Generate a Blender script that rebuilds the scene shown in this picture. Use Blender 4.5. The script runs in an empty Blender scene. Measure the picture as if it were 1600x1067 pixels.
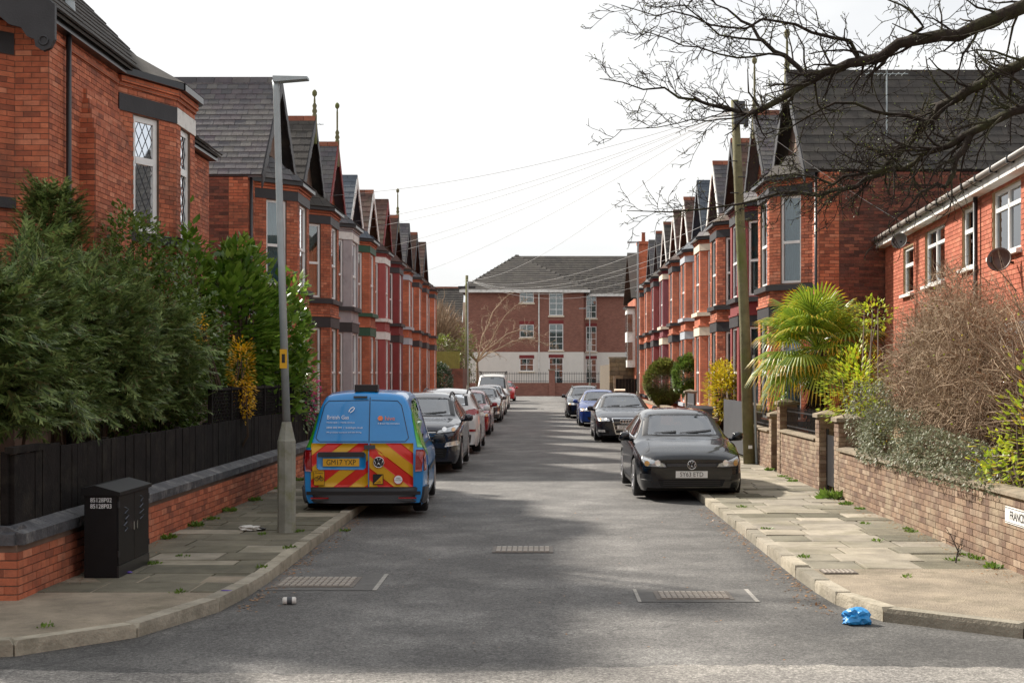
import bpy, bmesh, math, random
import numpy as np
from mathutils import Vector, Matrix, noise
from mathutils.bvhtree import BVHTree
R = math.radians
random.seed(7); rng = np.random.default_rng(7)
scene = bpy.context.scene
COL = scene.collection

# ------------------------------------------------------------------ camera, sky, sun, exposure
F = 2222.0; VX = 845.0; VY = 583.0; EYE = 2.1           # photo calibration (pixels of the 1600 px photograph)
cd = bpy.data.cameras.new('camera'); cam = bpy.data.objects.new('camera', cd); COL.objects.link(cam)
cam.location = (0, 0, EYE); cam.rotation_euler = (R(90), 0, 0)
cd.sensor_width = 36; cd.lens = 36 * F / 1600
cd.shift_x = -(VX - 800) / 1600; cd.shift_y = (VY - 533.5) / 1600
cd.clip_end = 3000; cd.clip_start = 0.1
scene.camera = cam
SUN = Vector((0.98, -0.84, -1.0)).normalized()            # direction the light travels
EL = math.asin(-SUN.z)
world = bpy.data.worlds.new('World'); scene.world = world; world.use_nodes = True
wn = world.node_tree.nodes; wl = world.node_tree.links
bg = wn['Background']
sky = wn.new('ShaderNodeTexSky'); sky.sky_type = 'NISHITA'; sky.sun_disc = False
sky.sun_elevation = EL; sky.sun_rotation = math.atan2(-SUN.x, -SUN.y)
skm = wn.new('ShaderNodeMix'); skm.data_type = 'RGBA'; skm.blend_type = 'MULTIPLY'; skm.inputs[0].default_value = 1
wl.new(sky.outputs[0], skm.inputs[6]); skm.inputs[7].default_value = (0.1, 0.1, 0.1, 1)
tc = wn.new('ShaderNodeTexCoord'); mp = wn.new('ShaderNodeMapping'); mp.inputs['Scale'].default_value = (1, 1, 3.2)
nz = wn.new('ShaderNodeTexNoise'); nz.inputs['Scale'].default_value = 1.7; nz.inputs['Detail'].default_value = 6; nz.inputs['Roughness'].default_value = .5
wl.new(tc.outputs['Generated'], mp.inputs[0]); wl.new(mp.outputs[0], nz.inputs['Vector'])
cr = wn.new('ShaderNodeValToRGB'); cr.color_ramp.elements[0].position = .36; cr.color_ramp.elements[1].position = .6
cr.color_ramp.elements[0].color = (.66, .69, .73, 1); cr.color_ramp.elements[1].color = (1.0, .99, .97, 1)
wl.new(nz.outputs[0], cr.inputs[0])
mx = wn.new('ShaderNodeMix'); mx.data_type = 'RGBA'; mx.inputs[0].default_value = .9
wl.new(skm.outputs[2], mx.inputs[6]); wl.new(cr.outputs[0], mx.inputs[7])
wl.new(mx.outputs[2], bg.inputs[0]); bg.inputs[1].default_value = 0.62
sl = bpy.data.lights.new('sun', 'SUN'); sl.energy = 4.4; sl.angle = R(2.2); sl.color = (1.0, .93, .83)
so = bpy.data.objects.new('sun', sl); COL.objects.link(so); so.rotation_euler = SUN.to_track_quat('-Z', 'Y').to_euler()
so.location = (-30, 40, 40)
vs = scene.view_settings; vs.view_transform = 'Standard'; vs.look = 'None'; vs.exposure = 0.88; vs.gamma = 1

def at(px, py, Y):                                         # pixel + distance from what it touches -> point
    return Vector(((px - VX) * Y / F, Y, EYE - (py - VY) * Y / F))

# ------------------------------------------------------------------ materials
MATS = {}
def nodes(name):
    m = bpy.data.materials.new(name); m.use_nodes = True; nt = m.node_tree
    return m, nt.nodes, nt.links, nt.nodes['Principled BSDF']
def hx(h):                                                 # sRGB hex -> linear
    return tuple((c / 12.92 if c <= .04045 else ((c + .055) / 1.055) ** 2.4) for c in [int(h[i:i + 2], 16) / 255 for i in (0, 2, 4)])
def rnd_node(n, l):
    oi = n.new('ShaderNodeObjectInfo'); ge = n.new('ShaderNodeNewGeometry'); ad = n.new('ShaderNodeMath'); ad.operation = 'ADD'
    l.new(oi.outputs['Random'], ad.inputs[0]); l.new(ge.outputs['Random Per Island'], ad.inputs[1])
    fr = n.new('ShaderNodeMath'); fr.operation = 'FRACT'; l.new(ad.outputs[0], fr.inputs[0]); return fr.outputs[0]
def ramp(n, cols):
    r = n.new('ShaderNodeValToRGB'); e = r.color_ramp.elements
    while len(e) < len(cols): e.new(.5)
    for i, c in enumerate(cols):
        e[i].position = i / (len(cols) - 1); e[i].color = (*c[:3], 1)
    return r
def mat(name, col, rough=.7, metal=0, var=.15, vscale=3, bump=0, bscale=40, coat=0, spec=.5, cols=None, dirt=None, dscale=1.2):
    """plain surface with noise variation; cols = ramp over per-piece random"""
    if name in MATS: return MATS[name]
    m, n, l, b = nodes(name)
    geo = n.new('ShaderNodeNewGeometry')
    no = n.new('ShaderNodeTexNoise'); no.inputs['Scale'].default_value = vscale; no.inputs['Detail'].default_value = 8; no.inputs['Roughness'].default_value = .65
    tcn = n.new('ShaderNodeTexCoord'); l.new(tcn.outputs['Object'] if cols is None else geo.outputs['Position'], no.inputs['Vector'])
    if cols:
        rp = ramp(n, cols); l.new(rnd_node(n, l), rp.inputs[0]); base = rp.outputs[0]
    else:
        rp = n.new('ShaderNodeRGB'); rp.outputs[0].default_value = (*col, 1); base = rp.outputs[0]
    mr = n.new('ShaderNodeMapRange'); mr.inputs[1].default_value = .3; mr.inputs[2].default_value = .7
    mr.inputs[3].default_value = 1 - var; mr.inputs[4].default_value = 1 + var; l.new(no.outputs[0], mr.inputs[0])
    mu = n.new('ShaderNodeMix'); mu.data_type = 'RGBA'; mu.blend_type = 'MULTIPLY'; mu.inputs[0].default_value = 1
    l.new(base, mu.inputs[6]); l.new(mr.outputs[0], mu.inputs[7]); out = mu.outputs[2]
    if dirt:
        dn = n.new('ShaderNodeTexNoise'); dn.inputs['Scale'].default_value = dscale; dn.inputs['Detail'].default_value = 10; dn.inputs['Roughness'].default_value = .7
        l.new(geo.outputs['Position'], dn.inputs['Vector'])
        dr = n.new('ShaderNodeMapRange'); dr.inputs[1].default_value = .5; dr.inputs[2].default_value = .72; l.new(dn.outputs[0], dr.inputs[0])
        dm = n.new('ShaderNodeMix'); dm.data_type = 'RGBA'; l.new(dr.outputs[0], dm.inputs[0]); l.new(out, dm.inputs[6]); dm.inputs[7].default_value = (*dirt, 1); out = dm.outputs[2]
    l.new(out, b.inputs['Base Color'])
    b.inputs['Roughness'].default_value = rough; b.inputs['Metallic'].default_value = metal
    b.inputs['Coat Weight'].default_value = coat; b.inputs['Coat Roughness'].default_value = .04; b.inputs['Specular IOR Level'].default_value = spec
    if bump:
        bn = n.new('ShaderNodeTexNoise'); bn.inputs['Scale'].default_value = bscale; bn.inputs['Detail'].default_value = 6
        l.new(geo.outputs['Position'], bn.inputs['Vector'])
        bp = n.new('ShaderNodeBump'); bp.inputs['Strength'].default_value = bump; bp.inputs['Distance'].default_value = .02
        l.new(bn.outputs[0], bp.inputs['Height']); l.new(bp.outputs[0], b.inputs['Normal'])
    MATS[name] = m; return m
def brickmat(name, c1, c2, mortar, bw=.225, bh=.075, var=.3):
    """brickwork too far away to tell the bricks apart"""
    m, n, l, b = nodes(name)
    uv = n.new('ShaderNodeUVMap'); bt = n.new('ShaderNodeTexBrick')
    bt.inputs['Scale'].default_value = 1; bt.inputs['Brick Width'].default_value = bw; bt.inputs['Row Height'].default_value = bh
    bt.inputs['Mortar Size'].default_value = .006; bt.inputs['Mortar Smooth'].default_value = .3; bt.inputs['Bias'].default_value = -.1
    bt.inputs['Color1'].default_value = (*c1, 1); bt.inputs['Color2'].default_value = (*c2, 1); bt.inputs['Mortar'].default_value = (*mortar, 1)
    l.new(uv.outputs[0], bt.inputs['Vector'])
    no = n.new('ShaderNodeTexNoise'); no.inputs['Scale'].default_value = 1.3; no.inputs['Detail'].default_value = 8
    ge = n.new('ShaderNodeNewGeometry'); l.new(ge.outputs['Position'], no.inputs['Vector'])
    mr = n.new('ShaderNodeMapRange'); mr.inputs[1].default_value = .3; mr.inputs[2].default_value = .7; mr.inputs[3].default_value = 1 - var; mr.inputs[4].default_value = 1 + var
    l.new(no.outputs[0], mr.inputs[0])
    oi = n.new('ShaderNodeObjectInfo'); om = n.new('ShaderNodeMath'); om.operation = 'MULTIPLY_ADD'; om.inputs[1].default_value = .24; om.inputs[2].default_value = -.12; l.new(oi.outputs['Random'], om.inputs[0]); oa = n.new('ShaderNodeMath'); l.new(mr.outputs[0], oa.inputs[0]); l.new(om.outputs[0], oa.inputs[1]); mr = oa
    mu = n.new('ShaderNodeMix'); mu.data_type = 'RGBA'; mu.blend_type = 'MULTIPLY'; mu.inputs[0].default_value = 1
    l.new(bt.outputs[0], mu.inputs[6]); l.new(mr.outputs[0], mu.inputs[7]); l.new(mu.outputs[2], b.inputs['Base Color'])
    b.inputs['Roughness'].default_value = .85
    bp = n.new('ShaderNodeBump'); bp.inputs['Strength'].default_value = .6; bp.inputs['Distance'].default_value = .01; bp.invert = True
    l.new(bt.outputs['Fac'], bp.inputs['Height']); l.new(bp.outputs[0], b.inputs['Normal'])
    MATS[name] = m; return m
def glassmat(name, tint=(.5, .55, .55), clear=.6, rough=.02, add=.06, ior=1.5):
    m, n, l, b = nodes(name); n.remove(b)
    tr = n.new('ShaderNodeBsdfTransparent'); tr.inputs[0].default_value = (*[c * clear for c in tint], 1)
    gl = n.new('ShaderNodeBsdfGlossy'); gl.inputs['Roughness'].default_value = rough; gl.inputs[0].default_value = (.95, .97, 1, 1)
    fr = n.new('ShaderNodeFresnel'); fr.inputs[0].default_value = ior
    mr = n.new('ShaderNodeMath'); mr.operation = 'MULTIPLY_ADD'; mr.inputs[1].default_value = 1.0; mr.inputs[2].default_value = add; l.new(fr.outputs[0], mr.inputs[0])
    ms = n.new('ShaderNodeMixShader'); l.new(mr.outputs[0], ms.inputs[0]); l.new(tr.outputs[0], ms.inputs[1]); l.new(gl.outputs[0], ms.inputs[2])
    l.new(ms.outputs[0], n['Material Output'].inputs[0]); MATS[name] = m; return m
def leafmat(name, cols, trans=.35, rough=.45, spec=.5):
    m, n, l, b = nodes(name)
    rp = ramp(n, cols); l.new(rnd_node(n, l), rp.inputs[0]); l.new(rp.outputs[0], b.inputs['Base Color'])
    b.inputs['Roughness'].default_value = rough; b.inputs['Specular IOR Level'].default_value = spec
    t = n.new('ShaderNodeBsdfTranslucent'); l.new(rp.outputs[0], t.inputs[0])
    ms = n.new('ShaderNodeMixShader'); ms.inputs[0].default_value = trans
    l.new(b.outputs[0], ms.inputs[1]); l.new(t.outputs[0], ms.inputs[2]); l.new(ms.outputs[0], n['Material Output'].inputs[0])
    MATS[name] = m; return m
def asphalt(name, c, light, patch):
    m, n, l, b = nodes(name); ge = n.new('ShaderNodeNewGeometry')
    def noise(s, d=6, r=.6):
        q = n.new('ShaderNodeTexNoise'); q.inputs['Scale'].default_value = s; q.inputs['Detail'].default_value = d; q.inputs['Roughness'].default_value = r; l.new(ge.outputs['Position'], q.inputs['Vector']); return q.outputs[0]
    def mrange(x, a, b_, c_, d_):
        q = n.new('ShaderNodeMapRange'); l.new(x, q.inputs[0])
        for i, vv in enumerate((a, b_, c_, d_)): q.inputs[i + 1].default_value = vv
        return q.outputs[0]
    def mul(x, y):
        q = n.new('ShaderNodeMath'); q.operation = 'MULTIPLY'; l.new(x, q.inputs[0]); l.new(y, q.inputs[1]); return q.outputs[0]
    v = mul(mul(mrange(noise(70, 3, .8), .3, .72, .4, 1.7), mrange(noise(30, 4, .85), .32, .68, .5, 1.55)), mrange(noise(.55, 8, .65), .35, .65, 1 - patch, 1 + patch))
    v = mul(v, mrange(noise(7, 5), .3, .7, .88, 1.12))
    vo = n.new('ShaderNodeTexVoronoi'); vo.inputs['Scale'].default_value = 75; l.new(ge.outputs['Position'], vo.inputs['Vector'])
    sp = mrange(vo.outputs['Distance'], .0, .22, 1.7, 1.0); v = mul(v, sp)
    vc = n.new('ShaderNodeTexVoronoi'); vc.inputs['Scale'].default_value = 42; l.new(ge.outputs['Position'], vc.inputs['Vector']); bwn = n.new('ShaderNodeRGBToBW'); l.new(vc.outputs['Color'], bwn.inputs[0]); v = mul(v, mrange(bwn.outputs[0], .2, .8, .8, 1.2))
    sx_ = n.new('ShaderNodeSeparateXYZ'); l.new(ge.outputs['Position'], sx_.inputs[0])
    wob = n.new('ShaderNodeMath'); wob.operation = 'MULTIPLY_ADD'; wob.inputs[1].default_value = .9; l.new(noise(.5, 4), wob.inputs[0]); l.new(sx_.outputs[0], wob.inputs[2])
    if name == 'asphalt':                                      # dirty gutters, tyre-polished middle
        ab = n.new('ShaderNodeMath'); ab.operation = 'ABSOLUTE'; l.new(wob.outputs[0], ab.inputs[0]); v = mul(v, mrange(ab.outputs[0], 1.5, 2.9, 1.14, .66))
    cr_ = n.new('ShaderNodeTexVoronoi'); cr_.feature = 'DISTANCE_TO_EDGE'; cr_.inputs['Scale'].default_value = .55
    wv = n.new('ShaderNodeVectorMath'); wv.operation = 'MULTIPLY_ADD'; nn_ = n.new('ShaderNodeTexNoise'); nn_.inputs['Scale'].default_value = 2.2; nn_.inputs['Detail'].default_value = 6; l.new(ge.outputs['Position'], nn_.inputs['Vector'])
    l.new(nn_.outputs['Color'], wv.inputs[0]); wv.inputs[1].default_value = (1.1, 1.1, 0); l.new(ge.outputs['Position'], wv.inputs[2]); l.new(wv.outputs[0], cr_.inputs['Vector'])
    v = mul(v, mrange(cr_.outputs['Distance'], .0, .007, .6, 1.0))
    rg = n.new('ShaderNodeMix'); rg.data_type = 'RGBA'; rg.blend_type = 'MULTIPLY'; rg.inputs[0].default_value = 1
    mxc = n.new('ShaderNodeMix'); mxc.data_type = 'RGBA'; mxc.inputs[6].default_value = (*c, 1); mxc.inputs[7].default_value = (*light, 1)
    l.new(mrange(noise(1.1, 6), .45, .68, 0, 1), mxc.inputs[0])
    l.new(mxc.outputs[2], rg.inputs[6]); l.new(v, rg.inputs[7]); l.new(rg.outputs[2], b.inputs['Base Color'])
    b.inputs['Roughness'].default_value = .82
    bp = n.new('ShaderNodeBump'); bp.inputs['Strength'].default_value = .7; bp.inputs['Distance'].default_value = .012
    l.new(noise(60, 4, .8), bp.inputs['Height']); l.new(bp.outputs[0], b.inputs['Normal']); MATS[name] = m; return m

BR_RAMP = [hx('834834'), hx('b26143'), hx('c1704f'), hx('a6573b'), hx('cb8263')]
M = dict(
 asphalt=asphalt('asphalt', (.105, .101, .096), (.15, .144, .135), .2),
 asphalt2=asphalt('asphalt_worn', (.19, .178, .163), (.25, .235, .21), .12),
 mortar=mat('mortar', hx('6e5a4e'), .9, var=.3),
 palemortar=mat('pale_mortar', hx('9c8666'), .9, var=.25),
 brick=mat('red_brick', (0, 0, 0), .8, cols=BR_RAMP, var=.22, vscale=9, bump=.25, bscale=60, dirt=hx('6a4436'), dscale=.9),
 brickdark=mat('rough_common_brick', (0, 0, 0), .9, cols=[hx('4e3029'), hx('6b3d31'), hx('82493a'), hx('5a3a33'), hx('955a45')], var=.3, vscale=9, bump=.4, bscale=50),
 brickpink=mat('brown_wall_brick', (0, 0, 0), .9, cols=[hx('655043'), hx('79604f'), hx('8d7560'), hx('6a5345'), hx('9c8874')], var=.25, vscale=8, bump=.4, bscale=50, dirt=hx('a3947c'), dscale=1.6),
 brickmod=mat('orange_modern_brick', (0, 0, 0), .85, cols=[hx('9a5138'), hx('b3634a'), hx('a65a40'), hx('bf7458')], var=.15, vscale=10, bump=.3, bscale=60),
 fbrick=brickmat('far_red_brick', hx('c06c4b'), hx('a4583c'), hx('7c5e50')),
 fbrickdark=brickmat('far_dark_brick', hx('7a4638'), hx('5e382f'), hx('6c5a50')),
 fbrickend=brickmat('far_brown_brick', hx('936052'), hx('7d4c42'), hx('94806f'), var=.08),
 fbrickmod=brickmat('far_modern_brick', hx('b3634a'), hx('a05840'), hx('b09a84')),
 white=mat('white_upvc', (.80, .80, .79), .35, var=.05),
 whitepaint=mat('white_masonry_paint', (.74, .73, .70), .7, var=.1, bump=.2, dirt=hx('9c978c'), dscale=2),
 cream=mat('cream_masonry_paint', hx('d9cdb8'), .7, var=.1, bump=.2),
 black=mat('black_masonry_paint', hx('2b2a2d'), .55, var=.25, bump=.2),
 greypaint=mat('grey_painted_render', hx('a29a9c'), .75, var=.1, bump=.3, dirt=hx('7f7778'), dscale=1.5),
 bluegrey=mat('blue_grey_paint', hx('aab0b8'), .7, var=.1),
 greenpaint=mat('green_masonry_paint', hx('24513c'), .6, var=.15),
 mauve=mat('mauve_painted_brick', hx('9a4a48'), .75, var=.12, bump=.4, bscale=25),
 darkred=mat('dark_red_painted_brick', hx('7a2a2a'), .7, var=.15, bump=.4, bscale=25),
 maroon=mat('maroon_painted_brick', hx('74303a'), .7, var=.15, bump=.4, bscale=25),
 slate=mat('slate', (0, 0, 0), .6, cols=[hx('403e43'), hx('504d50'), hx('4a4147'), hx('5a5754'), hx('36353a')], var=.25, vscale=5, bump=.3, bscale=25, dirt=hx('5f5c55'), dscale=1.3),
 tile=mat('dark_concrete_tile', (0, 0, 0), .85, cols=[hx('322e2b'), hx('3d3834'), hx('37322e'), hx('2a2725')], var=.25, vscale=5, bump=.4, bscale=40, dirt=hx('4a473e'), dscale=1.6),
 tilebrown=mat('brown_concrete_tile', (0, 0, 0), .85, cols=[hx('4a342c'), hx('5a4036'), hx('523a34'), hx('3f2e2a')], var=.25, vscale=5, bump=.4, bscale=40, dirt=hx('5c5745'), dscale=1.6),
 tileblue=mat('blue_grey_tile', (0, 0, 0), .7, cols=[hx('434b55'), hx('4e5660'), hx('3d444e')], var=.15, vscale=5),
 ridge=mat('terracotta_ridge', (0, 0, 0), .85, cols=[hx('7a4532'), hx('8f563f'), hx('6a4334')], var=.25, vscale=8),
 lead=mat('lead_flashing', hx('9a9a98'), .5, var=.2),
 gutter=mat('black_gutter_plastic', (.022, .022, .024), .3, var=.1),
 greygutter=mat('grey_gutter_plastic', hx('85807a'), .5, var=.15),
 wood=mat('black_stained_board', hx('1f1b1a'), .9, var=.45, vscale=4, bump=.4, bscale=30, dirt=hx('34302a'), dscale=2.5, spec=.15),
 coping=mat('black_painted_coping', hx('46464a'), .6, var=.35, vscale=6, bump=.6, bscale=25, dirt=hx('8a8886'), dscale=3),
 stonecap=mat('weathered_stone', hx('8a7d6b'), .9, var=.25, vscale=5, bump=.5, bscale=30, dirt=hx('5f5b4a'), dscale=2),
 flag=mat('concrete_flag', (0, 0, 0), .88, cols=[hx('827b6f'), hx('968d7c'), hx('878074'), hx('9f9686'), hx('746f60'), hx('8f877a')], var=.32, vscale=2.5, bump=.4, bscale=50, dirt=hx('75705a'), dscale=1.4),
 flagdark=mat('mossy_shaded_flag', (0, 0, 0), .92, cols=[hx('635f50'), hx('706a5a'), hx('5c5848'), hx('767060')], var=.32, vscale=3, bump=.6, bscale=70),
 concrete=mat('screeded_concrete', hx('8b7f6e'), .9, var=.35, vscale=2.2, bump=.7, bscale=60, dirt=hx('6d6553'), dscale=2.2),
 kerb=mat('granite_kerb', (0, 0, 0), .85, cols=[hx('8b8374'), hx('9b9384'), hx('a39a88'), hx('7f796c')], var=.25, vscale=6, bump=.5, bscale=40, dirt=hx('6b6554'), dscale=2),
 soil=mat('soil', hx('4b4032'), .95, var=.3, vscale=4, bump=.6, bscale=20),
 galv=mat('galvanised_steel', hx('a2aaad'), .5, .4, var=.12, vscale=4),
 concpost=mat('mossy_lamp_base', hx('8a8a80'), .8, var=.25, vscale=4, bump=.3, dirt=hx('6e6f45'), dscale=3),
 pole=mat('weathered_pole', hx('6f6a4e'), .9, var=.3, vscale=5, bump=.5, bscale=30, dirt=hx('5f6a2c'), dscale=1.4),
 cabinet=mat('black_cabinet_paint', (.008, .008, .009), .5, var=.2, vscale=6, spec=.25),
 iron=mat('cast_iron', hx('6f675f'), .6, .3, var=.35, vscale=20, bump=.5),
 ironbright=mat('worn_iron_studs', hx('a89f94'), .5, .3, var=.3, vscale=30),
 steel=mat('black_iron_railing', (.02, .02, .022), .45, var=.2),
 wire=mat('grey_cable', hx('b4b4b4'), .6, var=0),
 glass=glassmat('window_glass', (.8, .9, .92), .75), carglass=glassmat('car_glass', (.62, .68, .66), .9, add=.2), darkglass=glassmat('tinted_glass', (.1, .11, .12), .6, add=.12),
 curtain=mat('net_curtain', hx('cfcdc4'), .9, var=.08), blind=mat('cream_blind', hx('c9bda4'), .85, var=.05), bluenet=mat('pale_blue_curtain', hx('9cc4c8'), .9, var=.08), dark=mat('dark_room', (.02, .02, .022), .9, var=.1),
 tyre=mat('tyre_rubber', (.018, .018, .019), .85, var=.2, bump=.3, bscale=60), rim=mat('alloy_rim', (.45, .45, .47), .35, .8, var=.1), arch=mat('arch_liner', (.008, .008, .008), .95, var=0),
 trim=mat('black_car_trim', (.016, .016, .018), .4, var=.1), greytrim=mat('grey_car_trim', hx('45474b'), .55, var=.1), chrome=mat('chrome', (.75, .75, .76), .12, 1, var=.02), seatm=mat('car_seat_fabric', (.035, .036, .04), .9, var=.15),
 lamp=mat('headlamp_lens', (.42, .44, .46), .08, .55, var=.25, vscale=30, coat=1), lampw=mat('headlamp_reflector', (.85, .85, .85), .1, .6, var=.1, coat=1), amber=mat('amber_reflector', (.55, .3, .1), .15, .3, var=.2, coat=1),
 tail=mat('tail_lamp_red', (.28, .006, .01), .2, var=.25, vscale=20, coat=1), plate=mat('white_plate', (.72, .72, .70), .35, var=.05), plateY=mat('yellow_plate', (.78, .42, .03), .35, var=.05),
 ink=mat('black_print', (.012, .012, .014), .5, var=0), inkw=mat('white_print', (.85, .86, .88), .5, var=0), orange=mat('orange_print', (.85, .22, .06), .5, var=0),
 vanblue=mat('blue_van_vinyl', hx('0c86cf'), .32, var=.06, coat=.7), vangreen=mat('green_van_vinyl', hx('3fae2a'), .32, var=.06, coat=.7), hazred=mat('red_chevron_film', hx('d22316'), .4, var=.06), hazyel=mat('yellow_chevron_film', hx('d6a21a'), .4, var=.06),
 bark=mat('dark_bark', hx('2f2823'), .9, var=.35, vscale=8, bump=.6, bscale=40, dirt=hx('474a2e'), dscale=2, spec=.2), twig=mat('tan_twig', (0, 0, 0), .85, cols=[hx('745f4c'), hx('98826a'), hx('b8a389'), hx('846d58')], var=.2), stem=mat('brown_stem', hx('4a3a2c'), .9, var=.3),
 litter=mat('paper_litter', hx('cfccc6'), .7, var=.15), bag=mat('blue_plastic_bag', hx('2a86c4'), .35, var=.2, vscale=12), purple=mat('purple_wrapper', hx('4a2f8c'), .5, var=.2),
 plank=mat('green_fence_timber', hx('7d7a3c'), .85, var=.25, vscale=4), render=mat('white_render', hx('d9d4cc'), .8, var=.06, vscale=1.5, bump=.2), stone=mat('sandstone_block', (0, 0, 0), .92, cols=[hx('6c5d49'), hx('7d6d55'), hx('5a4f41'), hx('8a7a62')], var=.3, vscale=6, bump=.6, bscale=20),
 patina=mat('patched_tarmac', (.13, .125, .118), .9, var=.2, vscale=6, bump=.5, bscale=60), sealine=mat('pale_sealant', hx('9b9790'), .8, var=.3, vscale=8),
)
L = dict(conifer=leafmat('conifer_spray', [hx('3a4c28'), hx('5a713a'), hx('788c4c'), hx('98a866'), hx('486032'), hx('72643e')], .35, .55, .4), holly=leafmat('glossy_small_leaf', [hx('425626'), hx('5a7430'), hx('74903e'), hx('4b622a'), hx('8c9e54')], .3, .25, .7),
 laurel=leafmat('laurel_leaf', [hx('45661f'), hx('66882f'), hx('82a03c'), hx('54742a'), hx('9ab450')], .4, .22, .7), lime=leafmat('lime_leaf', [hx('7e9a24'), hx('a9bd2c'), hx('c4c83a'), hx('8ca62a'), hx('b58a2e')], .45),
 yellow=leafmat('yellow_blossom', [hx('d9a510'), hx('e8bd1c'), hx('c88f10')], .4), gold=leafmat('golden_leaf', [hx('b7a41f'), hx('d3bd2a'), hx('97952a'), hx('c9a824')], .45), pink=leafmat('pink_blossom', [hx('b8386c'), hx('d0588a'), hx('9c2f58')], .4),
 bush=leafmat('bush_leaf', [hx('5c6a2a'), hx('74803a'), hx('86924a'), hx('6a5a34'), hx('505c2a')], .35), greyleaf=leafmat('grey_cotoneaster_leaf', [hx('4e5640'), hx('6c7256'), hx('8b9074'), hx('5c5c42'), hx('786a52')], .2, .5), palm=leafmat('palm_blade', [hx('5f7d2a'), hx('83992e'), hx('a5b03a'), hx('6a872e')], .35, .35), palmtip=leafmat('yellowed_palm_tip', [hx('b89a24'), hx('cfae2c')], .4), darkhedge=leafmat('dark_hedge_leaf', [hx('223320'), hx('30452a'), hx('3c5230')], .2), weed=leafmat('weed_blade', [hx('55702a'), hx('75903a'), hx('465f24')], .4), deadleaf=leafmat('dead_leaf', [hx('6e4a2c'), hx('8d6238'), hx('a87c4c'), hx('54402e')], .2))

# ------------------------------------------------------------------ mesh helpers
class MB:
    def __init__(s): s.v = []; s.f = []; s.m = []
    def add(s, vs, fs, mi=0):
        o = len(s.v); s.v += [tuple(p) for p in vs]; s.f += [tuple(i + o for i in f) for f in fs]; s.m += [mi] * len(fs); return s
    def quad(s, a, b, c, d, mi=0): return s.add([a, b, c, d], [(0, 1, 2, 3)], mi)
    def poly(s, ps, mi=0): return s.add(ps, [tuple(range(len(ps)))], mi)
    def box(s, x0, x1, y0, y1, z0, z1, mi=0):
        return s.add([(x0, y0, z0), (x1, y0, z0), (x1, y1, z0), (x0, y1, z0), (x0, y0, z1), (x1, y0, z1), (x1, y1, z1), (x0, y1, z1)],
                     [(0, 3, 2, 1), (4, 5, 6, 7), (0, 1, 5, 4), (1, 2, 6, 5), (2, 3, 7, 6), (3, 0, 4, 7)], mi)
    def obox(s, c, ax, ay, az, mi=0):                       # oriented box, half-axis vectors
        c, ax, ay, az = Vector(c), Vector(ax), Vector(ay), Vector(az)
        return s.add([c + i * ax + j * ay + k * az for k in (-1, 1) for i, j in ((-1, -1), (1, -1), (1, 1), (-1, 1))],
                     [(0, 3, 2, 1), (4, 5, 6, 7), (0, 1, 5, 4), (1, 2, 6, 5), (2, 3, 7, 6), (3, 0, 4, 7)], mi)
    def prism(s, pts, vec, mi=0):                           # polygon (3D) extruded by vec
        n = len(pts); vec = Vector(vec); a = [Vector(p) for p in pts]; b = [p + vec for p in a]
        return s.add(a + b, [tuple(range(n))[::-1], tuple(range(n, 2 * n))] + [(i, (i + 1) % n, n + (i + 1) % n, n + i) for i in range(n)], mi)
    def tube(s, path, r, sides=6, mi=0, cap=True):
        P = [Vector(p) for p in path]; k = len(P); rr = r if hasattr(r, '__len__') else [r] * k
        o = len(s.v); ref = None
        for i, p in enumerate(P):
            t = (P[min(i + 1, k - 1)] - P[max(i - 1, 0)])
            if t.length < 1e-9: t = Vector((0, 0, 1))
            t.normalize()
            if ref is None: ref = t.orthogonal().normalized()
            ref = (ref - t * ref.dot(t))
            ref = ref.normalized() if ref.length > 1e-6 else t.orthogonal().normalized()
            b = t.cross(ref)
            for j in range(sides):
                a = 2 * math.pi * j / sides; s.v.append(tuple(p + (ref * math.cos(a) + b * math.sin(a)) * rr[i]))
        fs = [(o + i * sides + j, o + i * sides + (j + 1) % sides, o + (i + 1) * sides + (j + 1) % sides, o + (i + 1) * sides + j) for i in range(k - 1) for j in range(sides)]
        if cap: fs += [tuple(range(o + sides - 1, o - 1, -1)), tuple(range(o + (k - 1) * sides, o + k * sides))]
        s.f += fs; s.m += [mi] * len(fs); return s
    def lathe(s, prof, n=16, c=(0, 0, 0), axis='z', mi=0):   # prof: (r, h)
        o = len(s.v)
        for r, h in prof:
            for j in range(n):
                a = 2 * math.pi * j / n; x, y = r * math.cos(a), r * math.sin(a)
                p = (x, y, h) if axis == 'z' else ((h, x, y) if axis == 'x' else (x, h, y))
                s.v.append((p[0] + c[0], p[1] + c[1], p[2] + c[2]))
        k = len(prof); fs = [(o + i * n + j, o + i * n + (j + 1) % n, o + (i + 1) * n + (j + 1) % n, o + (i + 1) * n + j) for i in range(k - 1) for j in range(n)]
        s.f += fs; s.m += [mi] * len(fs); return s
    def mesh(s, name, mats, smooth=False, uv=True):
        me = bpy.data.meshes.new(name); me.from_pydata(s.v, [], s.f)
        mats = mats if isinstance(mats, (list, tuple)) else [mats]
        for m in mats: me.materials.append(m)
        if len(mats) > 1: me.polygons.foreach_set('material_index', s.m)
        if uv and len(s.f) < 60000: autouv(me)
        if smooth: me.polygons.foreach_set('use_smooth', [True] * len(me.polygons))
        me.update(); return me
    def build(s, name, mats, parent=None, smooth=False, uv=True, **k):
        return link(name, s.mesh(name, mats, smooth, uv), parent, **k)
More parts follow.
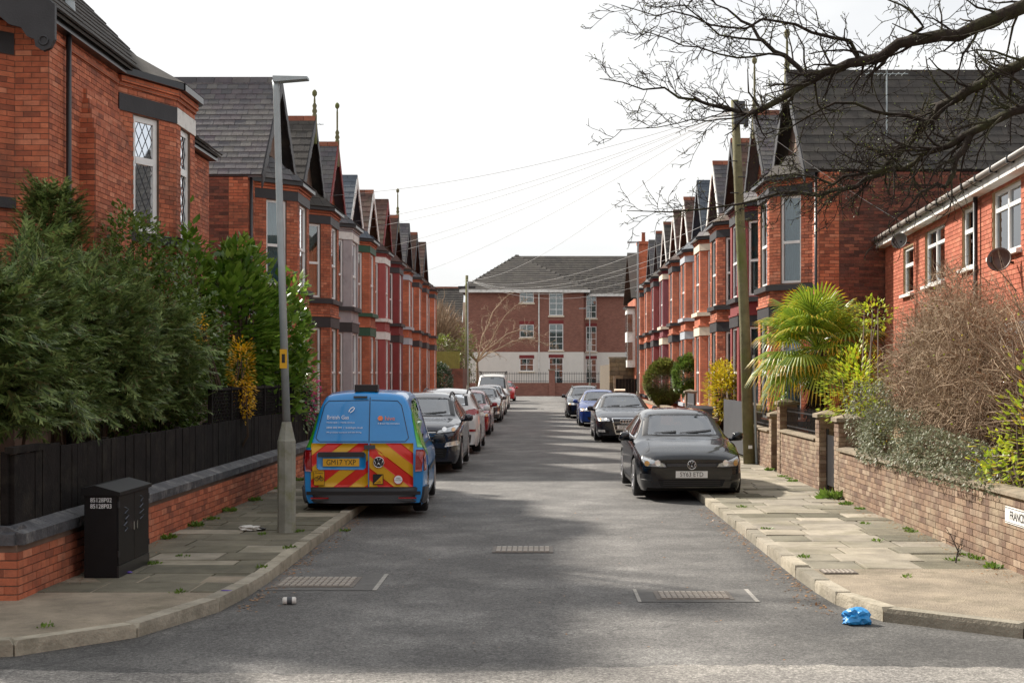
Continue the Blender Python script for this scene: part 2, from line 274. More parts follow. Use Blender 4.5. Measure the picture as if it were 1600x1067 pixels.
def autouv(me):
    n = len(me.loops)
    if not n: return
    me.update(); vi = np.empty(n, int); me.loops.foreach_get('vertex_index', vi)
    co = np.empty(len(me.vertices) * 3); me.vertices.foreach_get('co', co); co = co.reshape(-1, 3)[vi]
    tot = np.empty(len(me.polygons), int); me.polygons.foreach_get('loop_total', tot)
    nr = np.empty(len(me.polygons) * 3); me.polygons.foreach_get('normal', nr); nr = np.repeat(nr.reshape(-1, 3), tot, 0)
    flat = np.abs(nr[:, 2]) > .7; h = np.hypot(nr[:, 0], nr[:, 1]); h[h < 1e-6] = 1
    tx, ty = -nr[:, 1] / h, nr[:, 0] / h
    u = np.where(flat, co[:, 0], co[:, 0] * tx + co[:, 1] * ty); v = np.where(flat, co[:, 1], co[:, 2])
    me.uv_layers.new(name='UVMap').data.foreach_set('uv', np.stack([u, v], 1).ravel())
def link(name, me, parent=None, loc=None, label=None, cat=None, group=None, kind=None):
    o = bpy.data.objects.new(name, me); COL.objects.link(o); o.parent = parent
    if loc is not None: o.location = loc
    return tag(o, label, cat, group, kind)
def tag(o, label=None, cat=None, group=None, kind=None):
    for k, v in (('label', label), ('category', cat), ('group', group), ('kind', kind)):
        if v: o[k] = v
    return o
def thing(name, loc=(0, 0, 0), label=None, cat=None, group=None, rz=0, kind=None):
    o = bpy.data.objects.new(name, None); COL.objects.link(o); o.location = loc; o.rotation_euler = (0, 0, rz); o.empty_display_size = .2
    return tag(o, label, cat, group, kind)
def mesh_np(name, V, Fc, m, smooth=False):
    me = bpy.data.meshes.new(name); V = np.asarray(V, np.float32).reshape(-1, 3); Fc = np.asarray(Fc, np.int32); k = Fc.shape[1]
    me.vertices.add(len(V)); me.vertices.foreach_set('co', V.ravel()); me.loops.add(Fc.size); me.loops.foreach_set('vertex_index', Fc.ravel())
    me.polygons.add(len(Fc)); me.polygons.foreach_set('loop_start', np.arange(len(Fc), dtype=np.int32) * k)
    me.update(calc_edges=True); me.validate(); me.materials.append(m)
    if smooth: me.polygons.foreach_set('use_smooth', [True] * len(me.polygons))
    return me
def text(body, size, parent, mtx, m, name='lettering', depth=.0015, align='CENTER', sx=1):
    c = bpy.data.curves.new('t', 'FONT'); c.body = body; c.size = size; c.align_x = align; c.align_y = 'CENTER'; c.extrude = depth; c.resolution_u = 3; c.offset = 0
    o = bpy.data.objects.new('t', c); COL.objects.link(o); dg = bpy.context.evaluated_depsgraph_get(); dg.update()
    me = bpy.data.meshes.new_from_object(o.evaluated_get(dg)); bpy.data.objects.remove(o); bpy.data.curves.remove(c)
    me.transform(mtx @ Matrix.Diagonal((sx, 1, 1, 1))); me.materials.clear(); me.materials.append(m); me.name = name
    return link(name, me, parent)
def frame(o, x, y):                                         # matrix with local x, y axes at o
    x = Vector(x).normalized(); y = Vector(y).normalized(); z = x.cross(y)
    return Matrix(((x.x, y.x, z.x, o[0]), (x.y, y.y, z.y, o[1]), (x.z, y.z, z.z, o[2]), (0, 0, 0, 1)))
UNIT = {}
def unit(m, kind='box'):
    k = (m.name, kind)
    if k not in UNIT:
        b = MB()
        if kind == 'slab':                                  # chamfered top
            c = .03
            b.add([(-.5, -.5, 0), (.5, -.5, 0), (.5, .5, 0), (-.5, .5, 0), (-.5, -.5, .8), (.5, -.5, .8), (.5, .5, .8), (-.5, .5, .8), (-.5 + c, -.5 + c, 1), (.5 - c, -.5 + c, 1), (.5 - c, .5 - c, 1), (-.5 + c, .5 - c, 1)],
                  [(0, 1, 5, 4), (1, 2, 6, 5), (2, 3, 7, 6), (3, 0, 4, 7), (4, 5, 9, 8), (5, 6, 10, 9), (6, 7, 11, 10), (7, 4, 8, 11), (8, 9, 10, 11)])
        else: b.box(-.5, .5, -.5, .5, -.5, .5)
        UNIT[k] = b.mesh(kind + '_piece', m, uv=False)
    return UNIT[k]
def pieces(name, items, m, parent, cap=300, kind='box'):
    """items: (centre, ax, ay, az) full-length axis vectors, in the parent's frame. Largest in view become objects, the rest one joined part."""
    off = parent.matrix_basis.translation if parent else Vector()
    def size(it):
        p = Vector(it[0]) + off
        if p.y < 1: return 0
        px = VX + p.x * F / p.y; py = VY - (p.z - EYE) * F / p.y
        vis = 1 if (-20 < px < 1620 and -20 < py < 1090) else .01
        d = (p - Vector((0, 0, EYE))).normalized()
        return vis * (it[1].cross(it[3]).length * abs(it[1].cross(it[3]).normalized().dot(d)) + it[2].cross(it[3]).length * abs(it[2].cross(it[3]).normalized().dot(d)) + it[1].cross(it[2]).length * abs(it[1].cross(it[2]).normalized().dot(d))) / p.y ** 2
    items = sorted(items, key=size, reverse=True)
    me = unit(m, kind)
    for c, ax, ay, az in items[:cap]:
        o = bpy.data.objects.new(name, me); COL.objects.link(o); o.parent = parent
        o.matrix_basis = Matrix(((ax.x, ay.x, az.x, c[0]), (ax.y, ay.y, az.y, c[1]), (ax.z, ay.z, az.z, c[2]), (0, 0, 0, 1)))
    if items[cap:]:
        b = MB()
        for c, ax, ay, az in items[cap:]:
            if kind == 'slab': b.obox(Vector(c) + az * .5, ax * .5, ay * .5, az * .5)
            else: b.obox(c, ax * .5, ay * .5, az * .5)
        b.build(name + '_courses', m, parent, uv=False, kind='stuff')

# ------------------------------------------------------------------ walls, windows, roofs
def fr2(a, b, c):
    a, b = Vector(a), Vector(b); u = (b - a); w = u.length; u.normalize(); n = Vector((u.y, -u.x))
    if n.dot(a - Vector(c)) < 0: n = -n
    return a, u, n, w
def facet(mb, a, b, z0, z1, holes, c, depth=.11, mi=0):
    a, u, n, w = fr2(a, b, c)
    S = sorted({0, w, *[h[0] for h in holes], *[h[1] for h in holes]}); Z = sorted({z0, z1, *[h[2] for h in holes], *[h[3] for h in holes]})
    p = lambda s, z, d=0: (a.x + u.x * s - n.x * d, a.y + u.y * s - n.y * d, z)
    for i in range(len(S) - 1):
        for j in range(len(Z) - 1):
            sm, zm = (S[i] + S[i + 1]) / 2, (Z[j] + Z[j + 1]) / 2
            if any(h[0] < sm < h[1] and h[2] < zm < h[3] for h in holes): continue
            mb.quad(p(S[i], Z[j]), p(S[i + 1], Z[j]), p(S[i + 1], Z[j + 1]), p(S[i], Z[j + 1]), mi)
    for s0, s1, q0, q1 in holes:
        for (sa, za), (sb, zb) in (((s0, q0), (s1, q0)), ((s1, q0), (s1, q1)), ((s1, q1), (s0, q1)), ((s0, q1), (s0, q0))):
            mb.quad(p(sa, za), p(sb, zb), p(sb, zb, depth), p(sa, za, depth), mi)
def lay(a, b, z0, z1, holes, c, bl=.225, bh=.075, t=.02, smax=None, off=Vector()):
    """bricks of a wall face, cut round the openings"""
    a, u, n, w = fr2(a, b, c); out = []; j = 0; z = z0
    if smax: w = min(w, smax)
    U = Vector((u.x, u.y, 0)); N = Vector((n.x, n.y, 0))
    while z + bh * .8 <= z1:
        zc = z + bh / 2; iv = [(0, w)]
        for h in holes:
            if h[2] < zc < h[3]:
                iv = [q for (s, e) in iv for q in ((s, min(e, h[0])), (max(s, h[1]), e)) if q[1] - q[0] > .03]
        for s, e in iv:
            x = s - (bl * .5 if j % 2 else 0); x = s - ((s - x) % bl)
            g = math.floor((s + (bl / 2 if j % 2 else 0)) / bl) * bl - (bl / 2 if j % 2 else 0)
            while g < e - .01:
                q0, q1 = max(g, s), min(g + bl, e)
                if q1 - q0 > .03:
                    sc = (q0 + q1) / 2; d = t / 2 - .012 + random.uniform(0, .003)
                    cpos = Vector((a.x + u.x * sc + n.x * d, a.y + u.y * sc + n.y * d, zc)) - off
                    out.append((cpos, U * (q1 - q0 - .009), N * t, Vector((0, 0, bh - .010))))
                g += bl
        z += bh; j += 1
    return out
def window(par, a, b, c, hole, style='transom', curtain='net', off=Vector(), fw=.055, label=None, depth=.07):
    a, u, n, w = fr2(a, b, c); s0, s1, z0, z1 = hole
    U = Vector((u.x, u.y, 0)); N = Vector((n.x, n.y, 0)); Zv = Vector((0, 0, 1))
    P = lambda s, z, d: Vector((a.x + u.x * s - n.x * d, a.y + u.y * s - n.y * d, z)) - off
    fb = MB()
    def bar(sa, sb, za, zb, d=depth, th=.03): fb.obox(P((sa + sb) / 2, (za + zb) / 2, d), U * (sb - sa) / 2, N * th, Zv * (zb - za) / 2)
    bar(s0, s0 + fw, z0, z1); bar(s1 - fw, s1, z0, z1); bar(s0 + fw, s1 - fw, z0, z0 + fw); bar(s0 + fw, s1 - fw, z1 - fw, z1)
    zt = z0 + (z1 - z0) * (.47 if style == 'sash' else .62)
    if style in ('transom', 'sash', 'lattice'): bar(s0 + fw, s1 - fw, zt - fw * .6, zt + fw * .6, depth - .006, .034)
    if style == 'grid':
        k = max(2, round((s1 - s0) / .6)); kz = max(2, round((z1 - z0) / .62))
        for i in range(1, k): bar(s0 + (s1 - s0) * i / k - .025, s0 + (s1 - s0) * i / k + .025, z0 + fw, z1 - fw, depth - .004, .028)
        for i in range(1, kz): bar(s0 + fw, s1 - fw, z0 + (z1 - z0) * i / kz - .025, z0 + (z1 - z0) * i / kz + .025, depth - .002, .026)
    if style == 'casement':
        m1 = s0 + (s1 - s0) * .5; bar(m1 - .04, m1 + .04, z0 + fw, z1 - fw, depth - .004, .032); bar(s0 + fw, s1 - fw, zt + .06, zt + .12, depth - .002, .034)
    o = fb.build('window', M['white'], par, label=label)
    pb = MB().obox(P((s0 + s1) / 2, (z0 + z1) / 2, depth), U * (s1 - s0 - fw) / 2, N * .004, Zv * (z1 - z0 - fw) / 2)
    pb.build('pane', M['glass'], o, uv=False)
    if curtain:
        cb = MB(); k = 14; mat_c = M[{'net': 'curtain', 'blind': 'blind', 'blue': 'bluenet', 'dark': 'dark'}[curtain]]  # 'dark' is a near-black sheet painting the unlit room, no real curtain
        pts = [(s0 + (s1 - s0) * i / k, depth + .12 + (.02 if i % 2 else 0)) for i in range(k + 1)]
        for i in range(k): cb.quad(P(pts[i][0], z0, pts[i][1]), P(pts[i + 1][0], z0, pts[i + 1][1]), P(pts[i + 1][0], z1, pts[i + 1][1]), P(pts[i][0], z1, pts[i][1]))
        cb.build('curtain', mat_c, o, uv=False)
    if style == 'lattice':
        lb = MB(); h = .17
        for za, zb in ((z0 + fw, zt - .04), (zt + .04, z1 - fw)):
            sa, sb = s0 + fw, s1 - fw
            for sg in (1, -1):
                q = -3.0
                while q < 3:
                    pts = []
                    for t in np.linspace(0, 1, 30):
                        z = za + (zb - za) * t; s = (sa + sb) / 2 + q + sg * (z - za) * .55
                        if sa <= s <= sb: pts.append(P(s, z, depth - .008))
                    if len(pts) > 1: lb.tube([pts[0], pts[-1]], .0045, 4)
                    q += h
        lb.build('lead_lattice', M['greytrim'], o, uv=False)
    return o
def slope(items, e0, e1, t0, t1, tw, ex, th=.018, lift=.5):
    """tiles on the slope with eave e0-e1 and top t0-t1"""
    e0, e1, t0, t1 = map(Vector, (e0, e1, t0, t1)); up = ((t0 + t1) / 2 - (e0 + e1) / 2); nr = max(1, int(up.length / ex))
    for j in range(nr):
        f0 = (j + .5) / nr; a = e0.lerp(t0, f0); b = e1.lerp(t1, f0); d = b - a; w = d.length
        if w < .05: continue
        d.normalize(); v = (t0.lerp(t1, .5) - e0.lerp(e1, .5)).normalized(); n = d.cross(v)
        if n.z < 0: n = -n
        x = -(tw * .5 if j % 2 else 0)
        while x < w - .02:
            q0, q1 = max(x, 0), min(x + tw, w)
            if q1 - q0 > .04:
                vv = (v - n * (th * lift / ex)).normalized()
                nn = d.cross(vv); nn = nn if nn.z > 0 else -nn
                items.append((a + d * ((q0 + q1) / 2) + n * (th * .9 + random.uniform(0, .004)), d * (q1 - q0 - .006), vv * (up.length / nr * 1.12), nn * th))
            x += tw
    return items

# ------------------------------------------------------------------ ground, roads, pavements
KL, KR, WL, WR = -2.73, 2.62, -4.60, 4.78
MB().quad((-400, -60, -.02), (400, -60, -.02), (400, 900, -.02), (-400, 900, -.02)).build('ground', M['soil'], kind='structure')
MB().quad((KL - .3, 10.0, 0), (KR + .3, 10.0, 0), (KR + .3, 131, 0), (KL - .3, 131, 0)).build('road', M['asphalt'], kind='structure')
MB().poly([(-120, -6, .004), (120, -6, .004), (120, 10.1, .004)] + [(x_, 10.08 + .16 * math.sin(x_ * .9) + random.uniform(-.05, .05), .004) for x_ in np.arange(12, -12, -.12)] + [(-120, 10.1, .004)]).build('cross_road', M['asphalt2'], kind='structure')
MB().quad((-120, 118, .004), (120, 118, .004), (120, 129.8, .004), (-120, 129.8, .004)).build('far_cross_road', M['asphalt'], kind='structure')
MB().quad((-14, 9.6, .002), (14, 9.6, .002), (14, 13, .002), (-14, 13, .002)).build('road_mouth', M['asphalt'], kind='structure')
def corner(side):                                           # kerb line from the cross road round the corner and up the street
    if side < 0: pts = [(-40, 10.25), (-6, 10.25), (-4.6, 10.32), (-3.9, 10.55), (-3.35, 11.05), (-2.97, 11.75), (-2.80, 12.7), (KL, 14)]
    else: pts = [(40, 10.9), (6.5, 10.95), (4.6, 11.05), (3.8, 11.25), (3.2, 11.6), (2.84, 12.1), (2.68, 12.9), (KR, 14)]
    return pts
def pavement(side):
    kx, wx = (KL, WL) if side < 0 else (KR, WR); pts = corner(side) + [(kx, y) for y in range(16, 120, 2)]
    root = thing('pavement', (wx, 14, 0), kind='structure'); off = Vector((wx, 14, 0))
    deep = 9 if side < 0 else 9
    b = MB(); outer = [(p[0], p[1]) for p in pts]
    ins = []
    for i, p in enumerate(outer):                           # inner edge of the kerb
        q0 = Vector(outer[max(i - 1, 0)]); q1 = Vector(outer[min(i + 1, len(outer) - 1)]); t = (q1 - q0).normalized(); n = Vector((t.y, -t.x)) * (1 if side > 0 else -1)
        ins.append((p[0] + n.x * .14, p[1] + n.y * .14))
    yfl = 12.95 if side < 0 else 14.5
    bx = side * 40
    b2 = MB(); b2.poly([(p[0] - off.x, p[1] - off.y, .104) for p in ins if p[1] < 14.2] + [(ins[7][0] - off.x, yfl + .02 - off.y, .104) if ins[7][1] < yfl else (ins[7][0] - off.x, ins[7][1] - off.y, .104), (wx + side * .2 - off.x, max(yfl + .02, ins[7][1]) - off.y, .104), (wx + side * .2 - off.x, 12.5 - off.y if side < 0 else 12.9 - off.y, .104), (bx - off.x, 12.5 - off.y if side < 0 else 12.9 - off.y, .104)])
    b2.build('apron', M['concrete'], root)
    MB().box(min(kx, wx) - off.x - (.25 if side < 0 else -.1), max(kx, wx) - off.x + (.25 if side > 0 else -.1), yfl - off.y, 118 - off.y, -.01, .092).build('bedding', mat('mossy_joint', hx('46452e'), .95, var=.4, vscale=8, bump=.6), root)
    # kerb stones
    acc = []; path = [Vector(p) for p in outer]; seg = []
    d = 0; cum = [0]
    for i in range(1, len(path)): cum.append(cum[-1] + (path[i] - path[i - 1]).length)
    def along(s):
        for i in range(1, len(path)):
            if s <= cum[i] or i == len(path) - 1:
                t = (s - cum[i - 1]) / max(1e-6, cum[i] - cum[i - 1]); return path[i - 1].lerp(path[i], t), (path[i] - path[i - 1]).normalized()
    s = 30.0; items = []
    while s < cum[-1] - 1:
        ln = random.uniform(.75, 1.05) if s > 38 else random.uniform(.9, 1.3); p0, _ = along(s); p1, _ = along(s + ln - .012); t = (p1 - p0); le = t.length; t.normalize(); n = Vector((t.y, -t.x)) * (1 if side > 0 else -1)
        cpt = (p0 + p1) / 2 + n * .07; tilt = random.uniform(-.01, .01)
        items.append((Vector((cpt.x - off.x, cpt.y - off.y, -.06 + random.uniform(-.006, .006))), Vector((t.x, t.y, tilt)) * le, Vector((n.x, n.y, random.uniform(-.03, .03))) * .15, Vector((0, 0, .178))))
        s += ln
    pieces('kerb_stone', items, M['kerb'], root, 120, 'slab')
    # flags
    a, bb = sorted((kx + side * .15, wx)); y = yfl + .01; good, dk = [], []; row = 0
    while y < 60:
        h = random.choice((.6, .6, .62, .45)); x = a; cuts = [a]
        first = random.uniform(.35, .9)
        x = a + first
        while x < bb - .3: cuts.append(x); x += random.choice((.6, .75, .9, .9))
        cuts.append(bb)
        for i in range(len(cuts) - 1):
            w = cuts[i + 1] - cuts[i]; cx = (cuts[i] + cuts[i + 1]) / 2
            it = (Vector((cx - off.x, y + h / 2 - off.y, .084 + random.uniform(-.007, .005))), Vector((w - .017, random.uniform(-.008, .008), random.uniform(-.012, .012))), Vector((0, h - .017, random.uniform(-.01, .01))), Vector((0, 0, .024)))
            mossy = random.random() < (.78 if side < 0 else .45 if (False or (abs(cx - wx) < .8 and y < 22)) else .06)  # left share is high: darker flags carry that pavement's shade in their colour
            (dk if mossy else good).append(it)
        y += h; row += 1
    pieces('paving_flag', good, M['flag'], root, 190, 'slab'); pieces('paving_flag', dk, M['flagdark'], root, 110, 'slab')
    MB().quad((a - off.x, y - off.y, .106), (bb - off.x, y - off.y, .106), (bb - off.x, 118 - off.y, .106), (a - off.x, 118 - off.y, .106)).build('far_paving', M['flag'], root)
    return root
pavement(-1); pavement(1)
# front gardens: earth between the boundary walls and the houses
MB().box(-40, WL - .25, 13, 118, -.01, .1).build('garden_ground', M['soil'], kind='structure')
MB().box(WR + .22, 40, 13.2, 118, -.01, .1).build('garden_ground', M['soil'], kind='structure')

# manhole and inspection covers
def cover(px, py, wpx, depth, label, patch=True, studs=(9, 5), z=.004, kind='plate'):
    Y = EYE * F / (py - VY); X = (px - VX) * Y / F; w = wpx * Y / F
    r = thing('manhole_cover', (X, Y, z), label, 'manhole cover', 'inspection covers in the road and pavement')
    if patch:
        MB().quad((-w * .85, -depth * .85, .001), (w * .9, -depth * .85, .001), (w * .9, depth * .95, .001), (-w * .85, depth * .95, .001)).build('tarmac_patch', M['patina'], r)
        MB().box(w * .84, w * .9, -depth * .85, depth * .95, .001, .003).build('sealant_line', M['sealine'], r)
        MB().box(-w * .85, -w * .8, -depth * .85, depth * .95, .001, .003).build('sealant_line', M['sealine'], r)
    MB().box(-w / 2 - .04, w / 2 + .04, -depth / 2 - .04, depth / 2 + .04, .0015, .006).build('frame', M['iron'], r)
    MB().box(-w / 2, w / 2, -depth / 2, depth / 2, .006, .009).build('plate', M['iron'], r)
    items = []; nx, ny = studs
    for i in range(nx):
        for j in range(ny):
            items.append((Vector((-w / 2 + (i + .5) * w / nx, -depth / 2 + (j + .5) * depth / ny, .012)), Vector((w / nx * .72, 0, 0)), Vector((0, depth / ny * .6, 0)), Vector((0, 0, .008))))
    pieces('stud', items, M['ironbright'], r, 80)
cover(497, 910, 112, .62, 'large studded iron cover in tarmac patch near the left kerb', studs=(12, 6))
cover(817, 859, 84, .5, 'iron cover with blocky studs in the middle of the road', False, studs=(10, 4))
cover(1083, 931, 106, .42, 'studded iron cover in tarmac patch near the right kerb', studs=(12, 5))
Yc = (EYE - .11) * F / (893 - VY)
q = thing('manhole_cover', ((1310 - VX) * Yc / F, Yc, .111), 'small ribbed iron cover set in the right pavement', 'manhole cover', 'inspection covers in the road and pavement')
MB().box(-.17, .17, -.13, .13, 0, .006).build('plate', M['iron'], q)
for i in range(7): MB().box(-.15 + i * .045, -.13 + i * .045, -.11, .11, .006, .012).build('rib', M['ironbright'], q)

# ------------------------------------------------------------------ boundary walls
def low_wall(name, a, b, z1, th, bm, mm, label, cap=None, capm=None, caph=.09, z0=.08, real=True, cat='wall', group=None, n_ind=300, cside=0, bl=.225):
    """wall from a to b; bricks on the street face (and both ends); cap = stones"""
    A, B = Vector(a), Vector(b); u = (B - A).normalized(); ln = (B - A).length; n = Vector((u.y, -u.x)); n = n if n.x * (-A.x) > 0 else -n
    off = Vector((A.x, A.y, 0)); r = thing(name, off, label, cat, group)
    P = lambda s, d, z: Vector((u.x * s - n.x * d, u.y * s - n.y * d, z))
    core = MB(); core.obox(P(ln / 2, th / 2, (z0 + z1) / 2), Vector((u.x, u.y, 0)) * ln / 2, Vector((n.x, n.y, 0)) * (th / 2 - .004), Vector((0, 0, (z1 - z0) / 2)))
    core.build('core', mm, r)
    cc = (A + B) / 2 - n * th
    it = lay(A, B, z0, z1, [], cc, bl=bl, off=off)
    e0, e1 = A - n * th, B - n * th
    mid = (A + B + e0 + e1) / 4
    it += lay(A, e0, z0, z1, [], mid, bl=bl, off=off); it += lay(B, e1, z0, z1, [], mid, bl=bl, off=off)
    pieces('brick', it, bm, r, n_ind)
    if cap:
        s = 0
        while s < ln - .05:
            w = min(cap * random.uniform(.9, 1.1), ln - s); pr = [(-.05, 0), (th + .05, 0), (th + .05, caph * .6), (th * .65, caph), (th * .35, caph), (-.05, caph * .6)]
            cb = MB(); cb.prism([P(s + .004, d, z1 + h) for d, h in pr], Vector((u.x, u.y, 0)) * (w - .01)); cb.build('coping_stone', capm, r); s += w
    return r, P
lw, Pl = low_wall('garden_wall', (WL, 12.5), (WL, 29.9), .59, .3, M['brick'], M['mortar'], 'low red brick wall with black coping under the board fence', .75, M['coping'], .16, n_ind=300)
lw2, _ = low_wall('garden_wall', (WL - .012, 12.502), (-7.6, 12.502), .59, .3, M['brick'], M['mortar'], 'end return of the red brick wall at the bottom left corner', .8, M['coping'], .16, n_ind=60)
# board fence above the coping
fence = thing('board_fence', (WL - .12, 12.65, .7), 'black stained timber board fence on the left wall', 'fence')
yy = [.05, .78, 1.3, 2.95, 4.5, 6.05, 7.6, 9.15, 10.7, 12.25, 13.8, 15.4, 17.0]
for i in range(len(yy) - 1):
    nb = max(2, round((yy[i + 1] - yy[i]) / .17)); wb = (yy[i + 1] - yy[i] - .024) / nb; hb_ = .68 + random.uniform(-.012, .012) + (.04 if i == 1 else 0)
    for q_ in range(nb): MB().box(-.03, .012 + random.uniform(-.005, .005), yy[i] + .012 + q_ * wb, yy[i] + .012 + (q_ + 1) * wb - .006, .03, hb_ + random.uniform(-.006, .006)).build('board', M['wood'], fence)
    MB().box(-.09, -.031, yy[i] - .04, yy[i] + .04, 0, .7).build('post', M['wood'], fence)
MB().box(-.05, .03, .0, .8, .681, .74).build('cap_rail', M['wood'], fence)
tr = thing('trellis', (WL - .14, 20.4, 1.385), 'dark diamond trellis panels on top of the board fence', 'trellis')
for i in range(7):
    y0 = i * 1.3; tb = MB(); h = .46
    for k in range(-4, 14):
        for sg in (1, -1):
            ya, yb = y0 + k * .1, y0 + k * .1 + h
            if sg < 0: za, zb = h, 0
            else: za, zb = 0, h
            lo, hi = max(ya, y0 + .04), min(yb, y0 + 1.26)
            if hi - lo < .05: continue
            f = lambda y: za + (zb - za) * (y - ya) / h
            tb.tube([(.0, lo, f(lo)), (.0, hi, f(hi))], .009, 4)
    tb.build('lattice_panel', M['wood'], tr, uv=False); MB().box(-.03, .03, y0 - .03, y0 + .03, 0, .52).build('post', M['wood'], tr)
    MB().box(-.02, .02, y0 + .03, y0 + 1.27, .46, .5).build('top_rail', M['wood'], tr)

rw, _ = low_wall('garden_wall', (WR, 12.9), (WR, 22.78), .86, .24, M['brickpink'], M['palemortar'], 'long brown brick wall carrying the street name plate', .9, M['stonecap'], .06, n_ind=300)
low_wall('garden_wall', (WR + .02, 12.9), (WR + 6, 12.9), .86, .24, M['brickpink'], M['palemortar'], 'return of the brown brick wall outside the right edge', .9, M['stonecap'], .06, n_ind=40)
def pier(x, y, z1, w, label, bm='brickpink', capm='stonecap'):
    r = thing('gate_pier', (x, y, .09), label, 'pier', 'brick gate piers on the right'); h = w / 2; off = Vector((x, y, .09))
    MB().box(-h + .006, h - .006, -h + .006, h - .006, 0, z1 - .09).build('core', M['palemortar'], r); it = []
    for a, b in (((x - h, y - h), (x + h, y - h)), ((x - h, y - h), (x - h, y + h)), ((x + h, y - h), (x + h, y + h)), ((x - h, y + h), (x + h, y + h))): it += lay(a, b, .1, z1, [], (x, y), off=off)
    pieces('brick', it, M[bm], r, 90)
    c = MB(); c.add([(sx * (h + .05), sy * (h + .05), z1 - .09 + k * .06) for k in (0, 1) for sx, sy in ((-1, -1), (1, -1), (1, 1), (-1, 1))] + [(0, 0, z1 + .04)], [(0, 3, 2, 1), (0, 1, 5, 4), (1, 2, 6, 5), (2, 3, 7, 6), (3, 0, 4, 7), (4, 5, 8), (5, 6, 8), (6, 7, 8), (7, 4, 8)]); c.build('cap', M[capm], r)
pier(WR + .18, 22.97, 1.32, .36, 'brick pier with stone cap ending the long wall'); pier(WR + .16, 24.5, 1.34, .34, 'brick pier beside the dark gate gap')
low_wall('garden_wall', (WR, 24.68), (WR, 28.3), .94, .24, M['brickpink'], M['palemortar'], 'patchy brown brick wall with railings beside the palm', .95, M['stonecap'], .05, n_ind=250)
pier(WR + .16, 28.5, 1.47, .34, 'taller brick pier with stone cap at the palm wall'); pier(WR + .15, 29.6, 1.2, .3, 'short brick pier just in front of the telegraph pole')
low_wall('garden_wall', (WR, 29.76), (WR, 32.9), .88, .24, M['brickpink'], M['palemortar'], 'low brown brick wall behind the telegraph pole', .9, M['stonecap'], .05, n_ind=150); pier(WR + .15, 33.08, 1.3, .3, 'brick pier behind the bonnet of the black hatchback')
def railings(x, y0, y1, z0, z1, label, step=.13):
    r = thing('railings', (x, y0, z0), label, 'railings')
    for z in (.06, z1 - z0 - .06): MB().box(-.012, .012, 0, y1 - y0, z, z + .025).build('rail', M['steel'], r)
    y = .05
    while y < y1 - y0: 
        MB().tube([(0, y, 0), (0, y, z1 - z0), (0, y, z1 - z0 + .05)], [.009, .009, .002], 5).build('bar', M['steel'], r, uv=False); y += step
railings(WR + .12, 24.7, 28.3, .99, 1.4, 'black iron railings on the wall beside the palm'); railings(WR + .12, 29.8, 32.9, .93, 1.28, 'black iron railings on the low wall behind the pole')
# gate in the gap between the two piers
g = thing('garden_gate', (WR + .12, 23.17, .1), 'dark gate closing the gap between two brick piers', 'gate')
MB().box(-.02, .02, 0, .04, 0, 1.05).build('stile', M['steel'], g); MB().box(-.02, .02, 1.1, 1.14, 0, 1.05).build('stile', M['steel'], g); MB().box(-.015, .015, .04, 1.1, .1, .95).build('panel', M['steel'], g)
# street name plate on the wall
sg = thing('street_sign', (WR - .012, 13.95, .66), 'white street name plate on the right wall cut by the frame', 'sign')
MB().box(-.012, -.002, -.62, .62, -.085, .085).build('plate', M['whitepaint'], sg)
MB().box(-.0135, -.0121, -.61, .61, -.075, -.069).build('border', M['ink'], sg); MB().box(-.0135, -.0121, -.61, .61, .069, .075).build('border', M['ink'], sg)
text('FRANCIS AVENUE', .125, sg, frame((-.0135, 0, -.002), (0, -1, 0), (0, 0, 1)), M['ink'], sx=.95)

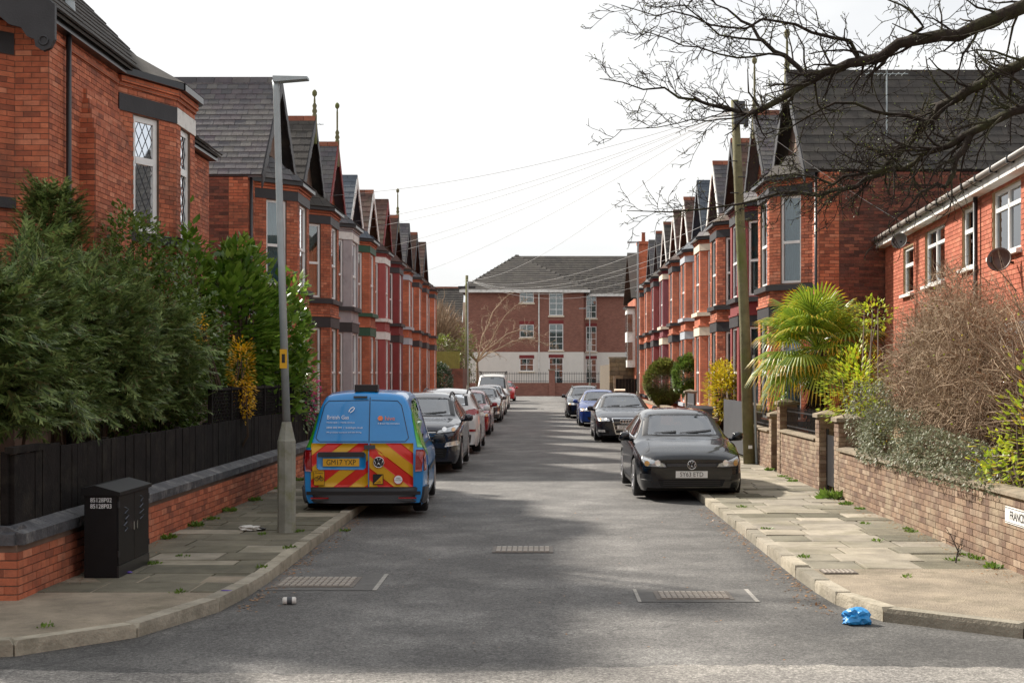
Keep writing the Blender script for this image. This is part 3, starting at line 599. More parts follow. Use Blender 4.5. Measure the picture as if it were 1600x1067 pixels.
# ------------------------------------------------------------------ terraced houses
TILE = {'slate': ('slate', .26, .2), 'tile': ('tile', .3, .3), 'tilebrown': ('tilebrown', .3, .3), 'tileblue': ('tileblue', .34, .3)}
def terrace(side, yc, y0, y1, sp):
    xf = 6.87 if side < 0 else 6.37; near = sp.get('near'); real = sp.get('real')
    off = Vector((side * xf, yc, 0)); r = thing('terraced_house', off, sp['label'], 'house', 'gabled terraced houses with two-storey bays')
    X = lambda o: side * (xf - o); p = lambda o, y, z: Vector((X(o), y, z)) - off
    ZE, ZR = 6.72, sp.get('zr', 9.5); dep = 9.0
    bay_m = M[sp.get('bay', 'fbrick')]; lint = M[sp.get('lint', 'black')]; sill = M[sp.get('sill', sp.get('lint', 'black'))]
    hb, hf, pr = 1.75, .88, .87
    door = 1 if sp.get('door', 1) > 0 else -1                # door side along y
    dy0, dy1 = (yc + 1.78, y1 - .12) if door > 0 else (y0 + .12, yc - 1.78)
    w = MB()                                                 # main walls
    dh = [(dy0 - y0 + .06, dy1 - y0 - .06, .25, 2.75)] if dy1 - dy0 > .7 else []
    if dh: dh.append((dh[0][0], dh[0][1] - .02, 4.2, 6.0))
    facet(w, (X(0), y0), (X(0), y1), 0, ZE, dh, (X(-4), yc), mi=0)
    w.poly([p(0, y0, ZE) + off, p(0, y1, ZE) + off, p(0, yc, ZR - .12) + off], 0)
    far_ = [(X(-dep), y0), (X(-dep), y1)]
    facet(w, far_[0], far_[1], 0, ZE, [], (X(-4), yc), mi=0); w.poly([(X(-dep), y0, ZE), (X(-dep), y1, ZE), (X(-dep), yc, ZR - .12)], 0)
    facet(w, (X(0), y0), (X(-dep), y0), 0, ZE, [], (X(-4), yc), mi=1 if near else 0); facet(w, (X(0), y1), (X(-dep), y1), 0, ZE, [], (X(-4), yc), mi=1 if near else 0)
    w.v = [(a - off.x, b - off.y, c - off.z) for a, b, c in w.v]
    gm = M['fbrick'] if sp.get('bay', 'fbrick') in ('fbrick', 'brick') or True else bay_m
    w.build('wall', [gm if not real else M['mortar'], M['mortar'] if near else M['fbrickdark']], r)
    bricks = []; bdark = []
    if near:
        q = .45; sg = -1
        bricks += lay((X(0), y0), (X(-q), y0), .1, ZE, [], (X(-4), yc), off=off)
        bdark += lay((X(-q), y0), (X(-dep), y0), .1, ZE, [], (X(-4), yc), off=off, smax=5.5)
    if real: bricks += lay((X(0), y0), (X(0), yc - hb), .1, ZE, [h for h in []], (X(-4), yc), off=off)
    # bay
    pts = [(0, -hb), (pr, -hf), (pr, hf), (0, hb)]; bw = MB(); ctr = (X(-2), yc)
    for i in range(3):
        a, b = pts[i], pts[i + 1]; A, B = (X(a[0]), yc + a[1]), (X(b[0]), yc + b[1]); ln = (Vector(B) - Vector(A)).length
        s0, s1 = (.36, ln - .36) if i == 1 else ((ln * .27, ln * .74) if i == 0 else (ln * .26, ln * .73))
        holes = [(s0, s1, 1.0, 3.38), (s0, s1, 4.24, 6.3)]
        facet(bw, A, B, 0, ZE, holes, ctr)
        if real: bricks += lay(A, B, .1, ZE, [(s0 - .0, s1, 1.0, 3.38), (s0, s1, 4.24, 6.3), (0, ln, 3.39, 3.71), (0, ln, 6.31, 6.56), (0, ln, 4.06, 4.2)], ctr, off=off)
        for h in holes:
            window(r, A, B, ctr, h, sp.get('style', 'sash') if i != 1 else 'sash', sp.get('curt', random.choice(('net', 'blind', 'dark'))) if h[2] > 3 else random.choice(('net', 'blind', 'dark')), off)
    bw.v = [(a - off.x, b - off.y, c - off.z) for a, b, c in bw.v]
    bw.build('bay', M['mortar'] if real else bay_m, r)
    if bricks: pieces('brick', bricks, M['brick'], r, 200)
    if bdark: pieces('brick', bdark, M['brickdark'], r, 100)
    def band(z0, z1, d, name, m):                            # moulding round the bay
        k = d / pr; q = [(-.0, -hb - d * 1.2), (pr + d, -hf - d * .42), (pr + d, hf + d * .42), (-.0, hb + d * 1.2)]
        qi = [(-.02, -hb + .02), (pr - .02, -hf + .0), (pr - .02, hf - .0), (-.02, hb - .02)]
        for i in range(3):
            mb = MB(); c = [q[i], q[i + 1], qi[i + 1], qi[i]]; mb.prism([p(o, yc + y, z0) for o, y in c], (0, 0, z1 - z0)); mb.build(name, m, r, label=sp.get('fl') if False else None)
    band(3.4, 3.7, .028, 'lintel', lint); band(6.32, 6.55, .028, 'lintel', M[sp['lint2']] if sp.get('lint2') else lint)
    band(4.07, 4.2, .11, 'sill', sill); band(.84, .97, .10, 'sill', sill); band(.0, .3, .05, 'plinth', M['black'])
    band(3.70, 3.76, .05, 'brick_course', M['fbrick'] if not sp.get('bay') or sp['bay'] in ('fbrick',) else bay_m)
    band(6.56, 6.62, .03, 'cornice', gm if bay_m.name.startswith('far') else bay_m); band(6.63, 6.69, .065, 'cornice', gm if bay_m.name.startswith('far') else bay_m); band(6.695, 6.80, .16, 'gutter', M['gutter'])
    # hipped bay roof
    tm, tw, ex = TILE[sp.get('broof', sp.get('roof', 'tile'))]
    o_ = .17; q = [(0, -hb - .2), (pr + o_, -hf - .1), (pr + o_, hf + .1), (0, hb + .2)]; top = [(.02, -.75), (.02, .75)]; zt = 7.55; rb = MB(); it = []
    for a, b, c, d in ((q[0], q[1], top[0], top[0]), (q[1], q[2], top[1], top[0]), (q[2], q[3], top[1], top[1])):
        A, B, C_, D = p(a[0], yc + a[1], 6.79), p(b[0], yc + b[1], 6.79), p(c[0], yc + c[1], zt), p(d[0], yc + d[1], zt)
        rb.poly([A, B, C_, D] if c != d else [A, B, C_]); slope(it, A, B, D, C_, tw, ex)
    br = rb.build('bay_roof', M[tm], r); pieces('tile', it, M[tm], br, 0)
    # main roof with gable to the street
    tm, tw, ex = TILE[sp.get('roof', 'tile')]; ov = .32; th = .06
    for sgn, ye in ((-1, y0), (1, y1)):
        rb = MB(); e = [p(ov, ye, ZE + .03), p(-dep, ye, ZE + .03)]; t = [p(ov, yc, ZR), p(-dep, yc, ZR)]
        rb.prism([e[0], e[1], t[1], t[0]], (0, 0, -th)); ro = rb.build('roof', M[tm], r)
        it = slope([], e[0], e[1], t[0], t[1], tw, ex); pieces('tile', it, M[tm], ro, sp.get('ntile', 0) if sgn < 0 else 0)
        # bargeboard with scalloped lower edge
        bm_ = M[sp.get('barge', 'black')]; n = 14; bb = MB(); o1 = ov + .03
        A, B = Vector((0, ye, ZE - .02)), Vector((0, yc, ZR - .02))
        for i in range(n):
            f0, f1 = i / n, (i + 1) / n; a0, a1 = A.lerp(B, f0), A.lerp(B, f1); dz = .26 + .05 * (i % 2)
            bb.prism([p(o1, a0.y, a0.z + .05), p(o1, a1.y, a1.z + .05), p(o1, a1.y, a1.z - dz), p(o1, a0.y, a0.z - dz)], (-side * -.035 if False else side * .035, 0, 0))
        bb.build('bargeboard', bm_, r)
    rm = M['ridge'] if sp.get('ridge', 1) else M[tm]
    k = 0; x = -dep
    while x < ov - .05:
        wl_ = min(.44, ov + .01 - x); cb = MB(); cb.prism([p(x + .005, yc - .14, ZR - .1), p(x + .005, yc - .06, ZR + .06), p(x + .005, yc + .06, ZR + .06), p(x + .005, yc + .14, ZR - .1)], Vector((-side * wl_, 0, 0))); cb.build('ridge_tile', rm, r); x += .45
    if sp.get('finial'):
        hz = sp['finial']; fb = MB(); fb.lathe([(.07, -.75), (.07, .1), (.05, .12), (.08, .2), (.05, .28), (.07, .36), (.03, .44), (.03, hz - .25), (.02, hz - .14), (.07, hz - .08), (.075, hz), (.04, hz + .06), (0, hz + .08)], 10, p(ov - .02, yc, ZR)); fb.build('finial', M['pole'], r, smooth=True)
    if sp.get('chimney'):
        cb = MB(); c = p(-sp['chimney'], yc + .4 * 1, 0); cb.box(c.x - .3, c.x + .3, y1 - yc - .5, y1 - yc + .5, ZE + .2, ZR + .9); cb.box(c.x - .36, c.x + .36, y1 - yc - .56, y1 - yc + .56, ZR + .7, ZR + .82); ch = cb.build('chimney', M['fbrick'], r)
        for d in (-.25, .25): MB().lathe([(.12, ZR + .9), (.1, ZR + 1.3), (.12, ZR + 1.32), (.08, ZR + 1.32)], 10, (c.x, y1 - yc + d, 0)).build('chimney_pot', M['ridge'], ch)
    if dh:                                                   # entrance beside the bay
        d = MB(); a = (X(0), y0); h = dh[0]
        MB().box(*sorted((p(-.35, 0, 0).x, p(-.3, 0, 0).x)), y0 + h[0] - yc, y0 + h[1] - yc, .1, 2.2).build('door', M[sp.get('doorm', 'white')], r)
        MB().box(*sorted((p(-.12, 0, 0).x, p(.03, 0, 0).x)), y0 + h[0] - yc - .1, y0 + h[1] - yc + .1, 2.76, 3.0).build('door_lintel', lint, r)
        window(r, (X(0), y0), (X(0), y1), (X(-4), yc), dh[1], 'sash', 'net', off)
        MB().box(*sorted((p(-.3, 0, 0).x, p(.3, 0, 0).x)), y0 + h[0] - yc, y0 + h[1] - yc, .1, .249).build('step', M['stonecap'], r)
    dp = MB(); sx = p(.06, 0, 0).x; dp.tube([(sx, y0 - yc + .1, ZE), (sx, y0 - yc + .1, .3)], .038, 8); dp.build('downpipe', M['gutter'], r, smooth=True)
    return r
def row(side, ys, specs):
    b = [ys[0] - 2.55] + [(ys[i] + ys[i + 1]) / 2 for i in range(len(ys) - 1)] + [ys[-1] + 2.45]
    for i, y in enumerate(ys): terrace(side, y, b[i], b[i + 1], dict(specs[i], door=1 if i % 2 else -1) if not specs[i].get('near') else dict(specs[i], door=1))
row(-1, [35.9, 41.3, 45.9, 50.7, 55.6, 61.0, 65.3, 70.8, 75.3, 80.9], [
 dict(label='red brick gabled house with long slate roof side, behind the lamp post', near=1, real=1, roof='slate', broof='slate', lint='black', ridge=0, ntile=280, curt='blue'),
 dict(label='red brick bay house with black bands and pointed black bargeboard', roof='tile', lint='black', finial=.75, real=1, curt='blind'),
 dict(label='house with grey rendered bay and tall ball finial', bay='greypaint', lint='black', lint2='whitepaint', roof='slate', broof='slate', finial=1.25, barge='darkred'),
 dict(label='red brick house with green lintels and white bargeboard', lint='greenpaint', roof='tileblue', barge='whitepaint', ridge=0, zr=9.1),
 dict(label='mauve painted bay house with white bands', bay='mauve', lint='whitepaint', roof='tilebrown', barge='whitepaint', zr=9.2),
 dict(label='dark red painted bay house with black bands on the left row', bay='darkred', lint='black', roof='tilebrown', barge='darkred', ridge=0, chimney=4),
 dict(label='red brick house with pale grey bands and a ball finial, left row', lint='bluegrey', roof='tilebrown', finial=1.2, zr=9.3),
 dict(label='narrow looking red brick house, third from the far end of left row', lint='black', roof='slate', ridge=0),
 dict(label='red brick house, second from the far end of left row', lint='black', roof='tilebrown'),
 dict(label='farthest red brick house of the left row beside the hedge', lint='black', roof='tilebrown', ridge=0)])
row(1, [35.05, 40.4, 45.2, 50.0, 55.0, 60.2, 64.9, 70.1, 74.6, 79.6], [
 dict(label='red brick house with dark tiled roof and rough gable end behind the palm', near=1, real=1, roof='tile', lint='black', sill='black', finial=1.0, ntile=260, curt='net', ridge=0),
 dict(label='house with dark red painted bay and black bands behind the pole', bay='darkred', lint='black', roof='slate', barge='black', curt='net', finial=1.5),
 dict(label='red brick house with black bands behind the golden shrub', lint='black', roof='tilebrown', curt='net', real=1),
 dict(label='red brick house with cream bands, right row', lint='cream', roof='slate', barge='whitepaint'),
 dict(label='red brick house with pale blue grey bands and blue grey roof', lint='bluegrey', roof='tileblue', barge='gutter', ridge=0),
 dict(label='red brick house with black bands behind the clipped bush', lint='black', roof='tilebrown', barge='whitepaint'),
 dict(label='maroon painted bay house with cream bands, right row', bay='maroon', lint='cream', roof='tilebrown', barge='whitepaint', ridge=0),
 dict(label='dark red painted bay house with black bands, far right row', bay='darkred', lint='black', roof='tile', barge='whitepaint'),
 dict(label='red brick house with black bands, second from far end of right row', lint='black', roof='slate'),
 dict(label='farthest red brick house of the right row by the lamp post', lint='black', roof='slate', ridge=0, chimney=2.5)])
# low front walls of the terraces, mostly behind the parked cars
for i, (ya, yb) in enumerate(((31.2, 40), (40.3, 49), (49.3, 58), (58.3, 67), (67.3, 83))):
    w = thing('garden_wall', (WL, ya, 0), ('nearest', 'second nearest', 'middle', 'second farthest', 'farthest')[i] + ' low front garden wall behind the parked cars on the left', 'wall', 'left front garden walls')
    MB().box(-.2, 0, 0, yb - ya, .05, .7).build('wall', M['fbrick'], w); MB().box(-.24, .03, -.02, yb - ya + .02, .7, .78).build('coping', M['stonecap'], w)
for i, (ya, yb) in enumerate(((40.2, 44.4), (47.0, 51), (51.4, 57.5), (57.8, 66), (66.3, 82))):
    w = thing('garden_wall', (WR, ya, 0), ('nearest', 'second nearest', 'middle', 'second farthest', 'farthest')[i] + ' low front garden wall behind the parked cars on the right', 'wall', 'right front garden walls')
    MB().box(0, .2, 0, yb - ya, .05, .75).build('wall', M['fbrick'], w); MB().box(-.03, .24, -.02, yb - ya + .02, .75, .83).build('coping', M['stonecap'], w)

# ------------------------------------------------------------------ corner house on the left
def corner_house():
    off = Vector((-6.9, 20, 0)); r = thing('corner_house', off, 'large red brick corner house with lattice bay window behind the hedge', 'house')
    B = MB(); bricks = []; ctr = (-10, 24)
    def wall(a, b, z0, z1, holes=(), smax=None, zb=None, c=ctr):
        facet(B, a, b, z0, z1, list(holes), c)
        bricks.extend(lay(a, b, zb if zb else z0, z1, list(holes), c, bl=.235, bh=.078, smax=smax, off=off))
    wall((-6.9, 19.94), (-6.9, 23.2), 0, 7.0, zb=2.8)
    b0, b1, b2, b3 = (-6.9, 23.2), (-6.3, 24.55), (-6.3, 25.85), (-6.9, 26.6)
    l0 = (Vector(b1) - Vector(b0)).length
    h0 = (.38, 1.02, 4.45, 6.38); h1 = (.3, .98, 4.45, 6.38)
    wall(b0, b1, 0, 7.0, [h0], zb=2.8); wall(b1, b2, 0, 7.0, [h1], zb=2.8); wall(b2, b3, 0, 7.0, zb=5)
    wall((-6.75, 26.0), (-6.75, 28.9), 0, 6.4, zb=2.8); wall((-6.75, 28.9), (-16, 28.9), 0, 6.4, smax=.5)
    # elevation to the cross road with its own canted bay
    wall((-6.9, 19.94), (-7.38, 19.94), 0, 7.0, zb=2.8); wall((-7.38, 19.94), (-7.95, 19.3), 0, 7.0, zb=2.8); wall((-7.95, 19.3), (-10.5, 19.3), 0, 7.0, [(.5, 2.0, 4.5, 6.5)], zb=2.8, smax=.6)
    wall((-10.5, 19.3), (-11.2, 19.94), 0, 7.0, smax=.1); wall((-11.2, 19.94), (-16, 19.94), 0, 7.0, smax=.1); wall((-16, 19.94), (-16, 28.9), 0, 6.4, smax=.1)
    # chimney breast with stepped shoulder
    x = -6.66
    for z0, z1, d in ((0, 5.764, .24), (5.764, 5.92, .2), (5.92, 6.076, .15), (6.076, 6.232, .1), (6.232, 6.388, .05)):
        a, b = (-6.9 + d, 21.25 + (.24 - d)), (-6.9 + d, 23.1); facet(B, a, b, z0, z1, [], ctr); facet(B, (-6.9, a[1]), a, z0, z1, [], (-6.8, 22.5)); B.quad((-6.9, a[1], z1), (a[0], a[1], z1), (b[0], b[1], z1), (-6.9, b[1], z1))
        if z1 > 2.8: bricks.extend(lay(a, b, max(2.8, z0), z1, [], ctr, bl=.235, bh=.078, off=off)); bricks.extend(lay((-6.9, a[1]), a, max(2.8, z0), z1, [], (-6.8, 22.5), bl=.235, bh=.078, off=off))
        facet(B, b, (-6.9, 23.1), z0, z1, [], (-6.8, 22.5))
    B.v = [(a - off.x, b - off.y, c) for a, b, c in B.v]; B.build('wall', M['mortar'], r)
    pieces('brick', bricks, M['brick'], r, 300)
    window(r, b0, b1, ctr, h0, 'lattice', 'blue', off, .095); window(r, b1, b2, ctr, h1, 'lattice', 'blue', off, .095); window(r, (-7.95, 19.3), (-10.5, 19.3), ctr, (.5, 2.0, 4.5, 6.5), 'transom', 'net', off)
    def strip(a, b, z0, z1, d, name, m, c=ctr):
        A, u, n, w = fr2(a, b, c); mb = MB(); ce = Vector((A.x + u.x * w / 2 + n.x * (d / 2 - .01), A.y + u.y * w / 2 + n.y * (d / 2 - .01), (z0 + z1) / 2)) - off
        mb.obox(ce, Vector((u.x, u.y, 0)) * (w / 2), Vector((n.x, n.y, 0)) * (d / 2 + .01), Vector((0, 0, (z1 - z0) / 2))); return mb.build(name, m, r)
    for a, b, m in ((b0, b1, 'black'), (b1, b2, 'whitepaint'), (b2, b3, 'black')): strip(a, b, 6.4, 6.68, .03, 'lintel', M[m])
    for a, b in ((b0, b1), (b1, b2), (b2, b3)):
        strip(a, b, 4.28, 4.43, .1, 'sill', M['black']); strip(a, b, 6.80, 6.86, .04, 'cornice', M['fbrick']); strip(a, b, 6.865, 6.96, .08, 'cornice', M['fbrick']); strip(a, b, 6.97, 7.08, .17, 'gutter', M['gutter'])
    strip((-6.9, 19.94), (-6.9, 23.15), 6.8, 6.88, .04, 'cornice', M['fbrick']); strip((-6.9, 19.6), (-6.9, 23.15), 6.97, 7.08, .16, 'gutter', M['gutter']); strip((-6.75, 26.1), (-6.75, 29.0), 6.41, 6.52, .16, 'gutter', M['gutter'])
    strip((-7.4, 19.94), (-7.95, 19.3), 6.55, 6.85, .03, 'lintel', M['black']); strip((-7.4, 19.94), (-7.95, 19.3), 4.4, 4.55, .08, 'sill', M['black']); strip((-6.9, 19.94), (-7.38, 19.94), 4.4, 4.55, .03, 'string_course', M['fbrick'])
    # roofs
    tm = M['tile']; rb = MB(); q = lambda x, y, z: Vector((x, y, z)) - off
    def plane(a, b, c, d, n=0):
        mb = MB(); mb.prism([q(*a), q(*b), q(*c), q(*d)], (0, 0, -.05)); ro = mb.build('roof', tm, r); it = slope([], q(*a), q(*b), q(*d), q(*c), .3, .3, th=.03); pieces('tile', it, tm, ro, n)
    plane((-6.68, 19.3, 7.09), (-6.68, 26.0, 7.09), (-10.6, 26.0, 11.2), (-10.6, 19.3, 11.2), 260)
    plane((-16.2, 19.3, 7.09), (-16.2, 26.0, 7.09), (-12.4, 26.0, 11.2), (-12.4, 19.3, 11.2)); plane((-10.6, 19.3, 11.2), (-10.6, 26.0, 11.2), (-12.4, 26, 11.21), (-12.4, 19.3, 11.21))
    g = MB(); g.poly([q(-6.9, 25.97, 7), q(-16, 25.97, 7), q(-12.4, 25.97, 11.1), q(-10.6, 25.97, 11.1)]); g.poly([q(-6.9, 19.6, 7), q(-16, 19.6, 7), q(-12.4, 19.6, 11.1), q(-10.6, 19.6, 11.1)]); g.build('gable_wall', M['fbrick'], r)
    plane((-6.55, 26.02, 6.53), (-6.55, 29.1, 6.53), (-9, 29.1, 8.4), (-9, 26.02, 8.4)); MB().poly([q(-6.75, 28.9, 6.4), q(-9, 28.9, 8.38), q(-16, 28.9, 6.4)]).build('gable_wall', M['fbrick'], r)
    plane((-9.0, 26.02, 8.4), (-9.0, 29.1, 8.4), (-16, 29.1, 6.5), (-16, 26.02, 6.5))
    # hipped bay roof
    hb = MB(); e = [(-6.95, 23.0, 7.09), (-6.13, 24.5, 7.09), (-6.13, 25.9, 7.09), (-6.95, 26.8, 7.09)]; t = (-7.25, 24.9, 7.75)
    for i in range(3): hb.poly([q(*e[i]), q(*e[i + 1]), q(*t)])
    hb.build('bay_roof', M['tile'], r)
    # gable bargeboard with pierced bracket
    bb = MB(); y = 19.28
    for i in range(9):
        f0, f1 = i / 9, (i + 1) / 9; x0, x1 = -6.6 - 4 * f0, -6.6 - 4 * f1; z0, z1 = 7.05 + 4.2 * f0, 7.05 + 4.2 * f1; dz = .42 + .07 * (i % 2)
        bb.prism([q(x0, y, z0 + .05), q(x1, y, z1 + .05), q(x1, y, z1 - dz), q(x0, y, z0 - dz)], (0, .06, 0))
    bb.build('bargeboard', M['black'], r)
    cbk = MB()
    cbk.prism([q(x_, y - .03, z_) for x_, z_ in ((-6.58, 7.1), (-6.58, 6.62), (-6.64, 6.5), (-6.74, 6.46), (-6.84, 6.52), (-6.86, 6.62), (-6.96, 6.66), (-7.04, 6.78), (-7.2, 6.82), (-7.34, 6.94), (-7.6, 7.0), (-7.75, 7.3))], (0, .08, 0)); cbk.tube([q(-6.73 + .06 * math.cos(a), y - .035, 6.60 + .06 * math.sin(a)) for a in np.linspace(0, 2 * math.pi, 13)], .014, 5, cap=False)
    cbk.build('scroll_bracket', M['black'], r)
    dpipe = MB().tube([q(-6.82, 20.55, 7.0), q(-6.82, 20.55, .2)], .04, 8); dpipe.build('downpipe', M['gutter'], r, smooth=True)
    MB().lathe([(.14, 0), (.12, .25), (.12, .3), (.17, .32), (.17, .36), (.1, .38), (.09, 1.3)], 14, q(-7.3, 21.9, 7.55)).build('flue_pipe', M['galv'], r, smooth=True)
    ch = MB().box(-4.9, -3.9, 3.2, 4.1, 8, 12.6); ch.box(-5, -3.8, 3.1, 4.2, 12.6, 12.8); ch.build('chimney', M['fbrick'], r)
corner_house()

# ------------------------------------------------------------------ modern house on the right
def modern_house():
    A, Bp = Vector((6.60, 16.5)), Vector((7.86, 32.4)); off = Vector((7.8, 24, 0)); r = thing('modern_house', off, 'low modern orange brick house with white windows and satellite dishes', 'house')
    ctr = (14, 24); A_, u, n, w = fr2(A, Bp, ctr); B = MB()
    sof = lambda px: next(s for s in np.linspace(0, w, 1600) if VX + (A.x + u.x * s) * F / (A.y + u.y * s) <= px)
    H = []
    for p0, p1, z0, z1 in ((1428, 1412, 3.74, 4.72), (1477, 1446, 3.78, 4.85), (1528, 1504, 3.86, 4.88), (1596, 1551, 3.9, 4.9)):
        H.append((sof(p0), sof(p1), z0, z1))
    H.append((1.0, 3.2, 3.8, 4.9))
    facet(B, A, Bp, 0, 5.05, H, ctr); e0, e1 = A - n * 8, Bp - n * 8
    facet(B, Bp, e1, 0, 5.05, [], ctr); facet(B, A, e0, 0, 5.05, [], ctr); facet(B, e0, e1, 0, 5.05, [], ctr)
    B.v = [(a - off.x, b - off.y, c) for a, b, c in B.v]; B.build('wall', M['palemortar'], r)
    br = lay(A, Bp, 1.6, 5.05, H, ctr, off=off); br += lay(Bp, e1, 2.5, 5.05, [], ctr, smax=1, off=off); pieces('brick', br, M['brickmod'], r, 300)
    for i, h in enumerate(H):
        window(r, A, Bp, ctr, h, 'transom' if i in (0, 2) else 'casement', ('net', 'net', 'blind', 'net', 'net')[i], off, .06)
        ce = Vector((A.x + u.x * (h[0] + h[1]) / 2 + n.x * .03, A.y + u.y * (h[0] + h[1]) / 2 + n.y * .03, h[2] - .03)) - off
        MB().obox(ce, Vector((u.x, u.y, 0)) * ((h[1] - h[0]) / 2 + .06), Vector((n.x, n.y, 0)) * .06, Vector((0, 0, .03))).build('sill', M['whitepaint'], r)
    P = lambda s, d, z: Vector((A.x + u.x * s + n.x * d, A.y + u.y * s + n.y * d, z)) - off
    U = Vector((u.x, u.y, 0)); N = Vector((n.x, n.y, 0))
    MB().obox(P(w / 2, .11, 5.02), U * (w / 2 + .1), N * .1, Vector((0, 0, .07))).build('soffit', M['whitepaint'], r)
    gb = MB(); gb.tube([P(-.3, .27, 5.12), P(w + .25, .27, 5.12)], .052, 8); gb.build('gutter', M['greygutter'], r, smooth=True)
    for s in np.arange(.5, w, 1.0): MB().obox(P(s, .275, 5.11), U * .018, N * .056, Vector((0, 0, .055))).build('gutter_bracket', M['gutter'], r)
    rb = MB(); e = [P(-.3, .26, 5.14), P(w + .25, .26, 5.14)]; t = [P(-.3, -4, 7.2), P(w + .25, -4, 7.2)]; rb.prism([e[0], e[1], t[1], t[0]], (0, 0, -.06)); ro = rb.build('roof', M['tile'], r); pieces('tile', slope([], e[0], e[1], t[0], t[1], .3, .32), M['tile'], ro, 0)
    b2 = MB(); b2.prism([P(-.3, -8.26, 5.14), P(w + .25, -8.26, 5.14), t[1], t[0]], (0, 0, -.06)); b2.build('roof', M['tile'], r); MB().poly([P(w, 0, 5.05), P(w, -8, 5.05), P(w, -4, 7.13)]).build('gable_wall', M['fbrickmod'], r)
    sd = sof(1532); MB().tube([P(sd, .08, 5.0), P(sd, .08, .15)], .04, 8).build('downpipe', M['gutter'], r, smooth=True)
    # white panelled ground floor front
    pn = MB(); s0, s1 = sof(1600) - 1.5, sof(1500)
    k = 7
    pn.obox(P((s0 + s1) / 2, .02, 2.75), U * (s1 - s0) / 2, N * .03, Vector((0, 0, .1)))
    for i in range(k): pn.obox(P(s0 + (i + .5) * (s1 - s0) / k, .0, 1.6), U * ((s1 - s0) / k / 2 - .03), N * .03, Vector((0, 0, 1.05)))
    pn.build('white_panelling', M['whitepaint'], r)
    for px, py, rad, nm in ((1414, 378, .17, 'grey satellite dish under the gutter end of the modern house'), (1578, 408, .18, 'brown satellite dish between the windows of the modern house')):
        s = sof(px + 12); zz = EYE - (py - VY) * (A.y + u.y * s) / F; d = thing('satellite_dish', P(s, .1, zz) + off, nm, 'satellite dish', 'satellite dishes on the modern house')
        nb = Vector((-.55, -.75, .25)).normalized(); cpt = Vector((-.2, -.1, .02)); mt = nb.to_track_quat('Z', 'Y').to_matrix()
        pr = MB(); pr.lathe([(rad * f, -.09 * (1 - f * f)) for f in np.linspace(0.01, 1, 7)] + [(rad * f, -.012 - .09 * (1 - f * f)) for f in np.linspace(1, .01, 7)], 24)
        pr.v = [tuple(mt @ Vector(v) + cpt) for v in pr.v]; pr.build('reflector', mat('dish_' + str(px), hx('6a6460') if px < 1500 else hx('5a4238'), .5, var=.15), d, smooth=True)
        MB().tube([cpt - nb * .08, (0, 0, -.02), (.05, .02, -.02)], .02, 6).build('bracket', M['steel'], d); MB().tube([cpt - mt.col[1] * rad, cpt - mt.col[1] * rad * .8 + nb * .28], .012, 5).build('arm', M['steel'], d); MB().lathe([(.03, 0), (.035, .08), (0, .08)], 8, cpt - mt.col[1] * rad * .8 + nb * .28).build('feed_horn', M['steel'], d)
modern_house()

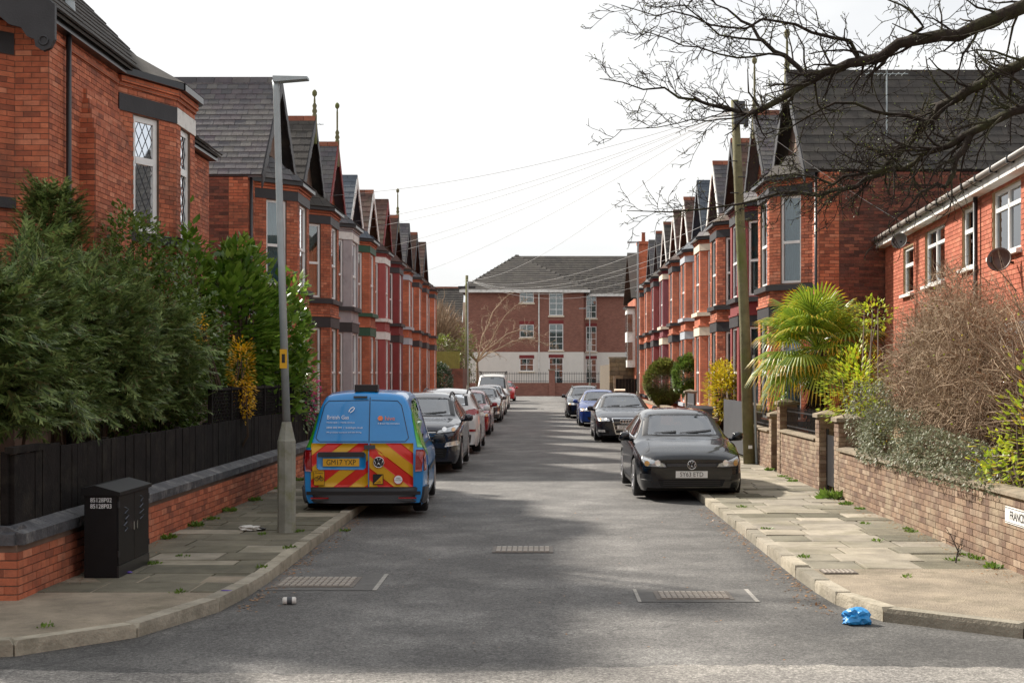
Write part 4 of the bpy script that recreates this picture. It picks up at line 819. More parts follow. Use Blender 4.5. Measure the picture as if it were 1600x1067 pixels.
# ------------------------------------------------------------------ far buildings across the end of the street
def end_building():
    Y = 136.0; off = Vector((2, Y, 0)); r = thing('apartment_block', off, 'three storey brown brick block with white ground floor closing the street', 'building')
    sx = lambda px, y=Y: (px - VX) * y / F; z = lambda py, y=Y: EYE - (py - VY) * y / F
    xl, xm, xr = sx(728), sx(912), sx(1100); zr, ze, zw = 0, z(455), z(550); Y2 = Y + 2.2
    wl = [(812, 834), (858, 880)]; rows = (((454, 473), (507, 527), (560, 580)), ((455, 493), (506, 547), (559, 600)))
    def front(x0, x1, y, holes):
        b = MB(); lo = MB(); hh = [(a - x0, c - x0, d, e) for a, c, d, e in holes]
        facet(b, (x0, y), (x1, y), zw, ze, [h for h in hh if h[2] > zw], (x0, y + 5)); facet(lo, (x0, y), (x1, y), 0, zw, [h for h in hh if h[3] < zw], (x0, y + 5))
        for q in (b, lo): q.v = [(a - off.x, c - off.y, d) for a, c, d in q.v]
        b.build('brick_wall', M['fbrickend'], r); lo.build('rendered_wall', M['render'], r)
        for h in hh:
            window(r, (x0, y), (x1, y), (x0, y + 5), h, 'grid', 'net', off, .07); xa, xb = x0 + h[0] - off.x, x0 + h[1] - off.x
            MB().box(xa - .1, xb + .1, y - off.y - .1, y - off.y + .05, h[2] - .15, h[2] - .01).build('sill', M['cream'], r)
            MB().box(xa - .04, xb + .04, y - off.y - .03, y - off.y + .05, h[3] + .01, h[3] + .32).build('brick_header', M['darkred'], r)
    hl = [(sx(a), sx(b), z(q1), z(q0)) for (a, b), rr in zip(wl, rows) for q0, q1 in rr]
    front(xl, xm, Y, hl)
    hr = [(sx(a, Y2), sx(b, Y2), z(q1, Y2), z(q0, Y2)) for a, b in ((910, 932), (1008, 1030)) for q0, q1 in ((459, 497), (510, 549), (561, 600))]
    front(xm, xr, Y2, [(max(h[0], xm + .3), *h[1:]) for h in hr])
    sb = MB(); sb.quad((xm - off.x, 0, 0), (xm - off.x, Y2 - Y, 0), (xm - off.x, Y2 - Y, ze), (xm - off.x, 0, ze)); sb.quad((xl - off.x, 0, 0), (xl - off.x, 14, 0), (xl - off.x, 14, ze), (xl - off.x, 0, ze)); sb.quad((xr - off.x, 2, 0), (xr - off.x, 14, 0), (xr - off.x, 14, ze), (xr - off.x, 2, ze)); sb.quad((xl - off.x, 14, 0), (xr - off.x, 14, 0), (xr - off.x, 14, ze), (xl - off.x, 14, ze)); sb.build('side_wall', M['fbrickend'], r)
    q = lambda x, y, zz: Vector((x, y, zz)) - off
    zt = z(391); ex0, ex1 = xl - .6, sx(938); ap = sx(806)
    def pl(a, b, c, d, n=0):
        mb = MB().poly([q(*a), q(*b), q(*c), q(*d)] if c != d else [q(*a), q(*b), q(*c)]); ro = mb.build('roof', M['tile'], r); pieces('tile', slope([], q(*a), q(*b), q(*d), q(*c), .6, .45, th=.05), M['tile'], ro, n)
    pl((ex0, Y - .5, ze + .1), (ex1 - 1, Y - .5, ze + .1), (ap, Y + 6, zt), (ap, Y + 6, zt), 0); pl((ex0, Y - .5, ze + .1), (ex0, Y + 14, ze + .1), (ap, Y + 8, zt), (ap, Y + 6, zt)); pl((xm - 3, Y2 - .4, ze - .15), (xr + .5, Y2 - .4, ze - .15), (xr + .5, Y + 7.5, zt), (ap, Y + 7.5, zt), 200)
    pl((ex1 - 1, Y - .5, ze + .1), (ex1 - 1, Y + 3, ze + .1), (ap, Y + 6.1, zt), (ap, Y + 6, zt)); pl((ex0, Y + 14.4, ze), (xr + .5, Y + 14.4, ze), (xr + .5, Y + 7.5, zt), (ap, Y + 7.5, zt))
    MB().box(ex0 - off.x, ex1 - 1 - off.x, -.55, -.35, ze - .15, ze + .12).build('fascia', M['whitepaint'], r); MB().box(ex1 - 1 - off.x, xr - off.x, 1.75, 1.95, ze - .4, ze - .14).build('fascia', M['whitepaint'], r)
    for px, yy in ((842, -.08), (899, 2.1)): MB().tube([(sx(px) - off.x, yy, ze), (sx(px) - off.x, yy, .5)], .07, 6).build('downpipe', M['whitepaint'], r)
end_building()
ew = thing('garden_wall', (0, 130.5, 0), 'low brick wall with pier in front of the far apartment block', 'wall')
MB().box(-9, 9.5, 0, .3, 0, 1.22).build('wall', M['fbrickend'], ew); MB().box(.75, 1.3, -.12, .42, 0, 2.35).build('pier', M['fbrickend'], ew); MB().box(.68, 1.37, -.18, .48, 2.35, 2.45).build('pier_cap', M['stonecap'], ew)
rl = thing('railings', (0, 130.65, 1.22), 'black spear railings on the far wall', 'railings')
for x in np.arange(-8.8, 9.4, .22):
    if .6 < x < 1.45: continue
    MB().box(x - .014, x + .014, -.014, .014, 0, .98).build('bar', M['steel'], rl, uv=False)
for z_ in (.12, .82): MB().box(-8.9, .7, -.02, .02, z_, z_ + .04).build('rail', M['steel'], rl); MB().box(1.35, 9.4, -.02, .02, z_, z_ + .04).build('rail', M['steel'], rl)
fh = thing('far_house', (-12.5, 150, 0), 'distant house with dark roof behind the bare tree', 'house')
MB().box(-3.5, 4.0, 0, 8, 0, 7.6).build('wall', M['fbrickend'], fh); rb = MB(); rb.prism([(-3.8, -.4, 7.5), (4.2, -.4, 7.5), (4.2, 4, 11.3), (-3.8, 4, 11.3)], (0, 0, -.08)); rf = rb.build('roof', M['tile'], fh); pieces('tile', slope([], Vector((-3.8, -.4, 7.5)), Vector((4.2, -.4, 7.5)), Vector((-3.8, 4, 11.3)), Vector((4.2, 4, 11.3)), .5, .4, th=.05), M['tile'], rf, 0)
MB().box(-3.8, 4.2, 3.9, 4.1, 11.25, 11.45).build('ridge', M['ridge'], fh); MB().box(4.25, 5.6, .5, 1.5, 0, 9.6).build('gable_bay', M['cream'], fh)
fb = thing('bay_house', (8.6, 96, 0), 'far house with white bay above the stone wall', 'house')
MB().box(-2.2, 5, 0, 9, 0, 7.2).build('wall', M['fbrick'], fb); MB().box(-2.75, -2.2, .3, 2.6, 2.5, 6.5).build('bay', M['whitepaint'], fb)
for z0 in (3.0, 4.9): MB().box(-2.4, -2.76 + .0, .25, .29, z0, z0 + 1.2).build('window', M['glass'], fb); MB().box(-2.77, -2.755, .5, 2.4, z0, z0 + 1.2).build('window', M['glass'], fb)
MB().box(-2.9, -2.1, .15, 2.8, 6.5, 6.62).build('bay_roof', M['gutter'], fb); rb = MB(); rb.prism([(-2.5, -.2, 7.2), (5, -.2, 7.2), (5, 4.5, 10.6), (-2.5, 4.5, 10.6)], (0, 0, -.1)); rb.prism([(-2.5, 9.2, 7.2), (5, 9.2, 7.2), (5, 4.5, 10.6), (-2.5, 4.5, 10.6)], (0, 0, -.1)); rb.build('roof', M['tile'], fb)
cb = MB().box(-1.9, -1.2, 1.2, 2.2, 7.2, 10.9); cb.box(-2, -1.1, 1.1, 2.3, 10.9, 11.1); cb.build('chimney', M['fbrick'], fb); MB().lathe([(.14, 11.1), (.12, 11.7), (.15, 11.75)], 10, (-1.55, 1.7, 0)).build('chimney_pot', M['ridge'], fb)
sw = thing('stone_wall', (4.72, 98, 0), 'tall dark sandstone wall beyond the right hand row', 'wall'); it = []
z_ = .0; j = 0
while z_ < 2.9:
    h = random.choice((.22, .28, .3)); x = -(j % 2) * .25
    while x < 2.5:
        w_ = random.uniform(.4, .7); x0, x1 = max(0, x), min(2.5, x + w_)
        if x1 - x0 > .08: it.append((Vector(((x0 + x1) / 2, .2, z_ + h / 2)), Vector((x1 - x0 - .02, 0, 0)), Vector((0, .45 + random.uniform(0, .05), 0)), Vector((0, 0, h - .02))))
        x += w_
    z_ += h; j += 1
pieces('stone', it, M['stone'], sw, 120); MB().box(.02, 2.48, .03, .37, 0, z_ - .03).build('core', M['stone'], sw); MB().box(-.05, 2.55, -.05, .5, z_, z_ + .1).build('coping', M['stonecap'], sw)
MB().box(0.02, .4, .4, 16, 0, 2.7).build('side_wall', M['stone'], sw)
bw = thing('garden_wall', (-6.4, 93, 0), 'brick wall with a greenish timber fence beyond the left row', 'wall'); MB().box(0, 1.3, 0, .25, 0, 2.4).build('wall', M['fbrickdark'], bw); MB().box(1.05, 1.3, .25, 9, 0, 2.4).build('side_wall', M['fbrickdark'], bw)
tf = thing('timber_fence', (-7.5, 95, 0), 'greenish vertical board fence above the far brick wall', 'fence')
for i in range(14): MB().box(i * .15, i * .15 + .14, 0, .025, 1.5, 3.55).build('board', M['plank'], tf)
MB().box(0, 2.1, .026, .08, 2.0, 2.1).build('rail', M['plank'], tf); MB().box(.9, 1.0, .026, .1, 0, 3.5).build('post', M['plank'], tf)

# ------------------------------------------------------------------ vehicles
def interp(keys, y):
    k = np.array(keys, float); return np.interp(y, k[:, 0], k[:, 1])
def smooth1(a, n=1):
    for _ in range(n):
        b = a.copy(); b[1:-1] = .25 * a[:-2] + .5 * a[1:-1] + .25 * a[2:]; a = b
    return a
def inpoly(pt, poly):
    sgn = 0
    for i in range(len(poly)):
        a, b = poly[i], poly[(i + 1) % len(poly)]; c = (b[0] - a[0]) * (pt[1] - a[1]) - (b[1] - a[1]) * (pt[0] - a[0])
        if abs(c) < 1e-9: continue
        if sgn == 0: sgn = 1 if c > 0 else -1
        elif (c > 0) != (sgn > 0): return False
    return True
def scale_poly(poly, f):
    c = np.mean(poly, 0); return [tuple(c + (np.array(p) - c) * f) for p in poly]
def clip_half(poly, n, d):                                   # keep n.p <= d
    out = []
    for i in range(len(poly)):
        a, b = poly[i], poly[(i + 1) % len(poly)]; da = a[0] * n[0] + a[1] * n[1] - d; db = b[0] * n[0] + b[1] * n[1] - d
        if da <= 0: out.append(a)
        if da * db < 0: t = da / (da - db); out.append((a[0] + (b[0] - a[0]) * t, a[1] + (b[1] - a[1]) * t))
    return out
def wheel_meshes():
    t = MB(); w = .105
    t.lathe([(.205, -w), (.29, -w - .004), (.313, -w + .012), (.32, -w + .04), (.32, w - .04), (.313, w - .012), (.29, w + .004), (.205, w)], 32, axis='x'); ty = t.mesh('tyre', M['tyre'], True, False)
    r = MB(); r.lathe([(.212, -w + .002), (.212, -w + .05), (.19, -w + .055)], 32, axis='x'); r.lathe([(.212, -w), (.2, -w - .006), (.19, -w + .01)], 32, axis='x')
    for k in range(5):
        for d in (-.14, .14):
            a = 2 * math.pi * k / 5 + d; a0 = 2 * math.pi * k / 5 + d * .35
            p0 = Vector((-w + .012, math.cos(a0) * .05, math.sin(a0) * .05)); p1 = Vector((-w + .004, math.cos(a) * .198, math.sin(a) * .198)); tn = Vector((0, -math.sin(a), math.cos(a)))
            r.obox((p0 + p1) / 2, (p1 - p0) / 2, tn * .016, Vector((.012, 0, 0)))
    r.lathe([(0, -w), (.045, -w), (.06, -w + .02), (.06, -w + .05)], 16, axis='x'); rm = r.mesh('rim', M['rim'], False, False)
    d = MB(); d.lathe([(0, -w + .06), (.2, -w + .06), (.2, -w + .065), (0, -w + .065)], 24, axis='x'); dm = d.mesh('brake_disc', M['arch'], False, False)
    return ty, rm, dm
WHEEL = wheel_meshes()
BODY = {                                                     # centreline height, belt, half width of the upper edge; length fractions
 'hatch': dict(zt=[(0, .46), (.01, .50), (.04, .535), (.12, .60), (.24, .655), (.285, .675), (.47, .945), (.55, .985), (.68, 1.0), (.84, .965), (.90, .92), (.965, .71), (.985, .62), (1, .52)],
   zb=[(0, .42), (.06, .49), (.24, .60), (.5, .64), (.8, .67), (.95, .67), (1, .5)], wr=[(0, .62), (.1, .73), (.27, .77), (.47, .66), (.7, .645), (.88, .63), (.97, .72), (1, .76)], cowl=(.285, .675), top=(.465, .94), rear=(.89, .93, .965, .71), side=(.36, .87), wheels=(.20, .82)),
 'saloon': dict(zt=[(0, .45), (.01, .49), (.04, .53), (.12, .60), (.24, .655), (.29, .68), (.45, .945), (.53, .99), (.62, 1.0), (.72, .975), (.86, .735), (.95, .71), (.985, .66), (1, .56)],
   zb=[(0, .41), (.06, .49), (.24, .60), (.5, .64), (.8, .67), (.95, .66), (1, .5)], wr=[(0, .62), (.1, .73), (.27, .77), (.45, .64), (.65, .62), (.74, .63), (.86, .74), (1, .72)], cowl=(.29, .68), top=(.45, .94), rear=(.73, .965, .85, .745), side=(.36, .76), wheels=(.19, .77)),
 'estate': dict(zt=[(0, .45), (.01, .49), (.04, .53), (.12, .60), (.24, .655), (.29, .68), (.45, .945), (.53, .99), (.70, 1.0), (.88, .965), (.92, .93), (.97, .70), (.985, .62), (1, .52)],
   zb=[(0, .41), (.06, .49), (.24, .60), (.5, .64), (.8, .67), (.95, .67), (1, .5)], wr=[(0, .62), (.1, .73), (.27, .77), (.45, .64), (.7, .63), (.9, .63), (.97, .72), (1, .75)], cowl=(.29, .68), top=(.45, .94), rear=(.915, .92, .97, .71), side=(.36, .9), wheels=(.19, .79)),
 'suv': dict(zt=[(0, .50), (.01, .55), (.035, .585), (.1, .63), (.22, .665), (.265, .68), (.44, .935), (.52, .985), (.66, 1.0), (.84, .97), (.90, .93), (.965, .71), (.985, .63), (1, .54)],
   zb=[(0, .46), (.06, .53), (.24, .605), (.5, .64), (.8, .67), (.95, .66), (1, .52)], wr=[(0, .64), (.1, .75), (.25, .79), (.44, .68), (.7, .66), (.88, .64), (.97, .72), (1, .76)], cowl=(.265, .68), top=(.435, .93), rear=(.895, .93, .96, .72), side=(.34, .87), wheels=(.195, .80)),
 'van': dict(zt=[(0, .36), (.01, .42), (.035, .47), (.1, .52), (.17, .56), (.195, .575), (.33, .93), (.38, .98), (.5, 1.0), (.95, 1.0), (.975, .985), (.99, .93), (1, .80)],
   zb=[(0, .33), (.06, .42), (.2, .5), (.5, .54), (.97, .56), (1, .5)], wr=[(0, .65), (.1, .76), (.19, .82), (.34, .76), (.6, .76), (.95, .74), (1, .76)], cowl=(.195, .575), top=(.325, .915), rear=None, side=(.25, .42), wheels=(.17, .80)),
 'caddy': dict(zt=[(0, .36), (.01, .41), (.035, .445), (.1, .50), (.2, .545), (.24, .56), (.40, .92), (.46, .97), (.56, 1.0), (.80, 1.0), (.925, .985), (.945, .955), (.985, .62), (.99, .58), (1, .50)],
   zb=[(0, .33), (.06, .40), (.24, .49), (.5, .53), (.97, .54), (1, .48)], wr=[(0, .65), (.1, .75), (.24, .80), (.42, .71), (.6, .70), (.93, .665), (.955, .70), (.985, .83), (1, .86)], cowl=(.24, .56), top=(.395, .90), rear=None, side=(.31, .50), wheels=(.2, .81)),
}
class Car:
    def __init__(s, name, label, body, L_, W, H, paint, loc, rz=0, group='cars parked along the kerbs', cat='car', wheel=.32, detail=2, rough_trim=False, glass='carglass'):
        s.r = thing(name, loc, label, cat, group, rz); s.L, s.W, s.H = L_, W, H; d = BODY[body]; s.d = d; s.paint = paint; hw = W / 2
        zs = .17 if body in ('suv',) else .15
        fr = np.unique(np.concatenate([np.linspace(0, .06, 7), np.linspace(.06, .88, 50), np.linspace(.88, 1, 18)])); st = fr * L_
        zt = smooth1(interp(d['zt'], fr) * H, 1); zb = np.minimum(interp(d['zb'], fr) * H, zt - .045)
        wk = [(0, .74), (.008, .80), (.02, .86), (.045, .92), (.1, .965), (.2, .99), (.3, 1), (.75, 1), (.9, .985), (.955, .955), (.985, .91), (1, .86)]
        if body in ('caddy', 'van'): wk = [(0, .74), (.008, .80), (.02, .87), (.045, .93), (.1, .97), (.2, 1), (.9, 1), (.97, .985), (.99, .965), (1, .95)]
        w = interp(wk, fr) * hw; wr = interp(d['wr'], fr) * hw; wr = np.minimum(wr, w * .93)
        zlo = np.array([zs + (.05 if f < .03 else 0) + (.05 if f > .97 else 0) for f in fr])
        cnt = [3, 4, 5, 2, 8, 4, 5]; rows = []
        for i in range(len(fr)):
            top = zt[i]; cr = min(.05, .25 * (top - zb[i]))
            P = [(w[i] * .93, zlo[i]), (w[i] * .985, zlo[i] + .10), (w[i], min(.5 * H * .75, zb[i] * .75)), (w[i] * .985, zb[i] - .05), (w[i] * .955, zb[i]), (wr[i], top - cr), (wr[i] * .6, top - cr * .28), (0, top)]
            half = []
            for k in range(7):
                for j in range(cnt[k]): t = j / cnt[k]; half.append((P[k][0] + (P[k + 1][0] - P[k][0]) * t, P[k][1] + (P[k + 1][1] - P[k][1]) * t))
            half.append(P[7]); h = np.array(half); h = np.stack([smooth1(h[:, 0], 2), smooth1(h[:, 1], 2)], 1); h[-1, 0] = 0
            rows.append(h)
        A = np.array(rows); nv = A.shape[1]; S = len(fr)
        full = np.zeros((S, 2 * nv - 1, 3)); full[:, :nv, 0] = -A[:, :, 0]; full[:, :nv, 2] = A[:, :, 1]; full[:, nv:, 0] = A[:, -2::-1, 0]; full[:, nv:, 2] = A[:, -2::-1, 1]; full[:, :, 1] = st[:, None]
        K = 2 * nv - 1; wheels = [f * L_ for f in d['wheels']]; s.wheels = wheels; ra = wheel + .055
        # nose and tail bow outwards in plan
        V = full.reshape(-1, 3)
        for wy in wheels:                                     # snap the skin to the arch circle
            dy, dz = V[:, 1] - wy, V[:, 2] - wheel; q = np.hypot(dy, dz); m = (np.abs(V[:, 0]) > .6 * hw) & (np.abs(q - ra) < .045) & (V[:, 2] < zb.max() - .05) & (q > 1e-3)
            V[m, 1] = wy + dy[m] / q[m] * ra; V[m, 2] = wheel + dz[m] / q[m] * ra
        faces = [(i * K + j, i * K + j + 1, (i + 1) * K + j + 1, (i + 1) * K + j) for i in range(S - 1) for j in range(K - 1)]
        caps = [tuple(range(K))[::-1], tuple(range((S - 1) * K, S * K))]
        s.bvh = BVHTree.FromPolygons([Vector(v) for v in V], faces + caps)
        hwn = lambda f: f * hw
        cy, cz = d['cowl'][0] * L_, d['cowl'][1] * H; ty, tz = d['top'][0] * L_, d['top'][1] * H
        wc, wt = interp(d['wr'], d['cowl'][0]) * hw, interp(d['wr'], d['top'][0]) * hw
        s.screen = [(-wc * .97, cz + .02), (wc * .97, cz + .02), (wt * .94, tz - .02), (-wt * .94, tz - .02)]
        s.rearp = None
        if d['rear']:
            y0, z0, y1, z1 = d['rear']; wa, wb = interp(d['wr'], y0) * hw, interp(d['wr'], y1) * hw
            s.rearp = [(-wb * .9, z1 * H + .03), (wb * .9, z1 * H + .03), (wa * .9, z0 * H - .02), (-wa * .9, z0 * H - .02)]
        sy0, sy1 = d['side'][0] * L_, d['side'][1] * L_; zb_ = lambda y: interp(d['zb'], y / L_) * H + .035; zt_ = lambda y: interp(d['zt'], y / L_) * H - .115
        ya = sy0 - .02 * L_; mid = ya + (sy1 - ya) * .5
        s.sides = []
        if body in ('van', 'caddy'): s.sides = [[(ya, zb_(ya)), (sy1, zb_(sy1)), (sy1, zt_(sy1)), (ya + .14 * L_, zt_(ya + .14 * L_))]]
        else:
            s.sides = [[(ya, zb_(ya)), (mid - .03, zb_(mid)), (mid - .03, zt_(mid)), (ya + .12 * L_, zt_(ya + .12 * L_))], [(mid + .03, zb_(mid)), (sy1 - .02 * L_, zb_(sy1)), (sy1 - .07 * L_, zt_(sy1 - .07 * L_)), (mid + .03, zt_(mid))]]
        keep = []
        Vf = [np.mean(V[list(f)], 0) for f in faces]
        for f, c in zip(faces, Vf):
            if any(math.hypot(c[1] - wy, c[2] - wheel) < ra - .004 for wy in wheels) and abs(c[0]) > .6 * hw and c[2] < wheel + ra: continue
            if c[1] < .6 * L_ and c[1] > cy - .05 and abs(c[0]) < wc and inpoly((c[0], c[2]), scale_poly(s.screen, .93)): continue
            if s.rearp and c[1] > d['rear'][0] * L_ - .1 and inpoly((c[0], c[2]), scale_poly(s.rearp, .9)): continue
            if abs(c[0]) > .4 * hw and any(inpoly((c[1], c[2]), scale_poly(q, .9)) for q in s.sides): continue
            keep.append(f)
        b = MB(); b.v = [tuple(v) for v in V]; b.f = keep + caps; b.m = [0] * len(b.f)
        s.body = b.build('body', paint, s.r, smooth=True, uv=False)
        for p in s.body.data.polygons[-2:]: p.use_smooth = False
        s.patch('windscreen', s.screen, 'f', M[glass], .006, seal=True)
        if s.rearp: s.patch('rear_window', s.rearp, 'b', M['darkglass'], .006, seal=True)
        for q in s.sides:
            for sd in ('l', 'r'): s.patch('side_window', q, sd, M[glass if detail > 1 else 'darkglass'], .005, seal=True)
        ub = MB().box(-hw * .9, hw * .9, .12 * L_, .93 * L_, zs - .02, zs + .12); ub.box(-hw * .8, hw * .8, .03 * L_, .12 * L_, zs + .0, zs + .1); ub.build('underbody', M['arch'], s.r, uv=False)
        s.wheel = wheel
        for wy in wheels:
            for sx in (-1, 1):
                o = link('wheel', WHEEL[0], s.r, (sx * (hw - .105 - .012), wy, wheel)); o.scale = (1, wheel / .32, wheel / .32)
                if sx > 0: o.rotation_euler = (0, 0, math.pi)
                link('rim', WHEEL[1], o); link('brake_disc', WHEEL[2], o)
                a = MB(); n = 18; R_ = ra + .012
                for k in range(n):
                    a0, a1 = math.pi * (k / n * 1.2 - .1), math.pi * ((k + 1) / n * 1.2 - .1); pts = [(wy + R_ * math.cos(t), wheel + R_ * math.sin(t)) for t in (a0, a1)]
                    a.quad((sx * hw * .55, pts[0][0], pts[0][1]), (sx * (hw - .035), pts[0][0], pts[0][1]), (sx * (hw - .035), pts[1][0], pts[1][1]), (sx * hw * .55, pts[1][0], pts[1][1]))
                a.poly([(sx * hw * .56, wy + R_ * math.cos(t), max(zs, wheel + R_ * math.sin(t))) for t in np.linspace(-.3, math.pi + .3, 16)]); a.build('wheel_arch', M['arch'], s.r, uv=False)
        if detail:
            for sx in (-1, 1):                                # mirrors
                my, mz = d['side'][0] * L_ + .02, interp(d['zb'], d['side'][0]) * H + .07; m = MB(); pr = [(-.10, -.05), (-.06, -.075), (.07, -.065), (.105, -.02), (.095, .06), (.02, .085), (-.07, .075)]
                for (k0, e0), (k1, e1) in (((0, .75), (.035, 1)), ((.035, 1), (.09, 1)), ((.09, 1), (.13, .6))):
                    n = len(pr); vs = [(sx * (hw * .985 + .1) + x * e0, my + k0 - .05, mz + z * e0) for x, z in pr] + [(sx * (hw * .985 + .1) + x * e1, my + k1 - .05, mz + z * e1) for x, z in pr]
                    m.add(vs, [(i, (i + 1) % n, n + (i + 1) % n, n + i) for i in range(n)] + [tuple(range(n))[::-1], tuple(range(n, 2 * n))])
                m.tube([(sx * hw * .93, my + .03, mz - .05), (sx * (hw + .06), my, mz - .045)], .03, 6); m.build('wing_mirror', paint if not rough_trim else M['trim'], s.r, smooth=True)
            for sd in ('l', 'r'):
                for q in s.sides: s.strip('door_seam', [(q[0][0] + .02, q[0][1] - .05), (q[0][0] + .02, .32)], sd, .008)
                q = s.sides[-1]; s.strip('door_seam', [(q[1][0] - .05, q[1][1] - .05), (q[1][0] - .1, wheel * 2 + .12)], sd, .008); s.strip('sill_strip', [(wheels[0] + ra + .03, zs + .07), (wheels[1] - ra - .03, zs + .07)], sd, .09, M['trim'])
                for q in s.sides: s.strip('door_handle', [(q[1][0] - .3, q[1][1] - .14), (q[1][0] - .1, q[1][1] - .135)], sd, .035, paint, off=.025)
            s.strip('wiper', [(-.05, cz + .05), (wc * .75, cz + .1)], 'f', .022, M['trim'], off=.02); s.strip('wiper', [(-wc * .7, cz + .05), (-.1, cz + .08)], 'f', .022, M['trim'], off=.02)
        if detail > 1:                                        # cabin
            ib = MB().box(-hw * .85, hw * .85, cy, d['side'][1] * L_, zs + .12, zs + .2); ib.build('cabin_floor', M['seatm'], s.r, uv=False)
            MB().prism([(-wc * .9, cy - .05, cz - .25), (-wc * .9, cy + .5, cz - .2), (-wc * .9, cy + .45, cz + .01), (-wc * .9, cy + .02, cz - .03)], (wc * 1.8, 0, 0)).build('dashboard', M['seatm'], s.r, uv=False)
            sy = cy + .95
            for sx in (-1, 1):
                for k, yy in enumerate((sy, sy + .85)):
                    if yy > d['side'][1] * L_ - .1: continue
                    m = MB(); m.prism([(-.23, 0, .35), (-.23, .45, .33), (-.23, .62, cz + .1), (-.23, .5, cz + .12), (-.23, .38, .5), (-.23, 0, .5)], (.46, 0, 0)); m.prism([(-.12, .52, cz + .13), (-.12, .62, cz + .13), (-.12, .64, cz + .32), (-.12, .55, cz + .32)], (.24, 0, 0))
                    o = m.build('seat', M['seatm'], s.r, uv=False); o.location = (sx * .36, yy, 0)
            m = MB(); m.tube([(.18 * math.cos(t) - .36, cy + .55 + .06 * math.sin(t), cz - .02 + .17 * math.sin(t)) for t in np.linspace(0, 2 * math.pi, 21)], .014, 6, cap=False); m.build('steering_wheel', M['trim'], s.r, smooth=True)
            MB().box(-.1, .1, ty - .12, ty - .09, tz - .14, tz - .08).build('rear_view_mirror', M['trim'], s.r, uv=False)
    def hit(s, a, b, d, off):
        if d == 'f': o, v = Vector((a, -2, b)), Vector((0, 1, 0))
        elif d == 'b': o, v = Vector((a, s.L + 2, b)), Vector((0, -1, 0))
        elif d == 'l': o, v = Vector((-3, a, b)), Vector((1, 0, 0))
        elif d == 'r': o, v = Vector((3, a, b)), Vector((-1, 0, 0))
        else: o, v = Vector((a, b, 4)), Vector((0, 0, -1))
        for k in range(8):
            h = s.bvh.ray_cast(o, v)
            if h[0] is not None:
                n = h[1] if h[1].dot(v) < 0 else -h[1]; return h[0] + n * off * .6 - v * off * .6
            e = .97; o = Vector((o.x * e, o.y, o.z * .99 + .004)) if d in 'fb' else Vector((o.x, (o.y - s.L / 2) * e + s.L / 2, o.z))
        return o
    def patch(s, name, poly, d, m, off=.005, seal=False, sub=5, parent=None, rings=(1, .8, .55, .28, 0)):
        pts = []
        for i in range(len(poly)):
            a, b = poly[i], poly[(i + 1) % len(poly)]
            for t in range(sub): pts.append((a[0] + (b[0] - a[0]) * t / sub, a[1] + (b[1] - a[1]) * t / sub))
        n = len(pts); mb = MB()
        def ring(f): return [s.hit(*p, d, off) for p in scale_poly(pts, f)]
        if seal:
            sb = MB(); r0 = [s.hit(*p, d, off * .5) for p in scale_poly(pts, 1.05)]; r1 = [s.hit(*p, d, off * 1.3) for p in scale_poly(pts, 1.0)]; r2 = [s.hit(*p, d, off * 1.3) for p in scale_poly(pts, .90)]
            sb.add(r0 + r1 + r2, [(i, (i + 1) % n, n + (i + 1) % n, n + i) for i in range(n)] + [(n + i, n + (i + 1) % n, 2 * n + (i + 1) % n, 2 * n + i) for i in range(n)]); sb.build('window_seal', M['trim'], s.r, smooth=True, uv=False)
        vs = []; fs = []
        for f in rings[:-1]: vs += ring(f)
        k = len(rings) - 1; c = s.hit(*np.mean(pts, 0), d, off); vs.append(c)
        for q in range(k - 1): fs += [(q * n + i, q * n + (i + 1) % n, (q + 1) * n + (i + 1) % n, (q + 1) * n + i) for i in range(n)]
        fs += [((k - 1) * n + i, (k - 1) * n + (i + 1) % n, len(vs) - 1) for i in range(n)]
        sk = [s.hit(*p, d, -.02) for p in pts]; o = len(vs); vs += sk; fs += [(i, (i + 1) % n, o + (i + 1) % n, o + i) for i in range(n)]
        mb.add(vs, fs); return mb.build(name, m, parent or s.r, smooth=True, uv=False)
    def strip(s, name, pts, d, w, m=None, off=.004, parent=None):
        P = []
        for i in range(len(pts) - 1):
            for t in np.linspace(0, 1, 9)[:-1]: P.append((pts[i][0] + (pts[i + 1][0] - pts[i][0]) * t, pts[i][1] + (pts[i + 1][1] - pts[i][1]) * t))
        P.append(pts[-1]); mb = MB(); L0 = []; n = len(P)
        for i, p in enumerate(P):
            a, b = P[max(i - 1, 0)], P[min(i + 1, n - 1)]; t = np.array([b[0] - a[0], b[1] - a[1]]); t = t / max(np.hypot(*t), 1e-6); q = np.array([-t[1], t[0]]) * w / 2
            L0 += [s.hit(p[0] + q[0], p[1] + q[1], d, off), s.hit(p[0] - q[0], p[1] - q[1], d, off)]
        o = len(L0); L1 = [s.hit(*pp, d, -.01) for pp in [(P[i][0], P[i][1]) for i in range(n)]]
        mb.add(L0, [(2 * i, 2 * i + 1, 2 * i + 3, 2 * i + 2) for i in range(n - 1)]); return mb.build(name, m or M['trim'], parent or s.r, uv=False)
    def plate(s, z, txt, d='f', x=0, m='plate', w=.52, h=.111):
        p = s.hit(x, z, d, .02); sg = -1 if d == 'f' else 1; t = .012
        y = min(s.hit(x + k, z, d, .0).y for k in (-.2, 0, .2)) - .012 if d == 'f' else max(s.hit(x + k, z, d, .0).y for k in (-.2, 0, .2)) + .034
        o = MB().box(x - w / 2, x + w / 2, y - .006, y + .006, z - h / 2, z + h / 2).build('number_plate', M[m], s.r)
        if txt: text(txt, .107, o, frame((x, y + sg * .0065, z - .002), (-sg, 0, 0), (0, 0, 1)) if d != 'f' else frame((x, y - .0065, z - .002), (1, 0, 0), (0, 0, 1)), M['ink'], sx=.86)
